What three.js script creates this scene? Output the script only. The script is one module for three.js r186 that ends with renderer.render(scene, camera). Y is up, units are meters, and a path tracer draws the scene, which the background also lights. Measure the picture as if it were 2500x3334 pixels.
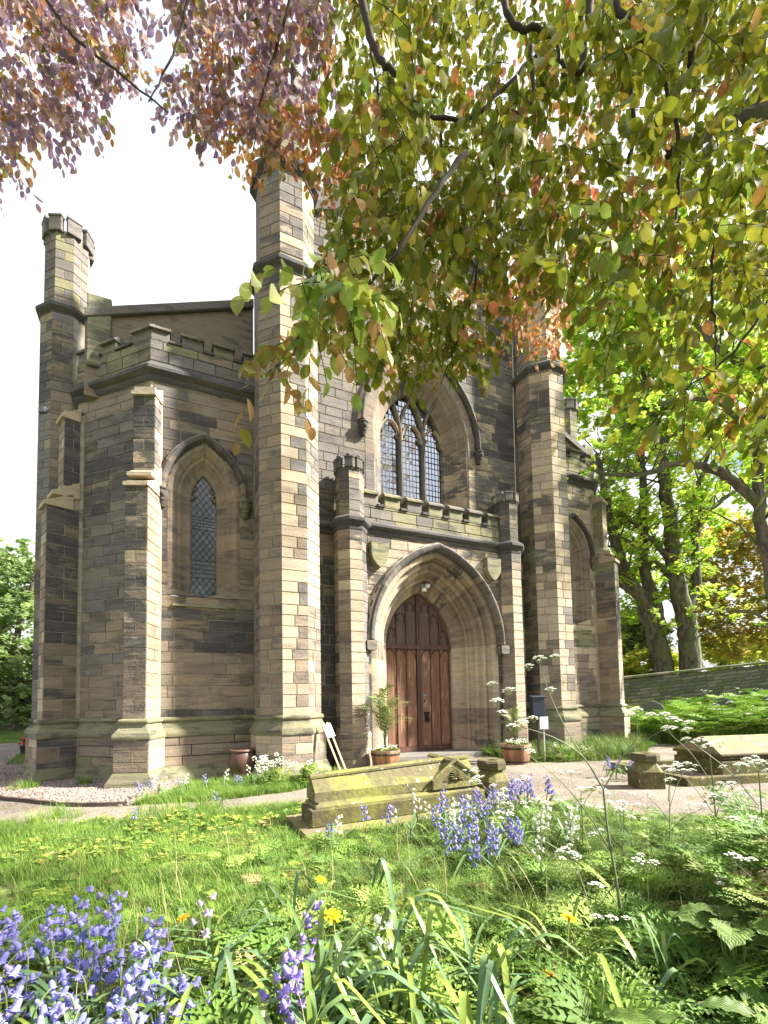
import * as THREE from 'three';
import { mergeGeometries, toCreasedNormals } from 'three/addons/utils/BufferGeometryUtils.js';

// ---------------------------------------------------------------- camera, sky, sun, exposure
const scene = new THREE.Scene();
const EYE = 1.42;
const rad = (d) => d * Math.PI / 180;
const V3 = (x, y, z) => new THREE.Vector3(x, y, z);
const camera = new THREE.PerspectiveCamera(96.12, 0.75, 0.05, 600);
{
  const a = rad(64.68), p = rad(3.14), r = rad(-1.093);
  const f0 = V3(Math.cos(a), 0, -Math.sin(a)), right = V3(Math.sin(a), 0, Math.cos(a)), up0 = V3(0, 1, 0);
  const fw = f0.clone().multiplyScalar(Math.cos(p)).addScaledVector(up0, Math.sin(p));
  const up = up0.clone().multiplyScalar(Math.cos(p)).addScaledVector(f0, -Math.sin(p));
  const R = right.clone().multiplyScalar(Math.cos(r)).addScaledVector(up, Math.sin(r));
  const U = up.clone().multiplyScalar(Math.cos(r)).addScaledVector(right, -Math.sin(r));
  camera.quaternion.setFromRotationMatrix(new THREE.Matrix4().makeBasis(R, U, fw.clone().negate()));
  camera.position.set(0, EYE, 0);
  camera.setViewOffset(2500, 3334, 0, -527.5, 2500, 3334);   // rising lens: the verticals stay nearly parallel
}
const renderer = new THREE.WebGLRenderer({ antialias: true });
renderer.toneMapping = THREE.LinearToneMapping;
renderer.toneMappingExposure = 4.3;
renderer.shadowMap.enabled = true;

const SUN_AZ = rad(61), SUN_EL = rad(40);        // azimuth from the church front's normal (+z) towards +x
const sunDir = V3(Math.sin(SUN_AZ) * Math.cos(SUN_EL), Math.sin(SUN_EL), Math.cos(SUN_AZ) * Math.cos(SUN_EL));
const sun = new THREE.DirectionalLight(new THREE.Color(1, 0.93, 0.82), 5);
sun.position.copy(sunDir).multiplyScalar(60).add(V3(3, 0, -6));
sun.target.position.set(3, 0, -6);
sun.castShadow = true; sun.shadow.mapSize.set(4096, 4096); sun.shadow.radius = 5;
Object.assign(sun.shadow.camera, { left: -30, right: 30, top: 30, bottom: -30, near: 1, far: 140 });
scene.add(sun, sun.target);

// ---------------------------------------------------------------- random numbers and noise
function rng(seed) { let s = seed >>> 0; return () => { s = (s + 0x6D2B79F5) >>> 0; let t = s; t = Math.imul(t ^ (t >>> 15), t | 1); t ^= t + Math.imul(t ^ (t >>> 7), t | 61); return ((t ^ (t >>> 14)) >>> 0) / 4294967296; }; }
const hash = (x, y, z) => { let h = Math.imul(x, 374761393) ^ Math.imul(y, 668265263) ^ Math.imul(z, 2147483647 ^ 0x5bd1e995); h = Math.imul(h ^ (h >>> 13), 1274126177); return ((h ^ (h >>> 16)) >>> 0) / 4294967296; };
const sm = (t) => t * t * (3 - 2 * t), lerp = (a, b, t) => a + (b - a) * t, clamp = (v, a = 0, b = 1) => Math.min(b, Math.max(a, v));
const step = (a, b, v) => sm(clamp((v - a) / (b - a)));
function vn(x, y, px, py, s) {           // value noise that repeats every px, py cells
  const x0 = Math.floor(x), y0 = Math.floor(y), fx = sm(x - x0), fy = sm(y - y0);
  const m = (v, p) => ((v % p) + p) % p, a = m(x0, px), b = m(x0 + 1, px), c = m(y0, py), d = m(y0 + 1, py);
  return lerp(lerp(hash(a, c, s), hash(b, c, s), fx), lerp(hash(a, d, s), hash(b, d, s), fx), fy);
}
function fbm(u, v, fx, fy, oct, s, gain = 0.5) { let r = 0, a = 1, t = 0; for (let i = 0; i < oct; i++) { r += a * vn(u * fx, v * fy, fx, fy, s + i * 17); t += a; a *= gain; fx *= 2; fy *= 2; } return r / t; }
function n3(x, y, z, s) { const X = Math.floor(x), Y = Math.floor(y), Z = Math.floor(z), fx = sm(x - X), fy = sm(y - Y), fz = sm(z - Z); const h = (i, j, k) => hash(X + i + 4096, Y + j + 4096, (Z + k + 4096) * 31 + s); return lerp(lerp(lerp(h(0, 0, 0), h(1, 0, 0), fx), lerp(h(0, 1, 0), h(1, 1, 0), fx), fy), lerp(lerp(h(0, 0, 1), h(1, 0, 1), fx), lerp(h(0, 1, 1), h(1, 1, 1), fx), fy), fz); }
function fbm3(x, y, z, oct, s) { let r = 0, a = 1, t = 0; for (let i = 0; i < oct; i++) { r += a * n3(x, y, z, s + i * 7); t += a; a *= 0.5; x *= 2.03; y *= 2.03; z *= 2.03; } return r / t; }

// ---------------------------------------------------------------- sky: bright broken cloud over blue
{
  const W = 1024, H = 512, d = new Float32Array(W * H * 4);
  for (let j = 0; j < H; j++) for (let i = 0; i < W; i++) {
    const el = (j + 0.5) / H * Math.PI - Math.PI / 2, az = ((i + 0.5) / W - 0.5) * 2 * Math.PI;
    const x = Math.cos(el) * Math.cos(az), z = Math.cos(el) * Math.sin(az), y = Math.sin(el), yy = Math.max(y, 0);
    const k = 1.7 / (yy + 0.28), cx = x * k, cz = z * k;
    const c = fbm3(cx * 1.3 + 3.1, 0.5, cz * 1.3 + 7.7, 5, 11);
    const cov = clamp(step(0.20, 0.42, c) + 0.6 * (1 - yy) ** 6);
    const thick = step(0.42, 0.75, c), hz = (1 - yy) ** 4;
    const glow = Math.max(0, x * sunDir.x + y * sunDir.y + z * sunDir.z) ** 6;
    const blue = [lerp(0.09, 0.24, hz), lerp(0.15, 0.26, hz), lerp(0.29, 0.29, hz)];
    const cl = 0.32 - 0.05 * thick + 0.25 * glow, cloud = [cl * 0.95, cl * 0.985, cl * 1.05], o = (j * W + i) * 4;
    for (let q = 0; q < 3; q++) d[o + q] = y < -0.02 ? 0.05 : lerp(blue[q] * (1 + 0.4 * glow), cloud[q], cov);
    d[o + 3] = 1;
  }
  const t = new THREE.DataTexture(d, W, H, THREE.RGBAFormat, THREE.FloatType);
  t.mapping = THREE.EquirectangularReflectionMapping; t.magFilter = THREE.LinearFilter; t.needsUpdate = true;
  scene.background = t; scene.environment = t;
}

// ---------------------------------------------------------------- textures and materials
const enc = (c) => { c = clamp(c); return 255 * (c <= 0.0031308 ? 12.92 * c : 1.055 * c ** (1 / 2.4) - 0.055); };
function tex(n, fn, srgb = true, m = n) {
  const d = new Uint8Array(n * m * 4);
  for (let j = 0; j < m; j++) for (let i = 0; i < n; i++) { const c = fn((i + 0.5) / n, (j + 0.5) / m), o = (j * n + i) * 4; for (let k = 0; k < 3; k++) d[o + k] = srgb ? enc(c[k]) : clamp(c[k]) * 255; d[o + 3] = 255; }
  const t = new THREE.DataTexture(d, n, m); t.wrapS = t.wrapT = THREE.RepeatWrapping; t.magFilter = THREE.LinearFilter; t.minFilter = THREE.LinearMipmapLinearFilter; t.generateMipmaps = true;
  if (srgb) t.colorSpace = THREE.SRGBColorSpace;
  t.needsUpdate = true; return t;
}
const mix3 = (a, b, t) => [lerp(a[0], b[0], t), lerp(a[1], b[1], t), lerp(a[2], b[2], t)];
const M = (o) => new THREE.MeshStandardMaterial({ roughness: 0.9, metalness: 0, ...o });
const P = (o) => new THREE.MeshPhysicalMaterial({ roughness: 0.9, metalness: 0, ...o });
const lin = (r, g, b) => new THREE.Color().setRGB(r, g, b);

// sandstone: bedding lines, grain, and a black crust that flakes off in horizontal patches; 3 m to a repeat.
// All kinds share one pattern of crust and differ in how far it spreads, so stains run on from stone to stone
const STONE = {};
{
  const N = 1024;
  const bed = (u, v, s) => fbm(u, v + 0.02 * fbm(u, v, 4, 4, 2, s + 90), 6, 66, 4, s, 0.6);
  const bump = tex(N, (u, v) => { const b = bed(u, v, 5), g = fbm(u, v, 130, 130, 2, 3), l = fbm(u, v, 15, 21, 3, 8); const h = 0.45 * b + 0.25 * g + 0.3 * l; return [h, h, h]; }, false);
  const make = (buff, dark, crust, cover, soft, s, streak) => tex(N, (u, v) => {
    const b = bed(u, v, 100), g = fbm(u, v, 190, 190, 2, s + 1), l = fbm(u, v, 7, 7, 3, s + 2);
    let c = mix3(buff, dark, clamp(step(0.42, 0.72, b) * streak + 0.4 * (l - 0.5)));
    const wx = fbm(u, v, 12, 12, 3, 107) - 0.5, wy = fbm(u, v, 12, 12, 3, 108) - 0.5, k = fbm(u + 0.07 * wx, v + 0.05 * wy, 5, 11, 5, 103, 0.6) * 0.72 + b * 0.28;
    const m = step(1 - cover - soft, 1 - cover + soft, k + 0.0);
    c = mix3(c, mix3(crust, [crust[0] * 1.9, crust[1] * 1.85, crust[2] * 1.8], g), m);
    const q = 0.8 + 0.4 * g; return [c[0] * q, c[1] * q, c[2] * q];
  });
  const kinds = {
    clean: make([0.375, 0.315, 0.24], [0.27, 0.217, 0.157], [0.15, 0.128, 0.106], 0.28, 0.09, 100, 0.5),
    tan: make([0.24, 0.195, 0.15], [0.16, 0.127, 0.097], [0.095, 0.082, 0.072], 0.40, 0.11, 200, 0.5),
    mix: make([0.33, 0.272, 0.20], [0.21, 0.166, 0.117], [0.072, 0.066, 0.062], 0.48, 0.08, 300, 0.55),
    soot: make([0.19, 0.155, 0.118], [0.115, 0.096, 0.078], [0.050, 0.047, 0.047], 0.56, 0.10, 400, 0.5),
    black: make([0.098, 0.088, 0.08], [0.066, 0.061, 0.058], [0.040, 0.039, 0.041], 0.54, 0.12, 500, 0.5),
    grey: make([0.165, 0.152, 0.137], [0.112, 0.104, 0.096], [0.075, 0.071, 0.069], 0.44, 0.11, 600, 0.5),
    green: make([0.205, 0.197, 0.12], [0.135, 0.134, 0.08], [0.066, 0.066, 0.05], 0.42, 0.10, 700, 0.5),
  };
  for (const k in kinds) STONE[k] = [[1, 1, 1], [0.86, 0.84, 0.82], [1.12, 1.08, 1.0]].map((t) => M({ map: kinds[k], bumpMap: bump, bumpScale: 0.012, color: lin(...t), roughness: 0.95 }));
}
const mortarTex = tex(256, (u, v) => { const a = fbm(u, v, 40, 40, 3, 71), b = fbm(u, v, 5, 5, 3, 72); const q = 0.7 + 0.6 * a; const c = mix3([0.36, 0.31, 0.24], [0.18, 0.16, 0.13], step(0.4, 0.7, b)); return c.map((x) => x * q); });
const MORTAR = M({ map: mortarTex, roughness: 1 });

// ---------------------------------------------------------------- naming helpers
const taken = new Map();
function numbered(name) { const n = taken.get(name) || 0; taken.set(name, n + 1); return n ? `${name}_${String(n).padStart(3, '0')}` : name; }
function tag(o, label, category, group, kind) { if (label) o.userData.label = label; if (category) o.userData.category = category; if (group) o.userData.group = group; if (kind) o.userData.kind = kind; return o; }
function mesh(name, geo, mat, parent, inst) { const o = inst ? new THREE.InstancedMesh(geo, mat, inst) : new THREE.Mesh(geo, mat); o.name = name; o.castShadow = o.receiveShadow = true; parent.add(o); return o; }
function thing(name, label, category, pos = [0, 0, 0], turn = 0, group) { const o = new THREE.Group(); o.name = numbered(name); o.position.set(...pos); o.rotation.y = turn; scene.add(o); return tag(o, label, category, group); }
function single(name, geo, mat, label, category, group, kind) { return tag(mesh(numbered(name), geo, mat, scene), label, category, group, kind); }
function copyOf(src, pos, turn = 0, scale = 1, label, group) { const c = src.clone(); c.name = numbered(src.name.replace(/_\d{3}$/, '')); c.userData = { ...src.userData }; c.position.set(...pos); c.rotation.y = turn; c.scale.setScalar(scale); scene.add(c); if (label) c.userData.label = label; if (group) c.userData.group = group; return c; }

// ---------------------------------------------------------------- geometry helpers
function geoFrom(pos, idx, uv) { const g = new THREE.BufferGeometry(); g.setAttribute('position', new THREE.Float32BufferAttribute(pos, 3)); if (uv) g.setAttribute('uv', new THREE.Float32BufferAttribute(uv, 2)); g.setIndex(idx); g.computeVertexNormals(); return g; }
function grid(rows, cols, fn, uvf, crease) {   // fn(i,j) -> [x,y,z]
  const pos = [], uv = [], idx = [];
  for (let i = 0; i < rows; i++) for (let j = 0; j < cols; j++) { pos.push(...fn(i, j)); uv.push(...(uvf ? uvf(i, j) : [j / (cols - 1), i / (rows - 1)])); }
  for (let i = 0; i < rows - 1; i++) for (let j = 0; j < cols - 1; j++) { const a = i * cols + j; idx.push(a, a + 1, a + cols, a + 1, a + cols + 1, a + cols); }
  const g = geoFrom(pos, idx, uv); return crease ? toCreasedNormals(g, crease) : g;
}
function boxUV(g, k = 0.5, ou = 0, ov = 0) {    // uv in metres * k, by the main axis of each face
  const h = g.index ? g.toNonIndexed() : g; h.computeVertexNormals();
  const p = h.attributes.position, uv = []; const a = V3(), b = V3(), c = V3(), n = V3();
  for (let i = 0; i < p.count; i += 3) {
    a.fromBufferAttribute(p, i); b.fromBufferAttribute(p, i + 1); c.fromBufferAttribute(p, i + 2);
    n.subVectors(b, a).cross(c.clone().sub(a)); const ax = Math.abs(n.x), ay = Math.abs(n.y), az = Math.abs(n.z);
    for (const q of [a, b, c]) { if (ay > ax && ay > az) uv.push(q.x * k + ou, q.z * k + ov); else if (ax > az) uv.push(q.z * k + ou, q.y * k + ov); else uv.push(q.x * k + ou, q.y * k + ov); }
  }
  h.setAttribute('uv', new THREE.Float32BufferAttribute(uv, 2)); return h;
}
function block(w, h, d, ch = 0.008, at = [0, 0, 0]) {   // chamfered box, base at y = 0, uv in metres
  const s = new THREE.Shape(); const a = w / 2 - ch, b = h - 2 * ch;
  s.moveTo(-a, 0); s.lineTo(a, 0); s.lineTo(a, b); s.lineTo(-a, b); s.closePath();
  const g = new THREE.ExtrudeGeometry(s, { depth: d - 2 * ch, bevelEnabled: true, bevelThickness: ch, bevelSize: ch, bevelSegments: 1, steps: 1 });
  g.translate(at[0], ch + at[1], -d / 2 + ch + at[2]); return boxUV(g);
}
function prism(pts, depth, ch = 0) { const s = new THREE.Shape(pts.map((p) => new THREE.Vector2(...p))); const g = new THREE.ExtrudeGeometry(s, ch ? { depth: depth - 2 * ch, bevelEnabled: true, bevelThickness: ch, bevelSize: ch, bevelOffset: -ch, bevelSegments: 1 } : { depth, bevelEnabled: false }); if (ch) g.translate(0, 0, ch); return boxUV(g); }
function tube(pts, radii, seg = 6, k = 0.5, caps = true) {   // tapered tube through points
  const n = pts.length, pos = [], uv = [], idx = []; let len = 0; let nx = null;
  for (let i = 0; i < n; i++) {
    const t = V3().subVectors(pts[Math.min(n - 1, i + 1)], pts[Math.max(0, i - 1)]).normalize();
    if (!nx) nx = Math.abs(t.y) < 0.9 ? V3(0, 1, 0).cross(t).normalize() : V3(1, 0, 0).cross(t).normalize();
    nx = nx.clone().addScaledVector(t, -nx.dot(t)).normalize(); const ny = t.clone().cross(nx);
    if (i) len += pts[i].distanceTo(pts[i - 1]);
    const r = Array.isArray(radii) ? radii[i] : radii;
    for (let j = 0; j <= seg; j++) { const a = j / seg * 2 * Math.PI, c = Math.cos(a) * r, s = Math.sin(a) * r; pos.push(pts[i].x + nx.x * c + ny.x * s, pts[i].y + nx.y * c + ny.y * s, pts[i].z + nx.z * c + ny.z * s); uv.push(j / seg * 2 * Math.PI * r * k, len * k); }
  }
  for (let i = 0; i < n - 1; i++) for (let j = 0; j < seg; j++) { const a = i * (seg + 1) + j, b = a + seg + 1; idx.push(a, a + 1, b, a + 1, b + 1, b); }
  if (caps) for (const i of [0, n - 1]) { const c = pos.length / 3; pos.push(pts[i].x, pts[i].y, pts[i].z); uv.push(0, 0); for (let j = 0; j < seg; j++) { const a = i * (seg + 1) + j; i ? idx.push(c, a, a + 1) : idx.push(c, a + 1, a); } }
  return geoFrom(pos, idx, uv);
}
function curve(pts, n) { return new THREE.CatmullRomCurve3(pts.map((p) => p.isVector3 ? p : V3(...p)), false, 'centripetal').getPoints(n); }
function lathe(pts, seg = 24) { const g = new THREE.LatheGeometry(pts.map((p) => new THREE.Vector2(...p)), seg); return g; }
const join = (list) => mergeGeometries(list.map((g) => { const h = g.index ? g.toNonIndexed() : g; for (const k of Object.keys(h.attributes)) if (!['position', 'normal', 'uv'].includes(k)) h.deleteAttribute(k); return h; }));

// ================================================================ the church
const CX = 5.67;                                    // the church's axis; its own x runs from there
const church = thing('church', 'soot-stained sandstone Gothic church with octagonal turrets and a pointed brown door', 'church', [CX, 0, 0]);
const part = (name, o = church) => { const g = new THREE.Group(); g.name = name; o.add(g); return g; };
const R1 = rng(7);
const COURSE = (() => { const r = rng(21), c = [0.0]; while (c[c.length - 1] < 15) c.push(c[c.length - 1] + 0.195 + 0.045 * r()); return c; })();
// neighbouring stones weather alike: the draw leans on a slow noise over the face, kinds ordered from pale to black
const DARK = { clean: 0, tan: 1, green: 2, mix: 3, grey: 4, soot: 5, black: 6 };
const pickOf = (list, u = 0, y = 0) => { const l = list.slice().sort((a, b) => DARK[a[0]] - DARK[b[0]]), t = l.reduce((a, b) => a + b[1], 0), n = clamp((fbm3(u * 0.9 + 31, y * 0.8, 4.2, 2, 77) - 0.5) * 1.9 + 0.5); let v = clamp(0.62 * n + 0.38 * R1(), 0, 0.9999) * t; for (const [k, w] of l) if ((v -= w) < 0) return k; return l[0][0]; };
const stoneMat = (k) => STONE[k][Math.floor(R1() * 3)];
const GAP = 0.0038, PROUD = 0.012;
function stoneMesh(parent, O, phi, q, cl, cr, kind) {   // q: [x0 bottom, x1 bottom, x0 top, x1 top, y0, y1]
  let [a, b, c, d, y0, y1] = q; const gl = cl ? 0 : GAP, gr = cr ? 0 : GAP;
  a += gl; c += gl; b -= gr; d -= gr; y0 += GAP; y1 -= GAP;
  const il = cl ? 0 : 0.006, ir = cr ? 0 : 0.006, i = 0.006, w = () => PROUD + (R1() - 0.5) * 0.007;
  const mx = (a + b + c + d) / 4, my = (y0 + y1) / 2;
  const p = [[a, y0, -0.01], [b, y0, -0.01], [d, y1, -0.01], [c, y1, -0.01], [a + il, y0 + i, cl ? PROUD : w()], [b - ir, y0 + i, cr ? PROUD : w()], [d - ir, y1 - i, cr ? PROUD : w()], [c + il, y1 - i, cl ? PROUD : w()]];
  const F = [[4, 5, 6, 7], [0, 1, 5, 4], [1, 2, 6, 5], [2, 3, 7, 6], [3, 0, 4, 7]], pos = [], uv = [], idx = [], ou = O[0] * 0.21 + O[1] * 0.17 + (R1() - 0.5) * 0.02, ov = phi * 0.3 + (R1() - 0.5) * 0.012;
  for (const f of F) { const s = pos.length / 3; for (const v of f) { pos.push(p[v][0] - mx, p[v][1] - my, p[v][2]); uv.push(p[v][0] / 3 + ou, (p[v][1] + p[v][2]) / 3 + ov); } idx.push(s, s + 1, s + 2, s, s + 2, s + 3); }
  const o = mesh('stone', geoFrom(pos, idx, uv), stoneMat(kind), parent);
  o.position.set(O[0] + Math.cos(phi) * mx, my, O[1] - Math.sin(phi) * mx); o.rotation.y = phi;
  return o;
}
// lay courses of stones on a face: O = [x, z] where u = 0, phi = the way the face looks, pick(u, y) -> list of kinds
function lay(parent, O, phi, u0, u1, y0, y1, pick, { len = 0.46, holes = [], cl = false, cr = false, top = null, split = null } = {}) {
  for (let i = 0; i < COURSE.length - 1; i++) {
    let a = Math.max(COURSE[i], y0), b = Math.min(COURSE[i + 1], y1); if (b - a < 0.05) continue;
    let parts = [[() => u0, top ? (y) => Math.min(u1, top(y)) : () => u1, cl, cr && !top]];
    for (const h of holes) {
      const at = h(a), bt = h(b); if (!at && !bt) continue;
      const hl = (y) => { const v = h(y); return v ? v[0] : (at || bt)[2]; }, hr = (y) => { const v = h(y); return v ? v[1] : (at || bt)[2]; };
      parts = parts.flatMap(([l, r, c1, c2]) => [[l, hl, c1, false], [hr, r, false, c2]]);
    }
    for (const [l, r, c1, c2] of parts) {
      const lb = l(a), lt = l(b), rb = r(a), rt = r(b), m0 = (lb + lt) / 2, m1 = (rb + rt) / 2; if (m1 - m0 < 0.05) continue;
      const cuts = [m0]; let u = m0;
      if (split && m1 - m0 < 1) { const s = split(i, m1 - m0); if (s) cuts.push(m0 + s); }
      else { u += len * (0.35 + 0.65 * R1()); while (u < m1 - 0.16) { cuts.push(u); u += len * (0.7 + 0.65 * R1()); } }
      cuts.push(m1);
      for (let k = 0; k < cuts.length - 1; k++) {
        const f = k === 0, e = k === cuts.length - 2;
        stoneMesh(parent, O, phi, [f ? lb : cuts[k], e ? rb : cuts[k + 1], f ? lt : cuts[k], e ? rt : cuts[k + 1], a, b], f && c1, e && c2, pickOf(pick((cuts[k] + cuts[k + 1]) / 2, (a + b) / 2), O[0] * 1.7 + O[1] + (cuts[k] + cuts[k + 1]) / 2, (a + b) / 2));
      }
    }
  }
}
// pointed arches: half-width, centre offset e (radius = half + e), springing height
const archHalf = (half, e, spring) => (y) => { if (y <= spring) return half; const R = half + e, d = y - spring; return R * R - d * d > e * e ? Math.sqrt(R * R - d * d) - e : 0; };
const archHole = (c, half, e, spring, base) => { const f = archHalf(half, e, spring); return (y) => { if (y < base - 0.001) return null; const v = f(y); return v > 0 ? [c - v, c + v, c] : null; }; };
function archPts(c, half, e, spring, base, n = 14) {   // outline from bottom left over the point to bottom right
  const R = half + e, th = Math.acos(e / R), p = [[c - half, base]];
  for (let i = 0; i <= n; i++) { const t = th * i / n; p.push([c + e - R * Math.cos(t), spring + R * Math.sin(t)]); }
  for (let i = n - 1; i >= 0; i--) { const t = th * i / n; p.push([c - e + R * Math.cos(t), spring + R * Math.sin(t)]); }
  p.push([c + half, base]); return p;
}
function core(name, outline, holes, depth, O, phi, parent = church) {   // the mortar-faced wall body behind the stones
  const s = new THREE.Shape(outline.map((p) => new THREE.Vector2(...p)));
  for (const h of holes) s.holes.push(new THREE.Path(h.map((p) => new THREE.Vector2(...p))));
  const g = boxUV(new THREE.ExtrudeGeometry(s, { depth, bevelEnabled: false })); g.translate(0, 0, -depth);
  const o = part(name, parent), m = mesh('wall_core', g, MORTAR, o); m.position.set(O[0], 0, O[1]); m.rotation.y = phi; return o;
}
// mouldings swept round an arch, cut into blocks: profile [[offset outward, z], ...]
function archRing(parent, name, prof, c, half, e, spring, base, z0, pick, { jamb = 0.33, nv = 7, arcOnly = false, steps = 4, crease = 0.7 } = {}) {
  const L = (p, s, o) => {   // s < 0: jamb height, s >= 0: fraction of the arc
    const R = half + e + o; if (s < 0) return [-(half + o), spring + s]; const th = Math.acos(clamp(e / R, 0, 1)) * s; return [e - R * Math.cos(th), spring + R * Math.sin(th)];
  };
  const pieces = [], H = spring - base; if (!arcOnly) { const n = Math.max(1, Math.round(H / jamb)); for (let i = 0; i < n; i++) pieces.push([-H + H * i / n, -H + H * (i + 1) / n - (i === n - 1 ? 1e-6 : 0)]); }
  for (let i = 0; i < nv; i++) pieces.push([i / nv, (i + 1) / nv]);
  let pl = [0]; for (let i = 1; i < prof.length; i++) pl.push(pl[i - 1] + Math.hypot(prof[i][0] - prof[i - 1][0], prof[i][1] - prof[i - 1][1]));
  const arcLen = (half + e) * Math.acos(e / (half + e));
  const make = (s0, s1, side, n, off) => grid(n + 1, prof.length, (i, j) => { const s = lerp(s0, s1, i / n), [x, y] = L(null, s, prof[j][0] + off * 0.012); return [c + side * x, y, z0 + prof[j][1] - off * 0.012]; }, (i, j) => { const s = lerp(s0, s1, i / n); return [pl[j] * 0.5, (s < 0 ? s : s * arcLen) * 0.5]; }, crease);
  for (const side of [1, -1]) {
    const back = arcOnly ? [] : [make(-H, -1e-6, side, 2, 1)]; back.push(make(0, 1, side, 10, 1));
    mesh('arch_bed', join(back), MORTAR, parent);
    for (const [s0, s1] of pieces) {
      const g = s0 < 0 ? GAP * 0.6 : GAP * 0.6 / arcLen; const ge = make(s0 + g, s1 - g, side, s0 < 0 ? 1 : steps, 0);
      const uv = ge.attributes.uv, ou = R1(), ov = R1(); for (let i = 0; i < uv.count; i++) uv.setXY(i, uv.getX(i) + ou, uv.getY(i) + ov);
      mesh(name, ge, stoneMat(pickOf(pick((s0 + s1) / 2, side), c * 3 + side * 9, s0 < 0 ? spring + s0 : spring + s0 * 2)), parent);
    }
  }
}
// a moulding swept along a plan path [[x, z], ...] (outside on the right hand when walking with it): profile [[out, y], ...]
function sweep(name, path, prof, mat, parent, { closed = false, y = 0 } = {}) {
  const n = path.length, miters = [];
  for (let i = 0; i < n; i++) {
    const p = path[i], a = closed ? path[(i + n - 1) % n] : path[i - 1], b = closed ? path[(i + 1) % n] : path[i + 1];
    const nrm = (u, v) => { const dx = v[0] - u[0], dz = v[1] - u[1], l = Math.hypot(dx, dz); return [-dz / l, dx / l]; };
    const n1 = a ? nrm(a, p) : nrm(p, b), n2 = b ? nrm(p, b) : n1; const d = 1 + n1[0] * n2[0] + n1[1] * n2[1]; miters.push([(n1[0] + n2[0]) / d, (n1[1] + n2[1]) / d]);
  }
  const list = [], m = closed ? n : n - 1; let len = R1();
  let pl = [R1()]; for (let i = 1; i < prof.length; i++) pl.push(pl[i - 1] + Math.hypot(prof[i][0] - prof[i - 1][0], prof[i][1] - prof[i - 1][1]));
  for (let k = 0; k < m; k++) {
    const A = path[k], B = path[(k + 1) % n], ma = miters[k], mb = miters[(k + 1) % n], l = Math.hypot(B[0] - A[0], B[1] - A[1]);
    list.push(grid(2, prof.length, (i, j) => i ? [B[0] + mb[0] * prof[j][0], y + prof[j][1], B[1] + mb[1] * prof[j][0]] : [A[0] + ma[0] * prof[j][0], y + prof[j][1], A[1] + ma[1] * prof[j][0]], (i, j) => [(len + i * l) * 0.5, pl[j] * 0.5], 0.6)); len += l;
    if (!closed && (k === 0 || k === m - 1)) for (const [E, me] of k === 0 && m === 1 ? [[A, ma], [B, mb]] : k === 0 ? [[A, ma]] : [[B, mb]]) {
      const pos = [], uv = [], idx = []; prof.forEach((q) => { pos.push(E[0] + me[0] * q[0], y + q[1], E[1] + me[1] * q[0]); uv.push(q[0], q[1]); }); const c0 = pos.length / 3; let my = 0; prof.forEach((q) => my += q[1] / prof.length); pos.push(E[0], y + my, E[1]); uv.push(0, my);
      for (let j = 0; j < prof.length - 1; j++) idx.push(j, j + 1, c0); list.push(geoFrom(pos, idx, uv).toNonIndexed());
    }
  }
  return mesh(name, join(list), mat, parent);
}
const oct = (x, z, ap) => { const r = ap / Math.cos(Math.PI / 8); return Array.from({ length: 8 }, (_, i) => { const a = Math.PI / 8 + i * Math.PI / 4; return [x + r * Math.sin(a), z + r * Math.cos(a)]; }); };
function octCore(x, z, ap, y0, y1, ap1 = ap) { const k = 1 / Math.cos(Math.PI / 8), g = new THREE.CylinderGeometry(ap1 * k, ap * k, y1 - y0, 8, 1); g.rotateY(Math.PI / 8); g.translate(x, (y0 + y1) / 2, z); return boxUV(g); }
function octStones(parent, x, z, ap, y0, y1, phis, pick, opt) {
  const s = ap * Math.tan(Math.PI / 8) * 2 + PROUD * 0.83;
  for (const d of phis) { const phi = rad(d); lay(parent, [x + Math.sin(phi) * ap - Math.cos(phi) * s / 2, z + Math.cos(phi) * ap + Math.sin(phi) * s / 2], phi, 0, s, y0, y1, (u, y) => pick(d, u / s, y), { cl: true, cr: true, len: s * 0.9, ...opt }); }
}
const WEATHER = { band: [[0, 0], [0.03, 0.02], [0.03, 0.05], [0.10, 0.10], [0.12, 0.12], [0.12, 0.19], [0, 0.30]], string: [[0, -0.02], [0.04, 0], [0.045, 0.04], [0.09, 0.075], [0.115, 0.085], [0.115, 0.14], [0, 0.24]], roll: [[0, 0], [0.035, 0.005], [0.06, 0.03], [0.06, 0.065], [0.04, 0.09], [0, 0.10]] };
// a crenellated crown for an octagonal turret
function crown(parent, x, z, ap, y, h, mats, { gap = 0.5, knobs = false } = {}) {
  const inner = ap - 0.10; mesh('turret_top', octCore(x, z, inner, y - 0.05, y + 0.02), mats[0], parent);
  for (let i = 0; i < 8; i++) {
    const a = Math.PI / 8 + i * Math.PI / 4, r = ap / Math.cos(Math.PI / 8), cx = x + r * Math.sin(a) * 0.93, cz = z + r * Math.cos(a) * 0.93, w = ap * 0.828 * gap;
    const g = [block(w, h, ap * 0.24, 0.008), block(w * 1.1, h * 0.18, ap * 0.30, 0.010, [0, h, 0])]; if (knobs) { const k = new THREE.SphereGeometry(w * 0.3, 8, 6); k.translate(0, h * 1.28, 0); g.push(boxUV(k)); }
    const o = mesh('merlon', join(g), mats[i % mats.length], parent); o.position.set(cx, y, cz); o.rotation.y = a;
  }
}
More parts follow.
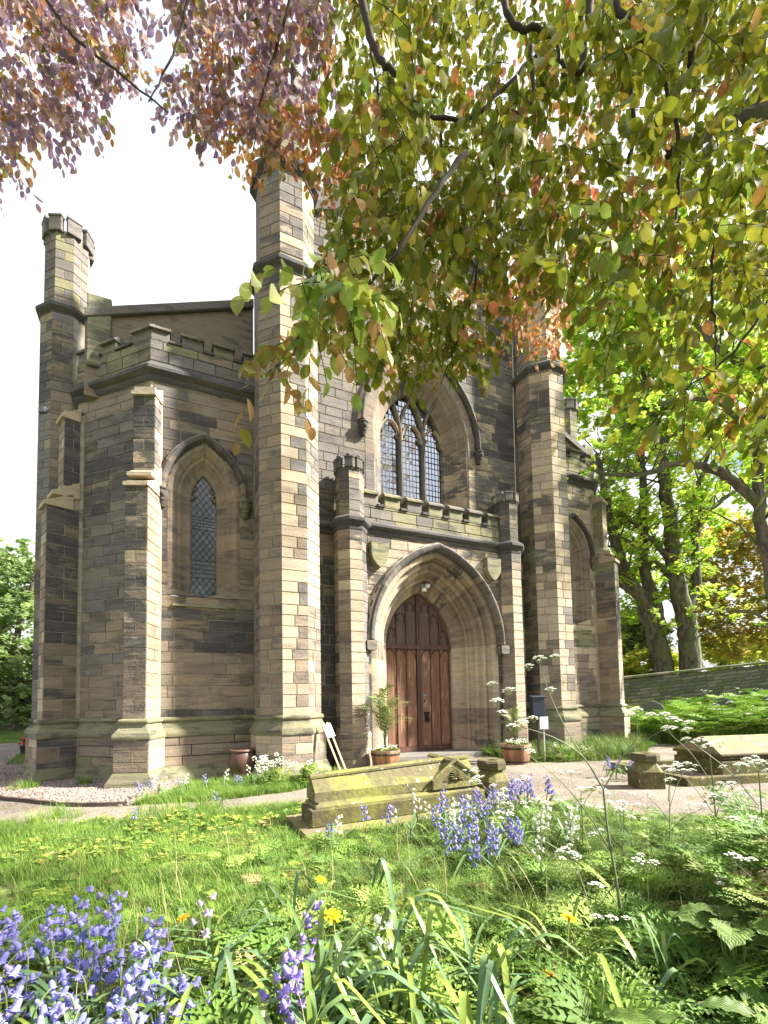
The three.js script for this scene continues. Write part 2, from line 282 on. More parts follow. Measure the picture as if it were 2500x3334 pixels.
// crenellated parapet along a straight run; pieces are children of `parent`
function parapet(parent, A, B, y, sill, top, merlons, depth, pick) {   // merlons: [[s0, s1], ...] along A -> B
  const dx = B[0] - A[0], dz = B[1] - A[1], l = Math.hypot(dx, dz), phi = Math.atan2(-dz, dx), at = (s, d) => [A[0] + dx / l * s - Math.sin(phi) * d, A[1] + dz / l * s - Math.cos(phi) * d];
  const put = (name, g, s, yy, d, mat) => { const o = mesh(name, g, mat, parent); const p = at(s, d); o.position.set(p[0], yy, p[1]); o.rotation.y = phi; return o; };
  put('parapet_core', boxUV(new THREE.BoxGeometry(l, sill - y, depth - 0.02).translate(0, (sill - y) / 2, 0)), l / 2, y, depth / 2 + 0.012, MORTAR);
  lay(parent, [A[0] - Math.sin(phi) * 0.0, A[1] - Math.cos(phi) * 0.0], phi, 0, l, y, sill, () => pick(), { len: 0.5, cl: true, cr: true });
  let prev = 0; const cop = (w, d, flat) => prism([[0.05, 0], [0.05, 0.045], [-0.07 * (flat ? 0.6 : 1), 0.13 * (flat ? 0.7 : 1)], [-d - 0.02, 0.13 * (flat ? 0.7 : 1)], [-d - 0.05, 0.05], [-d - 0.05, 0]], w, 0.006);
  merlons.forEach(([a, b], i) => {
    if (a - prev > 0.04) { const g = cop(a - prev, depth, true); g.rotateY(-Math.PI / 2); g.translate((a - prev) / 2, 0, 0); put('crenel_sill', g, (a + prev) / 2, sill, 0, stoneMat('soot')); }
    prev = b; const o = put('merlon', block(b - a, top - sill - 0.02, depth, 0.012), (a + b) / 2, sill, depth / 2, stoneMat(pickOf(pick())));
    const w = b - a + 0.05, g = cop(w, depth, false); g.rotateY(-Math.PI / 2); g.translate(w / 2, 0, 0); put('coping', g, (a + b) / 2, top - 0.02, 0, stoneMat(pickOf(pick())));
  });
  if (l - prev > 0.04) { const g = cop(l - prev, depth, true); g.rotateY(-Math.PI / 2); g.translate((l - prev) / 2, 0, 0); put('crenel_sill', g, (l + prev) / 2, sill, 0, stoneMat('soot')); }
}

// ---- kinds of stone by place, read off the photograph (soot stains; in the aisle and porch recess partly shade put into the colour)
const K = (o) => Object.entries(o);
const PLINTH_Y = 0.84, SHAFT_Y = 1.17;
const WZ = -9.5;                                     // the plane of the west wall
// ---- plinth profile: splayed foot, wall, weathered slope, roll
const plinthProf = [[0.20, -0.3], [0.20, 0.06], [0.10, 0.26], [0.10, 0.80], [0.125, 0.80], [0.135, 0.84], [0.12, 0.90], [0.035, 1.03], [0.03, 1.07], [0.055, 1.09], [0.06, 1.12], [0.045, 1.155], [0, 1.17]];
const plinthTop = [[0.09, 0.79], [0.125, 0.80], [0.135, 0.84], [0.12, 0.90], [0.08, 0.96]], plinthHollow = [[0.08, 0.96], [0.035, 1.03], [0.028, 1.07], [0.055, 1.085]], plinthRoll = [[0.055, 1.085], [0.066, 1.105], [0.064, 1.13], [0.045, 1.155], [-0.01, 1.17]];
function plinth(path, mat, parent, opt) { sweep('plinth', path, plinthTop, mat, parent, opt); sweep('plinth_hollow', path, plinthHollow, mat, parent, opt); sweep('plinth_roll', path, plinthRoll, mat, parent, opt); }
const plinthFoot = [[0.20, -0.4], [0.20, 0.07], [0.185, 0.10], [0.10, 0.27], [0.06, 0.27]];

// ---- main turrets
function mainTurret(x, left) {
  const t = part('turret'), z = -9.09, a = 0.585;
  mesh('turret_core', join([octCore(x, z, a + 0.09, -0.4, 0.9), octCore(x, z, a, 0.9, 10), octCore(x, z, 0.545, 10, 12.1), octCore(x, z, 0.46, 12.1, 14)]), MORTAR, t);
  const phis = left ? [-90, -45, 0, 45, 90] : [-90, -45, 0, 45];
  const pick = (d, u, y) => {
    if (left) {
      if (d === 0) { if (y > 11.4) return K({ grey: 5, black: 3, mix: 1 }); return u < 0.55 ? (y > 9.9 ? K({ mix: 3, clean: 3, soot: 1 }) : y < 2.2 ? K({ clean: 4, green: 0.4 }) : K({ clean: 6, mix: 0.4 })) : (y < 3.2 ? K({ clean: 4, tan: 2 }) : K({ grey: 5, black: 0.5, tan: 2.2 })); }
      if (d === 45) return y < 4 ? K({ tan: 2, clean: 4, grey: 0.6, green: 0.6 }) : K({ grey: 2, clean: 4, green: 0.5, tan: 1 });
      if (d === -45) return y > 11.3 ? K({ tan: 2, soot: 2, grey: 2 }) : y > 10 ? K({ tan: 3, soot: 2 }) : y > 9.2 ? K({ soot: 3, tan: 2 }) : K({ tan: 9, mix: 0.4, grey: 0.3 });
      return K({ grey: 3, soot: 2, green: 1, tan: 1 });
    }
    if (d === -90) return y < 2.4 ? K({ tan: 3, soot: 2 }) : y < 4.6 ? K({ green: 3, tan: 3, soot: 1 }) : y < 6.4 ? K({ green: 5, tan: 1 }) : y < 9 ? K({ soot: 3, mix: 2, tan: 3 }) : K({ tan: 5 });
    if (d === -45) return y > 9.3 ? K({ clean: 5, tan: 2 }) : y > 6.3 ? K({ mix: 4, soot: 2, clean: 3, black: 0.6 }) : y > 4.4 && y < 5.2 ? K({ mix: 2, soot: 1.4, clean: 2 }) : K({ clean: 5, tan: 3 });
    return y > 5.5 ? (u > 0.6 ? K({ grey: 4, clean: 3 }) : K({ clean: 4, grey: 1.5 })) : (u > 0.65 ? K({ black: 1, grey: 2, clean: 3 }) : K({ clean: 6, tan: 1 }));
  };
  const split = (i, w) => { const h = hash(i, left ? 3 : 5, 9), g = hash(i, left ? 4 : 6, 8); return h < 0.28 ? 0 : w * (0.34 + 0.34 * g); };
  octStones(t, x, z, a + 0.085, 0.26, 0.82, phis, (d, u, y) => K(y < 0.5 ? { green: 3, tan: 3 } : { tan: 3, clean: 3, green: 0.6 }), { split });
  octStones(t, x, z, a, SHAFT_Y - 0.03, 9.98, phis, pick, { split });
  octStones(t, x, z, 0.545, 10.2, 12.06, phis, pick, { split });
  octStones(t, x, z, 0.46, 12.3, 13.9, phis, (d) => K({ grey: 4, green: 2 }), { split });
  plinth(oct(x, z, a - 0.005), STONE.green[1], t, { closed: true });
  sweep('plinth_foot', oct(x, z, a), plinthFoot, STONE.green[0], t, { closed: true });
  sweep('string_course', oct(x, z, a - 0.01), WEATHER.band, STONE.black[0], t, { closed: true, y: 9.86 });
  sweep('cornice', oct(x, z, 0.53), [[0, -0.06], [0.05, -0.03], [0.06, 0.02], [0.13, 0.06], [0.145, 0.09], [0.145, 0.18], [-0.05, 0.30]], STONE.black[1], t, { closed: true, y: 12.04 });
  crown(t, x, z, 0.50, 13.9, 0.36, STONE.grey, { gap: 0.78 });
}
mainTurret(-3.48, true); mainTurret(3.48, false);

// ---- west wall of the nave between the turrets
{
  const nw = [0, 1.30, 0.71, 7.9];
  const outline = [[-3.1, 4.85], [3.1, 4.85], [3.1, 12.3], [0, 13.8], [-3.1, 12.3]];
  const w = core('nave_wall', outline, [archPts(0, 1.30, 0.71, 7.85, 4.95)], 0.8, [0, WZ], 0);
  lay(w, [0, WZ], 0, -2.96, 2.96, 4.9, 12.3, (u, y) => {
    if (u < -1.2) return y < 6 ? K({ grey: 3, black: 2, soot: 2 }) : K({ grey: 7, black: 1, mix: 0.5 });
    if (u > 2.3) return K({ black: 3, grey: 4, mix: 1 });
    if (u > 1.1) return K({ mix: 4, clean: 3, black: 1.3, grey: 1 });
    return K({ grey: 5, mix: 2, clean: 1 });
  }, { len: 0.5, holes: [archHole(0, 1.55, 0.71, 7.85, 4.8)] });
  for (let i = 0; i < COURSE.length - 1; i++) if (COURSE[i] > 12.1 && COURSE[i] < 13.4) { const u = (13.78 - Math.max(12.3, COURSE[i])) * 2; lay(w, [0, WZ], 0, -u, u, Math.max(12.3, COURSE[i]), COURSE[i + 1], () => K({ grey: 5, mix: 1 }), { len: 0.5 }); }
  // gable
  for (const s of [-1, 1]) {
    const a = s < 0 ? [-3.0, 12.28] : [0, 13.78], b = s < 0 ? [0, 13.78] : [3.0, 12.28];
    mesh('gable_string', prism([[a[0], a[1]], [b[0], b[1]], [b[0], b[1] + 0.26], [a[0], a[1] + 0.26]], 0.9, 0.02).translate(0, 0, WZ - 0.78), STONE.black[s > 0 ? 1 : 0], w);
    for (let i = 0; i < 5; i++) { const u = 0.35 + i * 0.6, x = s * u, y = 12.28 + (3 - u) * 0.5; mesh('merlon', block(0.36, 0.9, 0.3, 0.015), stoneMat('grey'), w).position.set(x, y + 0.1, WZ - 0.2); mesh('coping', block(0.42, 0.08, 0.42, 0.02), stoneMat('green'), w).position.set(x, y + 1.0, WZ - 0.2); }
    mesh('gable_parapet', prism([[a[0], a[1] + 0.26], [b[0], b[1] + 0.26], [b[0], b[1] + 0.75], [a[0], a[1] + 0.75]], 0.26).translate(0, 0, WZ - 0.33), STONE.grey[1], w);
  }
  const nvp = (s, side) => side > 0 && s < 0 ? K({ grey: 3, black: 1, tan: 1 }) : s < 0 ? K({ mix: 2, tan: 3, soot: 2 }) : K({ tan: 4, clean: 2, soot: 1 });
  archRing(w, 'voussoir', [[0.63, 0.0], [0.42, 0.004], [0.40, -0.03], [0.36, -0.05], [0.30, -0.17], [0.275, -0.22], [0.235, -0.23], [0.21, -0.27], [0.17, -0.38], [0.12, -0.45], [0.06, -0.50], [0.0, -0.53], [-0.02, -0.66]].map(([o, z]) => [o, z + 0.02]), 0, 0.92, 0.71, 7.85, 4.9, WZ, nvp, { jamb: 0.36, nv: 7, steps: 4 });
  archRing(w, 'hood_mould', [[0.02, 0], [0.0, 0.07], [0.03, 0.12], [0.08, 0.14], [0.13, 0.12], [0.17, 0.05], [0.17, 0]], 0, 1.56, 0.71, 7.85, 7.8, WZ + 0.012, () => K({ black: 3, soot: 1 }), { arcOnly: true, nv: 5 });
}

// ---- carved heads that end the hood moulds
function headStop(parent, x, y, z, s = 1, mat = STONE.black[0]) {
  const g = new THREE.SphereGeometry(0.105, 18, 14), p = g.attributes.position;
  for (let i = 0; i < p.count; i++) {
    let X = p.getX(i), Y = p.getY(i), Z = p.getZ(i) * 0.9; const f = Z > 0 ? 1 : 0, ax = Math.abs(X);
    Y *= 1.3; X *= Y < 0 ? 1 + Y * 1.7 : 0.98;
    if (f) { if (ax < 0.02 && Y > -0.035 && Y < 0.035) Z += 0.026 * (1 - (Y + 0.035) / 0.09); if (ax > 0.018 && ax < 0.06 && Y > 0.012 && Y < 0.05) Z -= 0.022; if (Y > 0.055) Z += 0.012; if (ax < 0.04 && Y < -0.05 && Y > -0.075) Z -= 0.014; if (Y < -0.09) Z += 0.012; }
    if (Y > 0.05) { X *= 1.13; Z += 0.004 * Math.sin(X * 160); }
    p.setXYZ(i, X, Y, Z);
  }
  g.computeVertexNormals();
  const band = new THREE.TorusGeometry(0.1, 0.02, 6, 18); band.rotateX(Math.PI / 2); band.translate(0, 0.075, -0.005);
  const neck = new THREE.CylinderGeometry(0.085, 0.05, 0.11, 10); neck.translate(0, -0.15, -0.03);
  const o = mesh('head_stop', join([g, band, neck]), mat, parent); o.position.set(x, y, z + 0.06); o.scale.setScalar(s); return o;
}

// ---- nave window: three lights, tracery, leaded panes
const lead = M({ color: lin(0.03, 0.03, 0.035), roughness: 0.6 });
const skyGlass = M({ color: lin(0.36, 0.38, 0.41), roughness: 0.05, metalness: 1 });   // protective glazing that mirrors the sky
const darkGlass = P({ color: lin(0.03, 0.06, 0.07), roughness: 0.14, ior: 2.0 });
function barAlong(pts, w, d, z) {   // a stone bar of chamfered section along a 2D curve
  const v = pts.map((p) => V3(p[0], p[1], z)), n = v.length, sec = [[-w / 2, -d / 2], [-w / 2, d * 0.12], [-w * 0.16, d / 2], [w * 0.16, d / 2], [w / 2, d * 0.12], [w / 2, -d / 2]];
  return grid(n, sec.length, (i, j) => { const t = V3().subVectors(v[Math.min(n - 1, i + 1)], v[Math.max(0, i - 1)]).normalize(); return [v[i].x - t.y * -sec[j][0], v[i].y + t.x * -sec[j][0], z + sec[j][1]]; }, (i, j) => [j * 0.02, i * 0.05], 0.6);
}
{
  const win = part('west_window'), zb = -10.1;
  for (const s of [-1, 1]) { headStop(win, s * 1.63, 7.68, WZ + 0.05, 1.05, STONE.black[s > 0 ? 0 : 1]); }
  mesh('window_sill', prism([[0, 0], [0.62, 0], [0.62, 0.05], [0, 0.3]], 2.7, 0.01).rotateY(-Math.PI / 2).translate(1.35, 4.72, -10.1), STONE.green[0], win);
  const e = 0.71, hs = 7.85, bars = [];
  const dense = (a, b, n = 8) => Array.from({ length: n + 1 }, (_, i) => [lerp(a[0], b[0], i / n), lerp(a[1], b[1], i / n)]);
  for (const s of [-1, 1]) {
    mesh('mullion', barAlong(dense([s * 0.335, 4.9], [s * 0.335, 8.15], 2), 0.10, 0.17, zb + 0.04), STONE.grey[s > 0 ? 0 : 1], win);
    // intersecting tracery: the mullions branch and follow the curve of the arch both ways
    const R = 0.92 + e; const arc = (x0, dir, n = 12) => { const out = []; for (let i = 0; i <= n; i++) { const t = i / n * 0.98, x = x0 + dir * (R - R * Math.cos(t)), y = 8.15 + R * Math.sin(t); const hw = archHalf(0.93, e, hs)(y); if (Math.abs(x) > hw + 0.01) break; out.push([x, y]); } return out; };
    for (const dir of [-1, 1]) { const a = arc(s * 0.335, dir); if (a.length > 2) mesh('tracery_bar', barAlong(a, 0.075, 0.14, zb + 0.045 + 0.004 * dir), STONE.tan[0], win); }
    { const a = arc(s * 0.92, -s); if (a.length > 2) mesh('tracery_bar', barAlong(a, 0.075, 0.14, zb + 0.052), STONE.clean[1], win); }
  }
  for (const c of [-0.63, 0, 0.63]) {   // cusped heads of the three lights
    const h = 0.29; for (const s of [-1, 1]) {
      const a = []; for (let i = 0; i <= 9; i++) { const t = i / 9 * Math.PI * 0.36; a.push([c + s * (0.42 * Math.cos(t) - 0.42 + h), 8.0 + 0.5 * Math.sin(t) * 1.05]); }
      mesh('cusped_head', barAlong(a, 0.055, 0.11, zb + 0.03), STONE.clean[2], win);
      const b = []; for (let i = 0; i <= 6; i++) { const t = i / 6 * Math.PI; b.push([c + s * (h - 0.02 - 0.085 * Math.sin(t)), 8.02 + 0.2 * i / 6]); }
      mesh('cusp', barAlong(b, 0.035, 0.07, zb + 0.03), STONE.tan[2], win);
    }
  }
  // leaded glass: one small pane each, set at slightly different angles
  const pw = 0.096, ph = 0.148, f = archHalf(0.93, e, hs), pane = new THREE.BoxGeometry(pw - 0.008, ph - 0.008, 0.004), rp = rng(91), lines = [];
  for (let c = -9; c <= 9; c++) for (let r = 0; r < 31; r++) {
    const x = c * pw, y = 4.95 + (r + 0.5) * ph; if (Math.abs(x) > f(y + ph / 2) - 0.02 || y < 5.7) continue;
    const o = mesh('pane', pane, skyGlass, win); o.position.set(x, y, zb - 0.02); o.rotation.set((rp() - 0.5) * 0.035, (rp() - 0.5) * 0.035, 0);
  }
  for (let c = -10; c <= 9; c++) { const x = (c + 0.5) * pw; let y = 4.95; while (f(y) > Math.abs(x) && y < 9.4) y += 0.02; lines.push(new THREE.BoxGeometry(0.012, y - 4.9, 0.012).translate(x, (y + 4.9) / 2, zb - 0.014)); }
  for (let r = 0; r < 31; r++) { const y = 4.95 + r * ph, w = f(y); if (w > 0.05) lines.push(new THREE.BoxGeometry(w * 2, r % 3 ? 0.010 : 0.018, 0.014).translate(0, y, zb - 0.013)); }
  mesh('leading', join(lines), lead, win);
}

// ---- porch
const PZ = -9.0, SPR = 2.70, PE = 0.53;
{
  const p = core('porch_wall', [[-2.0, -0.3], ...archPts(0, 1.62, PE, SPR, -0.3), [2.0, -0.3], [2.0, 5.3], [-2.0, 5.3]], [], 0.45, [0, PZ], 0);
  lay(p, [0, PZ], 0, -1.97, 1.97, 0, 5.12, (u, y) => {
    if (Math.abs(u) > 1.6 && y < 2.9 && u < 0) return K({ black: 4, mix: 1, clean: 0.6 });
    if (u > 1.6 && y < 2.9) return K({ black: 2, soot: 2, clean: 2, tan: 1 });
    return y > 4.6 ? K({ mix: 3, clean: 3, soot: 1 }) : u < 0 ? K({ clean: 3, mix: 2, black: 1 }) : K({ clean: 3, mix: 3, soot: 1 });
  }, { len: 0.5, holes: [archHole(0, 1.70, PE, SPR, -0.4)] });
  // door arch: a deep splay of rolls and hollows from the porch face back to the door
  const roll = (o, z, r, a0, a1, n = 4) => Array.from({ length: n + 1 }, (_, i) => { const a = rad(lerp(a0, a1, i / n)); return [o + r * Math.cos(a), z + r * Math.sin(a)]; });
  const prof = [[0.78, 0.0], [0.71, 0.01], ...roll(0.65, -0.05, 0.06, 80, 200), [0.585, -0.14], [0.575, -0.20], ...roll(0.515, -0.235, 0.06, 70, 205), [0.455, -0.33], ...roll(0.40, -0.39, 0.055, 70, 205), [0.335, -0.50], [0.30, -0.55], ...roll(0.255, -0.585, 0.05, 70, 205), [0.20, -0.70], [0.12, -0.79], [0.06, -0.85], [0.0, -0.87], [-0.02, -0.97]];
  archRing(p, 'voussoir', prof, 0, 0.935, PE, SPR, 0.0, PZ, (s, side) => s < 0 ? (side > 0 ? K({ clean: 5, tan: 1 }) : K({ tan: 4, clean: 3, mix: 1, soot: 0.3 })) : s > 0.55 ? (side > 0 ? K({ clean: 3, mix: 3, tan: 2 }) : K({ mix: 2, soot: 4, tan: 2 })) : side > 0 ? K({ clean: 4, tan: 1 }) : K({ tan: 4, mix: 2, soot: 1 }), { jamb: 0.38, nv: 7, steps: 5, crease: 0.75 });
  archRing(p, 'hood_mould', [[0.0, 0], [-0.01, 0.06], [0.02, 0.13], [0.06, 0.17], [0.11, 0.18], [0.15, 0.15], [0.165, 0.09], [0.2, 0.04], [0.2, 0]], 0, 1.66, PE, SPR, 2.6, PZ + 0.012, (s) => s > 0.5 ? K({ black: 5, soot: 1 }) : K({ black: 2, soot: 2, grey: 1 }), { arcOnly: true, nv: 5, steps: 5 });
  for (const s of [-1, 1]) {   // plain block stops with rounded lower corners
    const sh = new THREE.Shape(); const w = 0.115, h = 0.2, r = 0.07; sh.moveTo(-w, h / 2); sh.lineTo(-w, -h / 2 + r); sh.quadraticCurveTo(-w, -h / 2, -w + r, -h / 2); sh.lineTo(w - r, -h / 2); sh.quadraticCurveTo(w, -h / 2, w, -h / 2 + r); sh.lineTo(w, h / 2); sh.closePath();
    mesh('label_stop', boxUV(new THREE.ExtrudeGeometry(sh, { depth: 0.2, bevelEnabled: true, bevelSize: 0.008, bevelThickness: 0.01, bevelSegments: 1 })), s < 0 ? STONE.grey[2] : STONE.grey[1], p).position.set(s * 1.77, 2.56, PZ + 0.01);
  }
  // stone shields
  for (const s of [-1, 1]) {
    const sh = new THREE.Shape(); sh.moveTo(-0.2, 0); sh.quadraticCurveTo(-0.1, -0.035, 0, 0); sh.quadraticCurveTo(0.1, -0.035, 0.2, 0); sh.lineTo(0.2, -0.22); sh.quadraticCurveTo(0.19, -0.42, 0, -0.54); sh.quadraticCurveTo(-0.19, -0.42, -0.2, -0.22); sh.closePath();
    mesh('shield', boxUV(new THREE.ExtrudeGeometry(sh, { depth: 0.19, bevelEnabled: true, bevelSize: 0.012, bevelThickness: 0.014, bevelSegments: 2, curveSegments: 8 })), STONE.green[s < 0 ? 2 : 0], p).position.set(s * 1.53, 4.80, PZ - 0.02);
  }
  // recessed strips between the corner shafts and the turrets
  for (const s of [-1, 1]) {
    const q = core('porch_side_wall', [[0, -0.3], [0.62, -0.3], [0.62, 5.3], [0, 5.3]], [], 0.3, [s < 0 ? -2.98 : 2.36, -9.34], 0);
    lay(q, [s < 0 ? -2.98 : 2.36, -9.34], 0, 0, 0.62, 0, 5.12, (u, y) => s < 0 ? K({ soot: 3, tan: 3, black: 1.5 }) : K({ clean: 3, tan: 2, soot: y > 4 ? 3 : 0.5 }), { len: 0.5 });  // left strip's sooty kinds carry the shade of the recess in their colour
  }
  sweep('string_course', [[-2.98, -9.32], [-2.2, -9.32], [-2.2, PZ + 0.01], [2.2, PZ + 0.01], [2.2, -9.32], [2.98, -9.32]], [[0, -0.03], [0.03, 0], [0.05, 0.05], [0.03, 0.08], [0.10, 0.12], [0.12, 0.14], [0.12, 0.19], [0, 0.28]], STONE.black[0], p, { y: 5.03 });
  mesh('porch_roof', boxUV(new THREE.BoxGeometry(4.4, 0.1, 0.6).translate(0, 5.3, -9.3)), STONE.black[1], p);
}
{
  const p = part('porch_parapet'), ms = []; for (let i = 0; i < 7; i++) { const c = -1.70 + i * 0.567; ms.push([Math.max(0, c - 0.18 + 1.93), Math.min(3.86, c + 0.2 + 1.93)]); }
  parapet(p, [-1.93, PZ], [1.93, PZ], 5.27, 5.66, 5.93, ms, 0.26, () => K({ green: 4, grey: 2, soot: 1 }));
}
// the porch's octagonal corner shafts
for (const s of [-1, 1]) {
  const t = part('corner_shaft'), x = s * 2.13, z = -9.05, a = 0.315;
  mesh('shaft_core', join([octCore(x, z, a + 0.03, -0.3, 0.75, a + 0.03), octCore(x, z, a, 0.75, 5.1), octCore(x, z, a - 0.045, 5.1, 6.3)]), MORTAR, t);
  const phis = [-90, -45, 0, 45];
  octStones(t, x, z, a + 0.03, 0, 0.72, phis, () => K({ tan: 3, green: 2, clean: 2 }), { split: () => 0 });
  octStones(t, x, z, a, 0.72, 5.1, phis, (d, u, y) => d === 0 ? (y > 4.6 ? K({ mix: 2, tan: 2 }) : K({ clean: 6, tan: 1 })) : d === 45 ? K({ black: 2, grey: 3, clean: 2 }) : d === -45 ? (y > 4.5 ? K({ soot: 3, tan: 2 }) : K({ tan: 6, clean: 2, soot: 0.2 })) : K({ soot: 1, tan: 3 }), { split: (i) => 0 });
  octStones(t, x, z, a - 0.045, 5.25, 6.28, phis, (d, u, y) => d === -45 || d === -90 ? K({ soot: 3, green: 2, black: 1 }) : K({ tan: 2, grey: 2, mix: 1 }), { split: () => 0 });
  sweep('string_course', oct(x, z, a - 0.03), [[0, -0.06], [0.05, -0.03], [0.06, 0.02], [0.05, 0.06], [0.12, 0.12], [0.135, 0.14], [0.135, 0.2], [0, 0.3]], STONE.black[1], t, { closed: true, y: 5.0 });
  const kn = s < 0; sweep('cornice', oct(x, z, a - 0.05), [[0, -0.04], [0.03, 0], [0.035, 0.05], [0, 0.06]], STONE.black[0], t, { closed: true, y: 6.26 });
  crown(t, x, z, a - 0.02, 6.3, 0.2, s < 0 ? STONE.soot : STONE.grey, { gap: 0.72, knobs: kn });
}

// ---- door: two leaves of arched panels under a traceried head
{
  const woodTex = (a, b, worn, s, wornAmt) => tex(512, (u, v) => {
    const g = fbm(u, v, 60, 3, 4, s, 0.6), l = fbm(u, v, 12, 2, 3, s + 5), k = fbm(u, v, 34, 5, 4, s + 9, 0.62);
    let c = mix3(a, b, step(0.35, 0.7, g)); c = mix3(c, worn, wornAmt * step(0.56, 0.72, k) * step(0.35, 0.6, l)); const q = 0.85 + 0.3 * fbm(u, v, 128, 8, 2, s + 3); return c.map((x) => x * q);
  });
  const wb = tex(256, (u, v) => { const h = fbm(u, v, 60, 3, 3, 800); return [h, h, h]; }, false);
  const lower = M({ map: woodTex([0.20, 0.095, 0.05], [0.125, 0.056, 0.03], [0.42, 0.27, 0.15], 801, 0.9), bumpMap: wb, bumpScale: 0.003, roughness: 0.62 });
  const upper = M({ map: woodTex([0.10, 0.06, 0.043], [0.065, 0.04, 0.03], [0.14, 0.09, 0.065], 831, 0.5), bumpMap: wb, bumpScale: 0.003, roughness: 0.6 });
  const rib = M({ map: woodTex([0.09, 0.038, 0.022], [0.05, 0.022, 0.014], [0.16, 0.08, 0.05], 851, 0.6), roughness: 0.55 });
  const iron = M({ color: lin(0.018, 0.017, 0.018), roughness: 0.45, metalness: 0.6 }), steel = M({ color: lin(0.22, 0.21, 0.2), roughness: 0.5, metalness: 0.7 });
  const dz = -9.98, y0 = 0.12, ty = 2.70, hf = archHalf(0.935, PE, SPR);
  const frame = part('door_frame');
  archRing(frame, 'frame_post', [[0.02, 0.03], [-0.03, 0.05], [-0.055, 0.03], [-0.055, -0.04]], 0, 0.935, PE, SPR, y0, dz, () => K({ black: 1 }), { jamb: 2.6, nv: 2, steps: 8 });
  frame.traverse((o) => { if (o.isMesh) o.material = rib; });
  mesh('transom', boxUV(new THREE.BoxGeometry(1.84, 0.07, 0.1).translate(0, ty - 0.015, dz + 0.03)), rib, frame);
  mesh('transom_moulding', boxUV(new THREE.BoxGeometry(1.82, 0.03, 0.13).translate(0, ty + 0.035, dz + 0.03)), rib, frame);
  const ribAlong = (pts, w = 0.022, d = 0.03) => barAlong(pts, w, d, dz + 0.03);
  for (const s of [-1, 1]) {
    const leaf = part('door_leaf');
    const bx = (w, h, x, y, z, d) => boxUV(new THREE.BoxGeometry(w, h, d).translate(x, y, z));
    mesh('rail', bx(0.86, 0.14, s * 0.445, y0 + 0.08, dz + 0.012, 0.05), rib, leaf);
    mesh('meeting_stile', bx(0.055, ty - y0, s * 0.032, (y0 + ty) / 2, dz + 0.03, 0.06), rib, leaf);
    for (let k = 0; k < 3; k++) {
      const x0 = 0.07 + k * 0.272, xc = s * (x0 + 0.136), g = boxUV(new THREE.BoxGeometry(0.262, ty - y0 - 0.16, 0.03).translate(xc, (ty + y0) / 2 + 0.06, dz), 0.9, k * 0.37 + (s > 0 ? 0.2 : 0), k * 0.21);
      mesh('panel', g, lower, leaf);
      // quarter arches spring from the ribs to the head of each panel
      const arcs = []; { const a = []; for (let i = 0; i <= 8; i++) { const t = i / 8 * Math.PI / 2; a.push([xc + s * (-0.136 + 0.25 * (1 - Math.cos(t)) * 0.98 + 0.012) * 1, ty - 0.30 + 0.25 * Math.sin(t)]); } arcs.push(ribAlong(s > 0 ? a : a, 0.02, 0.028)); }
      { const a = []; for (let i = 0; i <= 8; i++) { const t = i / 8 * Math.PI / 2; a.push([xc + s * (0.136 - 0.10 * (1 - Math.cos(t)) - 0.01), ty - 0.17 + 0.12 * Math.sin(t)]); } arcs.push(ribAlong(a, 0.016, 0.022)); }
      mesh('arched_moulding', join(arcs), rib, leaf);
      if (k) mesh('rib', ribAlong([[s * x0, y0 + 0.15], [s * x0, 1.4], [s * x0, ty - 0.05]], 0.026, 0.04), rib, leaf);
    }
    mesh('rib', ribAlong([[s * 0.888, y0 + 0.15], [s * 0.888, ty - 0.05]], 0.03, 0.04), rib, leaf);
    // head above the transom
    const hp = part('door_head');
    const pts = archPts(0, 0.90, PE, SPR, ty + 0.05, 14).filter((q) => q[0] * s >= -0.001); const out = s < 0 ? [...pts, [0, ty + 0.05]] : [[0, ty + 0.05], ...pts];
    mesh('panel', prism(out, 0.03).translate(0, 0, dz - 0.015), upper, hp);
    mesh('meeting_stile', bx(0.05, 1.25, s * 0.03, ty + 0.67, dz + 0.03, 0.055), rib, hp);
    for (let k = 1; k < 3; k++) { const x = 0.07 + k * 0.272, top = SPR + Math.sqrt((0.9 + PE) ** 2 - (x + PE) ** 2) - 0.02; mesh('rib', ribAlong([[s * x, ty + 0.05], [s * x, (ty + top) / 2], [s * x, top]], 0.024, 0.036), rib, hp); }
    for (let k = 0; k < 3; k++) {   // a small pointed head with cusps in every bay
      const xa = 0.075 + k * 0.272, xb = Math.min(0.86, xa + 0.262), xm = (xa + xb) / 2, tb = SPR + Math.sqrt((0.88 + PE) ** 2 - (Math.min(xb, 0.8) + PE) ** 2), yh = Math.max(ty + 0.12, tb - 0.22), gs = [];
      for (const q of [-1, 1]) { const a = []; for (let i = 0; i <= 7; i++) { const t = i / 7 * 1.05; a.push([s * (xm + q * (0.131 * 1.9 * Math.cos(t) - 0.131 * 0.9)), yh + 0.25 * Math.sin(t)]); } gs.push(ribAlong(a.filter((w) => Math.abs(w[0]) < hf(w[1]) - 0.03), 0.018, 0.026)); const b = []; for (let i = 0; i <= 5; i++) { const t = i / 5 * Math.PI; b.push([s * (xm + q * (0.12 - 0.055 * Math.sin(t))), yh - 0.02 + 0.1 * i / 5]); } gs.push(ribAlong(b, 0.013, 0.02)); }
      mesh('tracery', join(gs.filter((g) => g.attributes.position && g.attributes.position.count > 6)), rib, hp);
    }
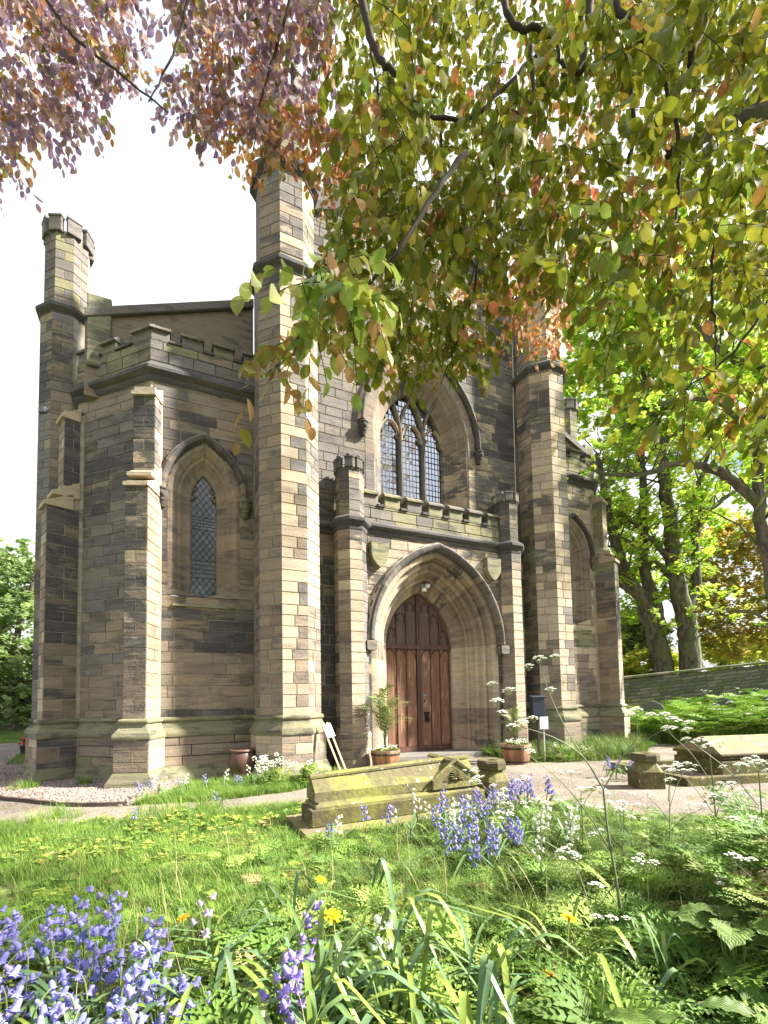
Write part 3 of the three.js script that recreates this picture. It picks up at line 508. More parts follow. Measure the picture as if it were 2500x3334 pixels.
    if (s > 0) {
      mesh('letter_plate', boxUV(new THREE.BoxGeometry(0.12, 0.05, 0.012).translate(0.15, 1.50, dz + 0.022)), steel, leaf);
      mesh('keyhole_plate', boxUV(new THREE.CylinderGeometry(0.02, 0.014, 0.07, 8).scale(1, 1, 0.4).translate(0.15, 1.36, dz + 0.02)), iron, leaf);
      const k = [block(0.15, 0.06, 0.02, 0.005, [0.2, 1.02, dz + 0.025]), block(0.11, 0.18, 0.025, 0.008, [0.2, 0.86, dz + 0.028])]; for (const q of [-1, 1]) k.push(new THREE.SphereGeometry(0.022, 8, 6).translate(0.2 + q * 0.058, 1.07, dz + 0.035)); k.push(new THREE.TorusGeometry(0.055, 0.013, 6, 16).translate(0.2, 0.88, dz + 0.06)); k.push(new THREE.SphereGeometry(0.028, 8, 6).translate(0.2, 0.97, dz + 0.05));
      mesh('door_knocker', join(k.map((g) => boxUV(g))), iron, leaf);
    }
  }
  mesh('door_step', boxUV(new THREE.BoxGeometry(2.5, 0.5, 0.9).translate(0, y0 - 0.25, -9.55)), STONE.grey[0], church);
}
// twin spotlight under the point of the door arch
{
  const f = part('spotlight'); const white = M({ color: lin(0.78, 0.78, 0.76), roughness: 0.4 }), grey = M({ color: lin(0.3, 0.3, 0.3), roughness: 0.5 });
  mesh('bracket', boxUV(new THREE.CylinderGeometry(0.045, 0.045, 0.05, 12).translate(-0.02, 4.17, -9.62)), grey, f);
  for (const [x, y, r] of [[0.06, 4.12, 0.5], [-0.045, 4.02, -0.2]]) { const h = mesh('lamp_head', block(0.105, 0.085, 0.09, 0.012), white, f); h.position.set(x, y, -9.55); h.rotation.set(0.5, r, 0); }
}

// ---- aisle ends: front wall with a lancet, canted wall, buttresses, parapet; the two sides mirror each other
const AIS = -9.55;
function buttress(x, z, phi, left, faces) {   // phi: the way it projects; two stages with sloping set-offs
  const b = part('buttress'), w = 0.375, d1 = 0.53, d2 = 0.27, th = rad(phi), at = (u, n) => [x + Math.cos(th) * u + Math.sin(th) * n, z - Math.sin(th) * u + Math.cos(th) * n];
  const body = join([boxUV(new THREE.BoxGeometry(w, 5.6, d1 + 0.4).translate(0, 2.55, (d1 - 0.4) / 2)), boxUV(new THREE.BoxGeometry(w, 2.2, d2 + 0.4).translate(0, 6.2, (d2 - 0.4) / 2)), boxUV(new THREE.BoxGeometry(w + 0.2, 1.2, d1 + 0.5).translate(0, 0.25, (d1 - 0.3) / 2))]);
  const m = mesh('buttress_core', body, MORTAR, b); m.position.set(x, 0, z); m.rotation.y = th;
  const quads = (n0, y0, y1, grow) => {
    const W = w / 2 + grow, N = n0 + grow; const f = at(-W, N); lay(b, f, th, 0, 2 * W, y0, y1, (u, y) => faces.front(y), { cl: true, cr: true, len: 0.6, split: (i, ww) => i % 2 ? 0 : ww * 0.5 });
    const r = at(W, N); lay(b, r, th + Math.PI / 2, 0, N, y0, y1, (u, y) => faces.right(y), { cl: true, len: 0.6, split: (i, ww) => i % 2 ? 0 : ww * 0.55 });
    const l = at(-W, 0); lay(b, l, th - Math.PI / 2, 0, N, y0, y1, (u, y) => faces.left(y), { cr: true, len: 0.6, split: (i, ww) => i % 2 ? ww * 0.5 : 0 });
  };
  quads(d1, 0.26, 0.8, 0.10); quads(d1, SHAFT_Y - 0.02, 5.3, 0); quads(d2, 5.75, 7.16, 0);
  const cap = (y, d0, dd, h) => { const g = prism([[0, 0], [dd + 0.06, 0], [dd + 0.06, 0.07], [dd + 0.01, 0.09], [0, h]], w + 0.07, 0.008); g.rotateY(-Math.PI / 2); g.translate((w + 0.07) / 2, 0, 0); const o = mesh('weathering', g, STONE.clean[left ? 2 : 1], b); const p = at(0, d0); o.position.set(p[0], y, p[1]); o.rotation.y = th; };
  cap(5.28, 0.10, d1 - 0.10, 0.34); cap(5.52, 0.0, d1 - 0.13, 0.36); cap(7.12, 0, d2, 0.30);
  const path = [at(w / 2, -0.1), at(w / 2, d1), at(-w / 2, d1), at(-w / 2, -0.1)].reverse();
  plinth(path, STONE.green[0], b); sweep('plinth_foot', path, plinthFoot, STONE.green[left ? 1 : 2], b);
}
for (const s of [-1, 1]) {
  const L = s < 0, c0 = s * 5.01, E = 0.518, sp = 5.5;
  const w = core('aisle_wall', [[L ? -5.97 : 3.6, -0.3], [L ? -3.6 : 5.97, -0.3], [L ? -3.6 : 5.97, 7.8], [L ? -5.97 : 3.6, 7.8]], [archPts(c0, 0.615, E, sp, 3.45)], 0.7, [0, AIS], 0);
  const pick = (u, y) => {
    if (!L) return y > 7.0 ? K({ mix: 2, clean: 2, soot: 1 }) : y > 2.8 && y < 3.3 ? K({ green: 2, clean: 1 }) : K({ clean: 4, tan: 2, mix: 0.8 });
    const v = u + 5.01; if (y > 7.1) return K({ tan: 4, grey: 1, soot: 1 }); if (y > 5.9) return v < 0.45 ? K({ black: 4, grey: 2, soot: 1 }) : K({ tan: 3, soot: 2, grey: 1 });  // left aisle: stains, plus its shade put into more grey and soot
    if (y > 3.3) return v < -0.45 ? K({ grey: 2, soot: 2, black: 2 }) : K({ tan: 4, soot: 1.2, grey: 1 }); if (y > 2.3) return Math.abs(v) < 0.75 ? K({ black: 3, soot: 3, grey: 1 }) : K({ tan: 2, grey: 2, soot: 1 });
    return y > 1.4 ? K({ tan: 6, soot: 1 }) : K({ tan: 3, soot: 2, black: 1 });
  };
  lay(w, [0, AIS], 0, L ? -5.93 : 4.06, L ? -4.06 : 5.93, SHAFT_Y - 0.02, 7.66, pick, { len: 0.62, holes: [archHole(c0, 0.66, E, sp, 3.55)] });
  lay(w, [0, AIS + 0.095], 0, L ? -5.93 : 4.06, L ? -4.06 : 5.93, 0.26, 0.8, (u, y) => K({ tan: 4, soot: 1, green: 1 }), { len: 0.8 });
  const edge = L ? [[-5.97, AIS], [-3.9, AIS]] : [[3.9, AIS], [5.97, AIS]];
  plinth(edge, STONE.green[1], w); sweep('plinth_foot', edge, plinthFoot, STONE.green[0], w);
  archRing(w, 'voussoir', [[0.42, 0.0], [0.36, 0.006], [0.34, -0.03], [0.30, -0.05], [0.26, -0.10], [0.245, -0.13], [0.20, -0.14], [0.16, -0.20], [0.10, -0.26], [0.06, -0.285], [0.03, -0.29], [0.0, -0.32], [-0.005, -0.42]].map(([o, z]) => [o, z + 0.014]), c0, 0.244, E, sp, 3.5, AIS, (q, side) => q < 0 ? (side > 0 && L ? K({ grey: 2, tan: 3 }) : K({ tan: 5, clean: 1 })) : K({ clean: 2, tan: 5 }), { jamb: 0.34, nv: 4, steps: 5 });
  archRing(w, 'hood_mould', [[0, 0], [0, 0.06], [0.03, 0.11], [0.08, 0.12], [0.12, 0.09], [0.13, 0.03], [0.13, 0]], c0, 0.70, E, sp, 5.45, AIS + 0.012, () => K(L ? { green: 2, black: 3, soot: 1 } : { black: 3, soot: 2 }), { arcOnly: true, nv: 4, steps: 5 });
  for (const q of [-1, 1]) headStop(w, c0 + q * 0.77, 5.38, AIS + 0.03, 1.15, q < 0 ? STONE.black[2] : STONE.green[1]);
  mesh('window_sill', prism([[0, 0], [0.42, 0], [0.42, 0.04], [0.02, 0.24]], 1.15, 0.008).rotateY(-Math.PI / 2).translate(c0 + 0.575, 3.27, AIS - 0.36), STONE.green[0], w);
  // glass
  const win = part('lancet_window'), gz = AIS - 0.36, f = archHalf(0.244, E, sp), ld = [], rp = rng(61 + s);
  const clip = (poly, y0, y1, x) => { const cut = (pl, ins, it) => { const o = []; for (let i = 0; i < pl.length; i++) { const a = pl[i], b = pl[(i + 1) % pl.length], A = ins(a), B = ins(b); if (A) o.push(a); if (A !== B) o.push(it(a, b)); } return o; }; const at = (k, v) => (a, b) => { const t = (v - a[k]) / (b[k] - a[k]); return [lerp(a[0], b[0], t), lerp(a[1], b[1], t)]; }; let p = cut(poly, (q) => q[0] >= -x, at(0, -x)); p = cut(p, (q) => q[0] <= x, at(0, x)); p = cut(p, (q) => q[1] >= y0, at(1, y0)); return cut(p, (q) => q[1] <= y1, at(1, y1)); };
  const putPane = (poly) => { if (poly.length < 3) return; const cx = poly.reduce((a, q) => a + q[0], 0) / poly.length, cy = poly.reduce((a, q) => a + q[1], 0) / poly.length; if (Math.abs(cx) > f(cy)) return; const g = prism(poly.map((q) => [(q[0] - cx) * 0.92, (q[1] - cy) * 0.92]), 0.004); const o = mesh('pane', g, darkGlass, win); o.position.set(c0 + cx, cy, gz); o.rotation.set((rp() - 0.5) * 0.05, (rp() - 0.5) * 0.05, 0); poly.forEach((a, i) => { const b = poly[(i + 1) % poly.length]; ld.push(tube([V3(c0 + a[0], a[1], gz + 0.006), V3(c0 + b[0], b[1], gz + 0.006)], 0.005, 4, 1, false)); }); };
  const zones = [[3.5, 3.95, 1], [3.95, 4.3, 0], [4.3, 4.95, 1], [4.95, 5.2, 0], [5.2, 6.06, 1]];   // bands of diamonds and of small bricks
  for (const [a, b, dia] of zones) {
    if (dia) { const u = 0.061, v = 0.082; for (let i = -5; i <= 5; i++) for (let j = 0; j <= Math.ceil((b - a) / v) + 1; j++) if ((i + j) % 2 === 0) putPane(clip([[i * u - u, a + j * v], [i * u, a + j * v - v], [i * u + u, a + j * v], [i * u, a + j * v + v]], a, b, 0.244)); }
    else { const h = (b - a) / 4; for (let j = 0; j < 4; j++) for (let i = -3; i <= 3; i++) { const o = j % 2 ? 0.065 : 0; putPane(clip([[i * 0.13 + o - 0.065, a + j * h], [i * 0.13 + o + 0.065, a + j * h], [i * 0.13 + o + 0.065, a + j * h + h], [i * 0.13 + o - 0.065, a + j * h + h]], a, b, 0.244)); } }
  }
  if (ld.length) mesh('leading', join(ld), lead, win);
  for (const q of [-1, 1]) for (const [hy, r] of [[5.62, 0.07], [5.8, 0.055]]) { const a = []; for (let i = 0; i <= 8; i++) { const t = i / 8 * Math.PI; a.push([c0 + q * (f(hy) - r * Math.sin(t) + 0.005), hy - 0.09 + 0.18 * i / 8]); } mesh('cusp', barAlong(a, 0.045, 0.08, gz + 0.02), STONE.tan[1], win); }
  // canted wall
  const k = 0.7071, len = 1.95, A = [s * 5.97, AIS], B = [s * (5.97 + len * k), AIS - len * k], phi = rad(L ? -45 : 45), O = L ? B : A;
  const cw = core('canted_wall', [[0, -0.3], [len, -0.3], [len, 7.8], [0, 7.8]], [], 0.5, O, phi);
  if (L) {
    lay(cw, O, phi, 0, len, SHAFT_Y - 0.02, 7.66, (u, y) => y > 7.1 ? K({ tan: 4, grey: 1 }) : y > 3.2 ? K({ grey: 4, black: 2, soot: 2, tan: 1 }) : y > 2 ? K({ grey: 3, tan: 3, soot: 1 }) : K({ tan: 5, soot: 1 }), { len: 0.62 });
    lay(cw, [O[0] - k * 0.095, O[1] + k * 0.095], phi, 0, len, 0.26, 0.8, () => K({ tan: 4, green: 2, soot: 1 }), { len: 0.7 });
    const ed = [B, A]; plinth(ed, STONE.green[0], cw); sweep('plinth_foot', ed, plinthFoot, STONE.green[1], cw);
  }
  const C2 = [B[0], B[1] - 1.6];
  const sd = core('side_wall', [[0, -0.3], [6, -0.3], [6, 7.8], [0, 7.8]], [], 0.5, L ? [B[0], B[1] - 6] : B, rad(L ? -90 : 90));
  // string course and crenellated parapet round the aisle end
  const path = L ? [C2, B, A, [-3.9, AIS]] : [[3.9, AIS], A, B, C2];
  const pp = part('aisle_parapet');
  sweep('string_course', path, [[0, -0.10], [0.05, -0.06], [0.07, 0], [0.06, 0.03], [0.13, 0.07], [0.15, 0.09], [0.15, 0.15], [0.02, 0.30]], STONE.black[L ? 0 : 1], pp, { y: 7.70 });
  const pk = () => K({ green: 4, grey: 3, soot: 1 }), fr = L ? [[-5.99, AIS + 0.03], [-3.95, AIS + 0.03]] : [[3.95, AIS + 0.03], [5.99, AIS + 0.03]];
  const mir = (ms, l) => L ? ms : ms.map(([a, b]) => [l - b, l - a]).reverse();
  parapet(pp, fr[0], fr[1], 7.95, 8.42, 8.66, mir([[0, 0.33], [0.55, 0.94], [1.14, 1.53], [1.74, 2.04]], 2.04), 0.24, pk);
  const off = 0.03, Ak = [A[0] + s * k * off, A[1] + k * off + 0.0], Bk = [B[0] + s * k * off, B[1] + k * off];
  if (L) parapet(pp, Bk, Ak, 7.95, 8.42, 8.66, [[0.0, 0.38], [0.68, 1.05], [1.5, 1.95]], 0.24, pk); else parapet(pp, Ak, Bk, 7.95, 8.42, 8.66, [[0.0, 0.4], [0.9, 1.3]], 0.24, pk);
  // buttresses at the two angles
  buttress(A[0], A[1], s * 22.5, L, L ? { front: (y) => y > 6.6 && y < 7.2 ? K({ black: 1 }) : y < 4.2 && y > 3.0 ? K({ soot: 2, mix: 2, tan: 1 }) : y > 4.2 ? K({ mix: 4, soot: 2, clean: 1 }) : K({ tan: 4, mix: 2 }), right: (y) => y > 5.6 ? K({ grey: 2, clean: 2 }) : K({ clean: 5, grey: 0.6 }), left: () => K({ soot: 2, tan: 2 }) } : { front: (y) => y > 3 ? K({ grey: 2, tan: 3, soot: 2 }) : K({ tan: 4, clean: 2 }), right: () => K({ clean: 4 }), left: (y) => y > 5 ? K({ green: 2, grey: 2, tan: 1 }) : y > 3.6 ? K({ soot: 2, grey: 2 }) : K({ tan: 5, mix: 1 }) });
  if (L) buttress(B[0], B[1], -67.5, L, { front: () => K({ clean: 2, tan: 2, grey: 1 }), right: (y) => y > 2.6 ? K({ black: 4, soot: 3, grey: 1 }) : K({ tan: 3, soot: 2 }), left: () => K({ tan: 1 }) });
  // rear turret
  const rt = part('rear_turret'), tx = s * 7.78, tz = -12.15, ap = 0.45;
  mesh('turret_core', join([octCore(tx, tz, ap + 0.09, -0.3, 0.95), octCore(tx, tz, ap, 0.9, 10.1), octCore(tx, tz, ap - 0.05, 10.1, 12.0)]), MORTAR, rt);
  if (L) { octStones(rt, tx, tz, ap + 0.085, 0, 0.82, [-90, -45, 0], () => K({ tan: 4, green: 1 }), { split: () => 0 }); octStones(rt, tx, tz, ap, SHAFT_Y, 10, [-135, -90, -45, 0], (d, u, y) => d <= -90 ? (y > 7 ? K({ tan: 4, grey: 2 }) : K({ clean: 3, tan: 3 })) : d === -45 ? (y > 9.3 ? K({ tan: 3, soot: 1 }) : K({ soot: 3, grey: 3, tan: 1 })) : K({ soot: 2, grey: 2, tan: 2 }), { split: (i, ww) => i % 2 ? 0 : ww * 0.5 }); }
  octStones(rt, tx, tz, ap - 0.05, 10.3, 11.95, L ? [-90, -45, 0, 45] : [-90, -45, 0], () => K({ grey: 4, green: 3 }), { split: (i, ww) => i % 2 ? 0 : ww * 0.5 });
  plinth(oct(tx, tz, ap - 0.005), STONE.green[1], rt, { closed: true }); sweep('plinth_foot', oct(tx, tz, ap), plinthFoot, STONE.green[0], rt, { closed: true });
  sweep('string_course', oct(tx, tz, ap - 0.02), WEATHER.band, STONE.black[0], rt, { closed: true, y: 10.0 });
  crown(rt, tx, tz, ap - 0.02, 11.92, 0.32, STONE.grey, { gap: 0.76 });
  // low gable of the aisle roof between the parapet and the turret
  const gb = part('aisle_gable'), gx = (v) => s * v; const pts = [[gx(7.2), 7.6], [gx(7.2), 9.15], [gx(3.9), 10.55], [gx(3.9), 7.6]];
  mesh('gable_wall', prism(L ? pts : pts.slice().reverse(), 0.4).translate(0, 0, -10.9), STONE.tan[1], gb);
  mesh('coping', prism((L ? [[-7.2, 9.15], [-3.9, 10.55], [-3.9, 10.75], [-7.2, 9.35]] : [[3.9, 10.55], [7.2, 9.15], [7.2, 9.35], [3.9, 10.75]]).slice(), 0.6, 0.02).translate(0, 0, -11.0), STONE.grey[1], gb);
  mesh('side_merlon', block(0.42, 1.5, 0.5, 0.02), STONE.green[0], gb).position.set(s * 6.95, 8.2, -10.68);
}
// roofs and the body of the nave behind the front
{
  const rf = part('roof'), slate = M({ color: lin(0.11, 0.11, 0.12), roughness: 0.8 });
  mesh('nave_roof', prism([[-3.4, 11.6], [3.4, 11.6], [0, 13.5]], 14).translate(0, 0, -24.5), slate, rf);
  mesh('nave_side', boxUV(new THREE.BoxGeometry(6.6, 11.6, 14).translate(0, 5.8, -17.4)), STONE.tan[1], rf);
  for (const s of [-1, 1]) mesh('aisle_roof', prism([[s * 3.3, 8.0], [s * 7.3, 8.0], [s * 7.3, 8.9], [s * 3.3, 10.4]], 9).translate(0, 0, -20.5), slate, rf);
}
// lightning conductor down the corner by the right-hand turret
mesh('conductor_wire', tube(curve([[2.93, 12, WZ + 0.03], [2.93, 10.2, WZ + 0.03], [2.90, 9.6, WZ + 0.035], [2.885, 8, WZ + 0.03], [2.87, 6.2, WZ + 0.03]], 16), 0.012, 5), M({ color: lin(0.6, 0.62, 0.58), roughness: 0.6 }), church);
// small floodlight on the left-hand aisle
{
  const f = part('floodlight'), g = M({ color: lin(0.12, 0.12, 0.13), roughness: 0.5, metalness: 0.4 });
  mesh('arm', tube([V3(-7.55, 7.2, -10.75), V3(-7.9, 7.25, -10.75)], 0.012, 6), g, f); const h = mesh('lamp_head', block(0.15, 0.11, 0.09, 0.012), g, f); h.position.set(-7.9, 7.16, -10.72); h.rotation.y = -0.6;
}

// ================================================================ the ground
const inPoly = (p, x, z) => { let r = false; for (let i = 0, j = p.length - 1; i < p.length; j = i++) if ((p[i][1] > z) !== (p[j][1] > z) && x < (p[j][0] - p[i][0]) * (z - p[i][1]) / (p[j][1] - p[i][1]) + p[i][0]) r = !r; return r; };
const smoothPoly = (p, n) => new THREE.CatmullRomCurve3(p.map((q) => V3(q[0], 0, q[1])), true, 'centripetal').getPoints(n).map((v) => [v.x, v.z]);
const PATH = [[-2.4, -7.6], [-1.8, -7.05], [-1.37, -6.62], [-0.67, -6.48], [0.3, -6.36], [1.34, -6.26], [2.6, -5.95], [3.75, -5.55], [4.22, -5.0], [4.35, -4.3], [4.60, -3.77], [4.76, -3.28], [5.16, -2.85], [6.2, -2.2], [8, -1.2], [12, 0.5], [20, 3], [26, -2], [17, -6.2], [12.9, -7.6], [12.75, -9.7], [12.5, -9.0], [9.6, -6.9], [9.04, -6.75], [8.6, -6.98], [7.54, -7.4], [6.98, -7.7], [7.0, -9.1], [6.9, -9.6], [3.9, -9.6], [3.75, -8.6], [3.1, -8.1], [2.5, -7.6], [2.07, -7.37], [1.77, -7.2], [1.5, -7.2], [0.66, -7.14], [-0.54, -7.46], [-0.74, -7.52], [-1.25, -7.81], [-1.87, -8.48], [-2.26, -8.95], [-3.1, -11], [-3.5, -14], [-3.9, -16.6], [-5, -22], [-8, -22], [-6, -16], [-4.6, -11], [-3.2, -8.5]];
const GRAVEL = [[-2.3, -8.95], [-1.87, -8.46], [-1.25, -7.79], [-0.74, -7.50], [-0.45, -7.42], [0.05, -8.0], [0.2, -9.4], [-1.5, -11], [-2.4, -13], [-3.45, -14], [-3.08, -11]];
const flatShape = (poly, y, k = 0.5) => { const g = new THREE.ShapeGeometry(new THREE.Shape(poly.map((q) => new THREE.Vector2(q[0], -q[1])))); g.rotateX(-Math.PI / 2); g.translate(0, y, 0); const p = g.attributes.position, uv = []; for (let i = 0; i < p.count; i++) uv.push(p.getX(i) * k, p.getZ(i) * k); g.setAttribute('uv', new THREE.Float32BufferAttribute(uv, 2)); return g; };
const bank = (x, z) => step(13.2, 19, x - 0.35 * (z + 8)) * 0.6 * step(4, -2, z) + step(-22, -34, z) * 1.2;      // the churchyard rises to the right and far back
const PATHS = smoothPoly(PATH, 220), GRAVELS = smoothPoly(GRAVEL, 80);
{
  const soil = tex(1024, (u, v) => { const a = fbm(u, v, 6, 6, 4, 31), b = fbm(u, v, 60, 60, 3, 32), c = fbm(u, v, 160, 160, 2, 33); let col = mix3([0.07, 0.10, 0.022], [0.11, 0.14, 0.03], b); col = mix3(col, [0.075, 0.055, 0.035], step(0.52, 0.68, a * 0.7 + b * 0.3)); const q = 0.6 + 0.8 * c; return col.map((x) => x * q); });
  const sb = tex(512, (u, v) => { const h = fbm(u, v, 50, 50, 4, 36); return [h, h, h]; }, false);
  const m = M({ map: soil, bumpMap: sb, bumpScale: 0.03, roughness: 1 });
  const axis = []; for (let i = -60; i <= 60; i++) { const t = i / 60; axis.push(Math.sign(t) * (18 * Math.abs(t) + 182 * Math.abs(t) ** 5)); }
  const g = grid(121, 121, (i, j) => { const x = axis[j] + 4, z = axis[i] - 6; return [x, bank(x, z) - 0.004, z]; }, (i, j) => [(axis[j] + 4) / 4, (axis[i] - 6) / 4]);
  const o = mesh('ground', g, m, scene); o.userData.kind = 'structure';
}
{
  const t = tex(1024, (u, v) => {
    const a = fbm(u, v, 4, 4, 4, 41), b = fbm(u, v, 200, 200, 2, 42), c = fbm(u, v, 24, 24, 3, 43), mo = fbm(u, v, 9, 9, 4, 44);
    let col = mix3([0.175, 0.142, 0.115], [0.11, 0.088, 0.07], step(0.35, 0.65, a)); col = mix3(col, [0.27, 0.235, 0.2], 0.8 * step(0.6, 0.72, b)); col = mix3(col, [0.11, 0.105, 0.045], 0.75 * step(0.56, 0.66, mo) * step(0.4, 0.6, c));
    const q = 0.7 + 0.6 * b; return col.map((x) => x * q);
  });
  const b = tex(512, (u, v) => { const h = fbm(u, v, 120, 120, 2, 46) * 0.7 + fbm(u, v, 8, 8, 3, 47) * 0.3; return [h, h, h]; }, false); b.repeat.set(1, 1);
  const o = mesh('path', flatShape(PATHS, 0.008, 0.4), M({ map: t, bumpMap: b, bumpScale: 0.006, roughness: 0.92 }), scene); o.userData.kind = 'structure';
}
const gravelTex = tex(512, (u, v) => { const a = fbm(u, v, 64, 64, 2, 51), b = fbm(u, v, 5, 5, 3, 52); const c = mix3([0.22, 0.165, 0.14], [0.12, 0.09, 0.075], step(0.35, 0.65, a)); return c.map((x) => x * (0.8 + 0.4 * b)); });
{
  const o = mesh('gravel_bed', flatShape(GRAVELS, 0.012, 0.8), M({ map: gravelTex, roughness: 1 }), scene); o.userData.kind = 'structure';
  const r = rng(53), g = new THREE.IcosahedronGeometry(1, 0); g.scale(1, 0.6, 0.8);
  const pts = []; while (pts.length < 9000) { const x = -3.4 + 3.7 * r(), z = -13.5 + 6.1 * r(); if (z < -10.5 && r() < 0.5) continue; if (inPoly(GRAVELS, x, z)) pts.push([x, z]); }
  const im = mesh('gravel', g, M({ color: lin(0.62, 0.62, 0.62), roughness: 0.95 }), scene, pts.length); im.userData.kind = 'stuff'; tag(im, 'loose pinkish gravel beside the church foot', 'gravel');
  const mt = new THREE.Matrix4(), q = new THREE.Quaternion(), c = new THREE.Color();
  pts.forEach(([x, z], i) => { const s = 0.010 + 0.012 * r(); q.setFromEuler(new THREE.Euler(r() * 0.6, r() * 6.3, r() * 0.6)); mt.compose(V3(x, 0.014 + s * 0.3, z), q, V3(s, s, s)); im.setMatrixAt(i, mt); const t = r(); const k = 0.55 + 0.8 * r(); im.setColorAt(i, c.setRGB((0.36 + 0.1 * t) * k, (0.275 + 0.1 * t) * k, (0.235 + 0.11 * t) * k)); });
}
// low stone and timber edgings of the path
{
  const edge = (name, pts, w, h, mat, label) => { const p = curve(pts.map(([x, z]) => [x, 0, z]), 30); const g = grid(p.length, 5, (i, j) => { const t = V3().subVectors(p[Math.min(p.length - 1, i + 1)], p[Math.max(0, i - 1)]).normalize(), o = [[-w / 2, -0.05], [-w / 2, h - 0.008], [0, h], [w / 2, h - 0.008], [w / 2, -0.05]][j]; return [p[i].x - t.z * o[0], o[1] + 0.004 * Math.sin(i * 2.1), p[i].z + t.x * o[0]]; }, (i, j) => [i * 0.1, j * 0.03], 0.5); const o = single(name, g, mat, label, 'edging'); return o; };
  edge('edging', [[-3.1, -11], [-2.28, -8.93], [-1.87, -8.48], [-1.25, -7.81], [-0.74, -7.52], [-0.5, -7.45]], 0.05, 0.07, M({ color: lin(0.07, 0.05, 0.04) }), 'dark timber edging between the gravel and the path');
  edge('kerb_stones', [[4.30, -4.6], [4.42, -4.0], [4.66, -3.5], [4.85, -3.1], [5.3, -2.7], [6.3, -2.1]], 0.13, 0.06, STONE.green[2], 'mossy kerb along the near side of the forecourt');
}

// ================================================================ tombs, posts, pots, signs
const lichen = (() => {
  const t = tex(1024, (u, v) => { const a = fbm(u, v, 7, 7, 5, 61, 0.6), b = fbm(u, v, 90, 90, 2, 62), c = fbm(u, v, 3, 3, 3, 63), d = fbm(u, v, 26, 26, 3, 64); let col = mix3([0.115, 0.10, 0.05], [0.15, 0.145, 0.045], step(0.36, 0.6, a)); col = mix3(col, [0.21, 0.21, 0.045], 0.6 * step(0.50, 0.68, a * 0.6 + c * 0.4)); col = mix3(col, [0.075, 0.06, 0.038], 0.35 * step(0.58, 0.74, d)); col = mix3(col, [0.5, 0.5, 0.42], step(0.84, 0.87, fbm(u, v, 40, 40, 2, 65))); const q = 0.75 + 0.5 * b; return col.map((x) => x * q); });
  const b = tex(512, (u, v) => { const h = 0.6 * fbm(u, v, 70, 70, 3, 66) + 0.4 * fbm(u, v, 10, 10, 3, 67); return [h, h, h]; }, false);
  return { map: t, bumpMap: b };
})();
const MOSS = M({ ...lichen, bumpScale: 0.008, roughness: 0.95 }), MOSS_SHADED = M({ ...lichen, bumpScale: 0.008, roughness: 0.95, color: lin(0.58, 0.55, 0.52) });  // second one is a darker copy: shade of upright faces put into its colour
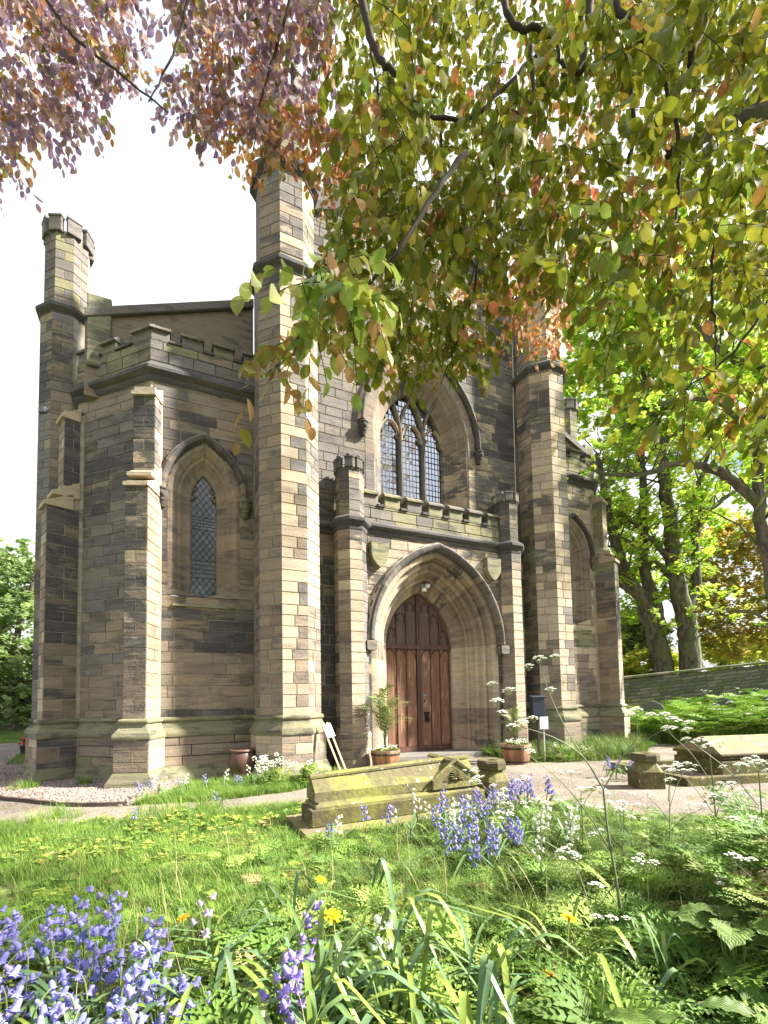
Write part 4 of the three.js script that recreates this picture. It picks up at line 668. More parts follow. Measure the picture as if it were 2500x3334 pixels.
{
  const t = thing('chest_tomb', 'mossy coped tombstone with a raised cross lying on a stepped base before the door', 'tomb', [2.53, 0, -5.02]);
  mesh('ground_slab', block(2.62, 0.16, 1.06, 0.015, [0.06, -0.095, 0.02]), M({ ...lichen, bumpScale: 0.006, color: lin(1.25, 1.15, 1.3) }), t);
  // the stone narrows towards its foot (left)
  const taper = (g, k = 0.13) => { const p = g.attributes.position; for (let i = 0; i < p.count; i++) { const f = (p.getX(i) + 1.14) / 2.28; const z = p.getZ(i); p.setZ(i, (z - 0.21) * (1 - k + 2 * k * f) * 1.0 + 0.21); } g.computeVertexNormals(); return g; };
  mesh('base', taper(block(2.275, 0.185, 0.46, 0.012, [0, 0.066, -0.02])), MOSS_SHADED, t);
  const ms = [[0, 0], [0.0, 0.02], [-0.012, 0.035], [-0.035, 0.045], [-0.05, 0.07]];
  const x0 = -1.10, x1 = 1.08, zf = 0.155, zb = -0.23;
  mesh('moulding', sweepTomb(ms, [[x0 + 0.02, zb - 0.01], [x1 - 0.02, zb - 0.08], [x1 - 0.02, zf + 0.055], [x0 + 0.02, zf + 0.035]], 0.25), MOSS, t);
  // coped body: vertical sides, sloping top, ridge rising a little to the head
  const yb = 0.315, ye = 0.43, yrL = 0.575, yrR = 0.655, zl = 0.14, body = (xa, xb, ha, hb) => {
    const wA = 0.165, wB = 0.225, c = -0.035;
    const P0 = (x, w, h) => [[x, yb, c + w], [x, ye - 0.01, c + w], [x, h, c], [x, ye - 0.01, c - w], [x, yb, c - w]]; const A = P0(xa, wA, ha), B = P0(xb, wB, hb), pos = [], idx = [];
    [...A, ...B].forEach((p) => pos.push(...p)); for (let i = 0; i < 4; i++) idx.push(i, i + 5, i + 1, i + 1, i + 5, i + 6); idx.push(0, 1, 4, 1, 3, 4, 1, 2, 3, 5, 9, 6, 6, 9, 8, 6, 8, 7);
    return boxUV(geoFrom(pos, idx));
  };
  mesh('coped_stone', body(x0 + 0.03, x1 - 0.05, yrL, yrR), MOSS, t);
  // hipped foot
  // the cross: a ridge bar along the top and a shorter arm with gabled ends across it
  const bar = (a, b, w, h) => { const d = V3().subVectors(b, a), l = d.length(); const g = prism([[-w / 2, 0], [w / 2, 0], [w / 2, h * 0.5], [0, h], [-w / 2, h * 0.5]], l, 0.004); g.applyMatrix4(new THREE.Matrix4().lookAt(b, a, V3(0, 1, 0)).setPosition(a)); return g; };
  mesh('cross_shaft', boxUV(bar(V3(x0 + 0.015, yrL - 0.022, -0.035), V3(x1 - 0.03, yrR - 0.022, -0.035), 0.085, 0.05)), MOSS, t);
  mesh('cross_arm', boxUV(bar(V3(0.70, yrR - 0.035, 0.225), V3(0.70, yrR - 0.02, -0.40), 0.085, 0.05)), MOSS, t);
  // gables under the arms
  for (const s of [1, -1]) {
    const w = 0.33; const g = prism([[-w, 0], [w, 0], [w, 0.105], [0.0, 0.325], [-w, 0.105]], 0.21, 0.006); g.translate(0.70, yb, s > 0 ? 0.0 : -0.28);
    mesh('gable', g, MOSS, t);
    if (s > 0) {
      for (const q of [-1, 1]) { const r = bar(V3(0.70 + q * 0.34, yb + 0.10, 0.215), V3(0.70, yb + 0.335, 0.215), 0.045, 0.03); mesh('raking_moulding', boxUV(r), MOSS, t); }
      mesh('recess_shade_panel', prism([[-0.2, 0.03], [0.2, 0.03], [0, 0.2]], 0.006).translate(0.70, yb + 0.06, 0.211), MOSS_SHADED, t);  // thin proud panel in the darker copy; a hollow's shade as colour
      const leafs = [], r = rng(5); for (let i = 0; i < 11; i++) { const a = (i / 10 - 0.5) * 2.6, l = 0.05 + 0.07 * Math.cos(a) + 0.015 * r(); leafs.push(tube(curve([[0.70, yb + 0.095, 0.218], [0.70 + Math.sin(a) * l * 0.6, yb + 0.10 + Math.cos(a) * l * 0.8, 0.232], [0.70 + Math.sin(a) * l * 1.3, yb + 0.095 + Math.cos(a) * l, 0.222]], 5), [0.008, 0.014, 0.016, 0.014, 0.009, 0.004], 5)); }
      mesh('carved_foliage', join(leafs), MOSS_SHADED, t);
    }
  }
}
function sweepTomb(prof, rect, y) { const n = rect.length, list = []; for (let k = 0; k < n; k++) { const A = rect[k], B = rect[(k + 1) % n]; const c = [0, 0]; rect.forEach((q) => { c[0] += q[0] / n; c[1] += q[1] / n; }); const dir = (q) => [Math.sign(q[0] - c[0]), Math.sign(q[1] - c[1])]; const a = dir(A), b = dir(B); list.push(grid(2, prof.length, (i, j) => i ? [B[0] + b[0] * prof[j][0], y + prof[j][1], B[1] + b[1] * prof[j][0]] : [A[0] + a[0] * prof[j][0], y + prof[j][1], A[1] + a[1] * prof[j][0]], null, 0.5)); } return boxUV(join(list)); }
// octagonal-capped stone posts that flank the forecourt
{
  const t = thing('stone_post', 'squat mossy stone post with a hollow octagonal cap behind the coped tombstone', 'stone post', [4.12, 0, -5.25], 0.15, 'squat stone posts by the forecourt');
  mesh('base', block(0.40, 0.29, 0.40, 0.012, [0, -0.02, 0]), MOSS_SHADED, t);
  const k = 1 / Math.cos(Math.PI / 8), sl = (() => { const n = 16, pos = [], idx = []; for (const [r, y, sq] of [[0.2, 0.27, 1], [0.145, 0.42, 0]]) for (let i = 0; i < n; i++) { const a = (i + 0.5) / n * 2 * Math.PI, c = Math.cos(a), s = Math.sin(a), m = sq ? 1 / Math.max(Math.abs(c), Math.abs(s)) : 1; pos.push(c * r * m, y, s * r * m); } for (let i = 0; i < n; i++) { const j = (i + 1) % n; idx.push(i, i + n, j, j, i + n, j + n); } return boxUV(geoFrom(pos, idx)); })();
  mesh('shoulder', sl, MOSS, t);
  const cap = new THREE.LatheGeometry([[0.13, 0.40], [0.175, 0.415], [0.195, 0.43], [0.195, 0.515], [0.175, 0.545], [0.10, 0.548], [0.075, 0.54], [0.06, 0.47], [0.001, 0.46]].map((p) => new THREE.Vector2(p[0] * k, p[1])), 8); cap.rotateY(Math.PI / 8);
  mesh('cap', boxUV(cap), MOSS_SHADED, t);
  copyOf(t, [6.62, 0, -4.72], -0.5, 0.96, 'squat mossy stone post with octagonal cap at the corner of the kerbed grave', 'squat stone posts by the forecourt');
}
{
  const t = thing('kerbed_tomb', 'low hipped tombstone on a moulded base inside a kerbed plot', 'tomb', [8.45, 0, -4.98], -0.29);
  const L = 2.1, w = 0.46; mesh('plot', boxUV(new THREE.BoxGeometry(3.6, 0.05, 1.7).translate(0.75, 0.03, 0)), M({ map: gravelTex, roughness: 1 }), t);
  for (const [a, b] of [[[-1.05, -0.85], [-1.05, 0.85]], [[-1.05, 0.85], [2.6, 0.85]], [[-1.05, -0.85], [2.6, -0.85]]]) { const l = Math.hypot(b[0] - a[0], b[1] - a[1]); const g = block(l + 0.12, 0.14, 0.12, 0.012); const o = mesh('kerb', g, MOSS_SHADED, t); o.position.set((a[0] + b[0]) / 2, 0, (a[1] + b[1]) / 2); o.rotation.y = Math.atan2(-(b[1] - a[1]), b[0] - a[0]); }
  mesh('base', block(L + 0.2, 0.26, w * 2 + 0.1, 0.02, [L / 2, 0.04, 0]), MOSS_SHADED, t); mesh('moulding', block(L + 0.14, 0.07, w * 2 + 0.04, 0.022, [L / 2, 0.30, 0]), MOSS_SHADED, t); mesh('upper_moulding', block(L + 0.22, 0.05, w * 2 + 0.12, 0.016, [L / 2, 0.365, 0]), MOSS_SHADED, t);
  const pos = [[-0.1, 0.41, w + 0.05], [L + 0.1, 0.41, w + 0.05], [L + 0.1, 0.41, -w - 0.05], [-0.1, 0.41, -w - 0.05], [0.02, 0.66, 0.06], [L - 0.02, 0.66, 0.06], [L - 0.02, 0.66, -0.06], [0.02, 0.66, -0.06], [-0.1, 0.415, w + 0.05]].flat(); mesh('coped_lid', boxUV(geoFrom(pos, [0, 1, 5, 0, 5, 4, 2, 3, 7, 2, 7, 6, 3, 0, 4, 3, 4, 7, 1, 2, 6, 1, 6, 5, 4, 5, 6, 4, 6, 7])), M({ ...lichen, bumpScale: 0.006, color: lin(1.5, 1.35, 1.8) }), t);  // lid is a brightened copy of the lichen stone, its lit top in the colour
}
// headstones by the boundary wall
{
  const slate = M({ color: lin(0.07, 0.075, 0.085), roughness: 0.7, bumpMap: lichen.bumpMap, bumpScale: 0.004 });
  const hs = (x, y, z, w, h, turn, mat, label, round) => { const s = new THREE.Shape(); s.moveTo(-w / 2, 0); s.lineTo(w / 2, 0); s.lineTo(w / 2, h - w * 0.4); if (round) s.absarc(0, h - w * 0.5, w / 2, 0.2, Math.PI - 0.2, false); else { s.quadraticCurveTo(w / 2, h - w * 0.1, 0, h); s.quadraticCurveTo(-w / 2, h - w * 0.1, -w / 2, h - w * 0.4); } s.closePath(); const g = boxUV(new THREE.ExtrudeGeometry(s, { depth: 0.1, bevelEnabled: true, bevelSize: 0.01, bevelThickness: 0.01, bevelSegments: 1, curveSegments: 8 })); const o = single('headstone', g, mat, label, 'headstone'); o.position.set(x, y, z); o.rotation.y = turn; };
  hs(13.9, 0.1, -9.6, 0.65, 1.1, -1.0, slate, 'dark slate headstone nearest the church by the boundary wall', false);
  hs(15.9, 0.15, -8.6, 0.65, 1.1, -1.0, slate, 'dark slate headstone standing among nettles under the wall', true);
  hs(17.2, 0.3, -7.8, 0.6, 1.05, -1.0, slate, 'dark slate headstone farthest along the boundary wall', false);
  hs(12.9, 0.25, -4.35, 0.8, 1.35, -1.1, STONE.grey[0], 'grey stone headstone at the very edge beside cow parsley', true);
}
// dry-stone boundary wall
{
  const t = thing('boundary_wall', 'dark dry-stone boundary wall running behind the nettles under the trees', 'wall');
  const A = V3(13.4, 0.2, -11.9), B = V3(21, 0.95, -8.0), d = V3().subVectors(B, A), L = Math.hypot(d.x, d.z), th = Math.atan2(-d.z, d.x), r = rng(81), mats = [M({ color: lin(0.11, 0.10, 0.085) }), M({ color: lin(0.07, 0.068, 0.06) }), M({ color: lin(0.15, 0.135, 0.11) }), M({ color: lin(0.08, 0.095, 0.045) })];
  const H = 1.6, cg = new THREE.BoxGeometry(L, H + 0.6, 0.4); const c = mesh('wall_core', cg, mats[1], t); c.position.set((A.x + B.x) / 2, (A.y + B.y) / 2 + H / 2 - 0.3, (A.z + B.z) / 2); c.rotation.y = th; c.rotation.z = 0; c.rotation.order = 'YXZ'; c.rotation.z = Math.atan2(B.y - A.y, L);
  const shapes = [[0.42, 0.09], [0.3, 0.11], [0.5, 0.075], [0.24, 0.1]].map(([w, h]) => block(w, h, 0.2, 0.02)); let n = 0;
  for (let y = 0.45; y < H && n < 285; y += 0.118) for (let u = 0.1 + 0.2 * r(); u < L - 0.2 && n < 285;) { const k = Math.floor(r() * 4), w = [0.42, 0.3, 0.5, 0.24][k]; const f = (u + w / 2) / L; const o = mesh('stone', shapes[k], mats[Math.floor(r() * 4)], t); o.position.set(A.x + d.x * f + Math.sin(th) * 0.12, lerp(A.y, B.y, f) + y, A.z + d.z * f + Math.cos(th) * 0.12); o.rotation.set(0, th, 0.14 + (r() - 0.5) * 0.06); u += w + 0.015; n++; }
  for (let i = 0; i < 20; i++) { const f = (i + 0.5) / 20; const o = mesh('coping_stone', block(L / 20 + 0.03, 0.09, 0.56, 0.02), mats[i % 3 === 0 ? 2 : 3], t); o.position.set(A.x + d.x * f, lerp(A.y, B.y, f) + H + 0.05, A.z + d.z * f); o.rotation.set(0, th, Math.atan2(B.y - A.y, L)); }
}
// half-barrel planters
const strapGeo = [];
{
  const wt = tex(256, (u, v) => { const g = fbm(u, v, 40, 3, 4, 901), k = fbm(u, v, 6, 3, 3, 902); let c = mix3([0.26, 0.135, 0.07], [0.13, 0.065, 0.035], step(0.35, 0.7, g)); c = mix3(c, [0.36, 0.27, 0.19], 0.6 * step(0.55, 0.75, k)); return c; });
  const woods = [[1, 1, 1], [0.75, 0.72, 0.7], [1.2, 1.15, 1.1]].map((t) => M({ map: wt, color: lin(...t), roughness: 0.85 })), hoop = M({ color: lin(0.05, 0.032, 0.028), roughness: 0.7, metalness: 0.5 });
  const t = thing('barrel_planter', 'wooden half-barrel planter right of the church door', 'planter', [6.72, 0.01, -7.72], 0, 'half-barrel planters either side of the door');
  const N = 18, h = 0.37, rad0 = (v) => 0.225 + 0.06 * Math.sin(v * 1.35) , sg = grid(6, 3, (i, j) => { const v = i / 5, r = rad0(v), a = (j - 1) / N * Math.PI * 0.97; return [Math.sin(a) * r, v * h, Math.cos(a) * r]; }, (i, j) => [j * 0.05, i * 0.2]); const inn = grid(6, 2, (i, j) => { const v = i / 5, r = rad0(v) - 0.025, a = (j - 0.5) * 2 / N * Math.PI * 0.97; return [Math.sin(a) * r, v * h, Math.cos(a) * r]; }); const topg = grid(2, 2, (i, j) => { const r = rad0(1) - i * 0.025, a = (j - 0.5) * 2 / N * Math.PI * 0.97; return [Math.sin(a) * r, h, Math.cos(a) * r]; }); const sides = [-1, 1].map((q) => grid(6, 2, (i, j) => { const v = i / 5, r = rad0(v) - j * 0.025, a = q / N * Math.PI * 0.97; return [Math.sin(a) * r, v * h, Math.cos(a) * r]; }));
  const stave = join([sg, inn, topg, ...sides]), r = rng(4);
  for (let i = 0; i < N; i++) { const o = mesh('stave', stave, woods[Math.floor(r() * 3)], t); o.rotation.y = i / N * 2 * Math.PI; }
  for (const v of [0.12, 0.8]) { const hp = new THREE.CylinderGeometry(rad0(v + 0.05) + 0.006, rad0(v - 0.05) + 0.006, 0.035, 36, 1, true); mesh('hoop', hp, hoop, t).position.y = v * h; }
  mesh('soil', new THREE.CylinderGeometry(0.25, 0.25, 0.02, 20), M({ color: lin(0.04, 0.03, 0.02), roughness: 1 }), t).position.y = h - 0.05;
  t.scale.setScalar(1.12);
  copyOf(t, [3.98, 0.02, -8.42], 1.1, 1.05, 'wooden half-barrel planter left of the church door');
  // brown glazed urn against the aisle wall
  const urn = thing('urn', 'round brown terracotta pot standing against the shaded aisle wall', 'pot', [1.28, 0.0, -8.95]);
  mesh('pot_body', lathe([[0.001, 0], [0.15, 0], [0.17, 0.03], [0.235, 0.2], [0.25, 0.32], [0.235, 0.43], [0.205, 0.49], [0.2, 0.50]], 32), M({ color: lin(0.085, 0.042, 0.032), roughness: 0.45 }), urn);
  mesh('rim', lathe([[0.2, 0.49], [0.225, 0.50], [0.235, 0.52], [0.225, 0.545], [0.19, 0.55], [0.175, 0.52], [0.17, 0.40], [0.001, 0.38]], 32), M({ color: lin(0.11, 0.056, 0.042), roughness: 0.5 }), urn);
}
// pale wooden stakes with a notice, leaning on the left-hand turret
{
  const t = thing('leaning_notice', 'pair of pale wooden stakes with a small notice leaning on the turret', 'sign'); const wood = M({ color: lin(0.50, 0.38, 0.22), roughness: 0.8 });
  const p = [[[2.93, 0.0, -8.02], [2.66, 1.0, -8.44]], [[3.03, 0.0, -8.0], [2.765, 1.0, -8.42]]];
  for (const [a, b] of p) { const A = V3(...a), B = V3(...b), g = block(0.034, A.distanceTo(B), 0.02, 0.003); const o = mesh('stake', g, wood, t); o.position.copy(A); o.quaternion.setFromUnitVectors(V3(0, 1, 0), B.clone().sub(A).normalize()); }
  const cv = document.createElement('canvas'); cv.width = 128; cv.height = 192; const x = cv.getContext('2d'); x.fillStyle = '#e8e6e0'; x.fillRect(0, 0, 128, 192); x.fillStyle = '#b9b6b4'; x.fillRect(16, 22, 96, 130); x.fillStyle = '#8f8b8c'; x.fillRect(22, 30, 40, 116); const ct = new THREE.CanvasTexture(cv); ct.colorSpace = THREE.SRGBColorSpace;
  const o = mesh('notice_board', new THREE.BoxGeometry(0.16, 0.27, 0.012), M({ map: ct, roughness: 0.35 }), t); o.position.set(2.775, 0.85, -8.345); o.quaternion.setFromUnitVectors(V3(0, 1, 0), V3(-0.245, 0.9, -0.38).normalize());
}
// post with a dark box and a white notice, right of the door
{
  const t = thing('notice_post', 'post carrying a dark blue box and a white notice beside the right-hand planter', 'notice post', [7.42, 0, -7.78], -0.35); const navy = M({ color: lin(0.012, 0.02, 0.035), roughness: 0.4 });
  mesh('post', block(0.05, 1.02, 0.05, 0.004), M({ color: lin(0.05, 0.045, 0.04) }), t); mesh('box', block(0.29, 0.42, 0.16, 0.015, [0, 0.98, 0]), navy, t); const lid = mesh('lid', block(0.32, 0.03, 0.2, 0.006), navy, t); lid.position.set(0, 1.40, 0); lid.rotation.x = 0.15;
  mesh('notice', block(0.19, 0.27, 0.012, 0.003, [0.09, 0.70, 0.1]), M({ color: lin(0.72, 0.74, 0.74), roughness: 0.3 }), t);
  mesh('stake', block(0.025, 0.75, 0.012, 0.002, [0.09, 0, 0.085]), M({ color: lin(0.5, 0.5, 0.5) }), t);
}
// flower pots far along the left-hand path
for (const [x, z, c, label] of [[-3.52, -15.9, [0.45, 0.02, 0.03], 'small dark pot of red flowers by the far left path'], [-3.1, -15.3, [0.25, 0.2, 0.3], 'small dark pot of pale flowers by the church corner']]) {
  const t = thing('flower_pot', label, 'flower pot', [x, 0, z]); mesh('pot', lathe([[0.001, 0], [0.11, 0], [0.15, 0.32], [0.16, 0.33], [0.14, 0.34], [0.001, 0.3]], 16), M({ color: lin(0.015, 0.015, 0.02), roughness: 0.5 }), t);
  const r = rng(9), gs = [], fs = []; for (let i = 0; i < 40; i++) { const a = r() * 6.3, q = r() * 0.17; const g = new THREE.IcosahedronGeometry(0.035, 0); g.translate(Math.cos(a) * q, 0.36 + r() * 0.16, Math.sin(a) * q); (i % 3 ? fs : gs).push(g); }
  mesh('foliage', join(gs), M({ color: lin(0.05, 0.1, 0.03) }), t); mesh('flowers', join(fs), M({ color: lin(...c) }), t);
}

// ---- measured places of boughs, limbs and crowns (metres)
const BOUGHS = [
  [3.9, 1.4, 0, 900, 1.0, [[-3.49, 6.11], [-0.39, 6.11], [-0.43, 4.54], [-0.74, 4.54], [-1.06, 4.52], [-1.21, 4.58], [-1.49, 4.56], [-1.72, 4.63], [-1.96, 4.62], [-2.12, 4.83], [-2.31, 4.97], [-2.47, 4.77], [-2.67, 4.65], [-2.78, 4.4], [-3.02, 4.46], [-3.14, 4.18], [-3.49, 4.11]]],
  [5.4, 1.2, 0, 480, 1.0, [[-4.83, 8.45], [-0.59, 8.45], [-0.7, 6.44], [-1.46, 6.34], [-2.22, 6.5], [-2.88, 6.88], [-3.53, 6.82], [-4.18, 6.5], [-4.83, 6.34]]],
  [2.3, 1.0, 2, 680, 1.0, [[-0.14, 3.55], [2.15, 3.55], [2.15, 1.06], [1.88, 1.15], [1.78, 1.29], [1.64, 1.15], [1.41, 1.22], [1.3, 1.45], [1.11, 1.54], [1.0, 1.87], [0.83, 1.98], [0.65, 2.0], [0.51, 1.89], [0.3, 1.75], [0.14, 1.68], [0.05, 1.94], [-0.07, 2.07], [-0.16, 2.21], [-0.21, 2.4], [-0.16, 2.79]]],
  [3.3, 1.2, 2, 1150, 1.0, [[-0.3, 5.1], [3.09, 5.1], [3.09, 2.44], [2.23, 2.71], [1.89, 2.98], [1.4, 2.84], [1.0, 2.71], [0.77, 2.98], [0.23, 2.84], [-0.1, 3.04], [-0.3, 3.37]]],
  [1.55, 0.25, 1, 26, 1.0, [[-0.32, 1.32], [-0.22, 1.38], [-0.11, 1.44], [-0.06, 1.32], [-0.09, 1.21], [-0.19, 1.21], [-0.26, 1.24], [-0.32, 1.27]]],
  [1.55, 0.12, 4, 9, 1.0, [[-0.44, 0.97], [-0.4, 1.07], [-0.3, 1.12], [-0.2, 1.18], [-0.22, 1.12], [-0.3, 1.07], [-0.36, 1.02], [-0.4, 0.98]]],
  [3.1, 0.8, 2, 270, 0.95, [[-0.44, 2.8], [-0.28, 3.23], [0.53, 3.29], [0.81, 2.67], [0.72, 2.14], [0.53, 2.08], [0.36, 2.05], [0.1, 2.08], [-0.09, 2.02], [-0.19, 2.08], [-0.15, 2.2], [-0.34, 2.36]]],
  [4.4, 0.6, 3, 140, 0.9, [[-0.57, 3.7], [-0.31, 3.79], [1.02, 3.61], [1.02, 3.04], [0.75, 2.91], [0.14, 2.91], [-0.17, 2.73], [-0.24, 2.91], [-0.48, 3.39]]],
  [5.0, 0.9, 6, 125, 0.9, [[1.26, 4.51], [1.99, 4.51], [1.97, 3.5], [1.76, 3.38], [1.46, 3.45], [1.29, 3.7]]],
  [3.6, 0.5, 6, 70, 0.9, [[-1.19, 4.4], [-0.4, 4.44], [-0.4, 3.97], [-0.65, 4.08], [-0.83, 4.02], [-0.99, 3.93], [-1.12, 4.08]]],
  [4.2, 0.5, 6, 60, 0.9, [[-0.55, 4.89], [-0.12, 4.89], [-0.17, 3.96], [-0.38, 4.17], [-0.48, 4.38]]],
];
const bAcross = V3(0.90422, -0.01905, 0.42665), bUp = V3(-0.00618, 0.99832, 0.05766), bBack = V3(0.42703, 0.05478, -0.90258);
const BEECH_BRANCHES = [
  [[[1.51, 5.04, -1.62], [1.51, 4.88, -1.63], [1.57, 4.75, -1.6], [1.67, 4.74, -1.55], [1.74, 4.7, -1.53], [1.76, 4.6, -1.52], [1.81, 4.53, -1.5]], 0.018, 0.01],
  [[[1.9, 5.03, -1.43], [1.89, 4.82, -1.45], [1.87, 4.66, -1.47], [1.85, 4.54, -1.48], [1.81, 4.53, -1.5]], 0.02, 0.012],
  [[[1.92, 4.87, -1.32], [1.95, 4.67, -1.32], [2.02, 4.57, -1.29], [2.06, 4.5, -1.27], [2.12, 4.36, -1.25], [2.19, 4.11, -1.24], [2.2, 3.96, -1.24], [2.2, 3.74, -1.26], [2.16, 3.58, -1.28]], 0.018, 0.005],
  [[[2.21, 4.75, -1.08], [2.2, 4.58, -1.1], [2.19, 4.46, -1.11], [2.16, 4.39, -1.12], [2.14, 4.28, -1.14]], 0.034, 0.012],
  [[[2.58, 4.35, -0.93], [2.46, 4.36, -0.98], [2.35, 4.38, -1.03], [2.31, 4.32, -1.06]], 0.028, 0.012],
  [[[0.73, 4.58, -1.68], [0.78, 4.31, -1.67], [0.84, 4.17, -1.65], [0.89, 4.14, -1.63], [0.95, 4.02, -1.61], [0.99, 3.93, -1.59]], 0.018, 0.008],
  [[[1.7, 4.81, -1.65], [1.7, 4.52, -1.67], [1.62, 4.45, -1.71], [1.55, 4.34, -1.75], [1.53, 4.18, -1.77], [1.55, 4.01, -1.77], [1.48, 3.85, -1.81], [1.41, 3.53, -1.87]], 0.012, 0.004],
  [[[2.15, 4.89, -1.43], [2.16, 4.8, -1.43], [2.18, 4.55, -1.44], [2.18, 4.27, -1.46], [2.16, 4.19, -1.47]], 0.016, 0.008],
  [[[0.8, 4.85, -1.85], [0.85, 4.59, -1.84], [0.88, 4.43, -1.84], [0.9, 4.23, -1.84], [0.88, 3.99, -1.87], [0.85, 3.83, -1.89]], 0.009, 0.004],
  [[[1.02, 3.49, -1.33], [0.9, 3.32, -1.4], [0.77, 3.09, -1.47], [0.63, 2.95, -1.55], [0.52, 2.87, -1.6], [0.45, 2.76, -1.65], [0.37, 2.69, -1.68], [0.33, 2.66, -1.71]], 0.01, 0.0025],
  [[[2.25, 3.52, -1.13], [2.24, 3.18, -1.16], [2.26, 3.03, -1.16], [2.25, 2.85, -1.17]], 0.007, 0.003],
  [[[2.47, 3.2, -1.05], [2.36, 3.01, -1.11], [2.25, 2.89, -1.18], [2.11, 2.79, -1.24]], 0.008, 0.003],
  [[[1.21, 4.61, -2.0], [1.44, 4.55, -1.9], [1.66, 4.75, -1.78], [1.84, 4.95, -1.68]], 0.012, 0.008],
  [[[1.61, 5.21, -2.33], [1.56, 4.61, -2.39], [1.46, 4.16, -2.47], [1.41, 3.68, -2.52]], 0.01, 0.004],
  [[[1.84, 4.51, -2.27], [1.79, 4.03, -2.32], [1.68, 3.67, -2.39], [1.6, 3.46, -2.44]], 0.008, 0.003],
  [[[-0.9, 6.52, -3.66], [-0.61, 6.06, -3.55], [-0.32, 5.8, -3.43], [-0.02, 5.53, -3.31]], 0.014, 0.005],
  [[[0.14, 6.49, -3.17], [0.03, 5.98, -3.25], [-0.14, 5.6, -3.36]], 0.012, 0.004],
  [[[0.83, 6.8, -3.05], [0.71, 6.25, -3.14], [0.59, 5.78, -3.22], [0.55, 5.47, -3.26]], 0.014, 0.004],
];
const BACK_LIMBS = [
  ['A', [[18.67, 1.98, -12.19], [18.4, 3.32, -12.23], [18.05, 4.47, -12.33], [17.7, 5.43, -12.44], [17.08, 6.4, -12.67], [16.64, 8.12, -12.77], [16.29, 9.85, -12.83], [16.02, 11.38, -12.87]], 0.42, 0.1],
  ['A', [[18.4, 3.32, -12.23], [18.27, 4.85, -12.2], [17.86, 6.38, -12.3], [17.76, 8.48, -12.22], [17.72, 10.58, -12.11], [17.57, 12.3, -12.08]], 0.3, 0.09],
  ['A', [[17.7, 5.43, -12.44], [16.91, 6.02, -12.77], [16.39, 7.37, -12.94], [16.14, 8.52, -12.98]], 0.16, 0.06],
  ['B', [[19.05, 1.94, -11.45], [18.98, 3.25, -11.41], [18.83, 4.55, -11.4], [18.49, 6.04, -11.47], [18.31, 7.9, -11.44], [18.06, 9.77, -11.45], [17.92, 11.07, -11.43], [17.64, 12.56, -11.48], [17.35, 13.68, -11.55], [17.17, 15.17, -11.54]], 0.42, 0.07],
  ['B', [[18.98, 3.25, -11.41], [18.8, 5.11, -11.38], [18.32, 6.6, -11.52], [17.81, 7.36, -11.71], [17.13, 8.11, -11.99], [16.45, 8.87, -12.26]], 0.2, 0.05],
  ['B', [[18.66, 4.55, -11.48], [19.16, 5.47, -11.18], [19.19, 7.33, -11.06], [19.4, 8.25, -10.9], [20.15, 9.17, -10.49], [20.99, 9.71, -10.06]], 0.22, 0.05],
  ['B', [[19.19, 7.33, -11.06], [19.14, 9.19, -10.97], [19.55, 10.66, -10.69], [19.79, 12.52, -10.46]], 0.14, 0.05],
  ['B', [[17.92, 11.07, -11.43], [18.28, 12.55, -11.17], [18.44, 13.85, -11.02], [18.77, 15.14, -10.79]], 0.14, 0.04],
  ['B', [[18.49, 6.04, -11.47], [17.47, 6.99, -11.89], [16.46, 7.76, -12.33], [15.78, 7.96, -12.63]], 0.09, 0.03],
  ['C', [[15.13, 1.35, -6.7], [15.0, 3.24, -6.64], [14.76, 5.12, -6.64], [14.53, 6.38, -6.68], [14.51, 8.27, -6.57], [14.62, 10.15, -6.4]], 0.2, 0.1],
  ['C', [[14.64, 6.38, -6.62], [13.84, 7.21, -6.95], [13.22, 7.55, -7.22], [12.45, 7.66, -7.58], [11.79, 7.42, -7.91], [11.22, 7.37, -8.18], [10.71, 7.43, -8.42], [10.44, 7.5, -8.54]], 0.13, 0.03],
  ['C', [[14.51, 8.27, -6.57], [13.6, 9.16, -6.94], [12.69, 9.43, -7.36], [11.55, 8.96, -7.93], [10.99, 8.59, -8.22]], 0.08, 0.02],
  ['C', [[14.62, 10.15, -6.4], [13.59, 10.67, -6.86], [12.9, 11.56, -7.13], [12.21, 13.21, -7.36]], 0.12, 0.03],
];
const BACK_CROWNS = [
  ['A', 19.5, 3.5, 1900, [[7.76, 17.58], [11.58, 18.37], [12.37, 14.84], [11.19, 12.87], [12.17, 10.91], [11.19, 8.95], [9.82, 8.17], [8.64, 8.95], [7.95, 10.91]]],
  ['A', 20.5, 2.5, 420, [[9.29, 8.38], [11.77, 7.35], [12.18, 3.22], [10.63, 0.75], [10.32, 3.22]]],
  ['B', 19.0, 4.0, 2200, [[10.52, 18.66], [16.64, 19.23], [16.64, 8.72], [13.96, 9.49], [12.82, 8.72], [11.29, 9.1], [10.71, 10.63], [10.14, 12.54]]],
  ['B', 20.0, 2.5, 330, [[12.08, 7.57], [14.7, 8.17], [14.7, 3.14], [12.28, 3.55]]],
  ['C', 13.0, 2.5, 800, [[8.51, 11.2], [12.17, 11.72], [12.17, 5.31], [10.6, 4.66], [9.55, 7.28], [8.77, 9.11]]],
  ['G', 21.0, 2.5, 2400, [[14.17, 6.26], [17.12, 7.53], [19.24, 6.26], [19.24, 1.19], [15.43, 0.56], [14.17, 1.61], [13.74, 4.15]]],
  ['S', 20.0, 1.5, 1500, [[10.17, 0.53], [11.88, 1.33], [12.89, 0.53], [13.09, -0.88], [10.27, -1.28]]],
  ['Y', 26.0, 2.0, 900, [[18.06, 1.99], [22.77, 2.52], [22.77, 0.16], [18.32, -0.1]]],
  ['H', 22.0, 2.0, 1300, [[11.08, 2.79], [12.63, 3.24], [13.51, 1.25], [11.08, 0.36]]],
];
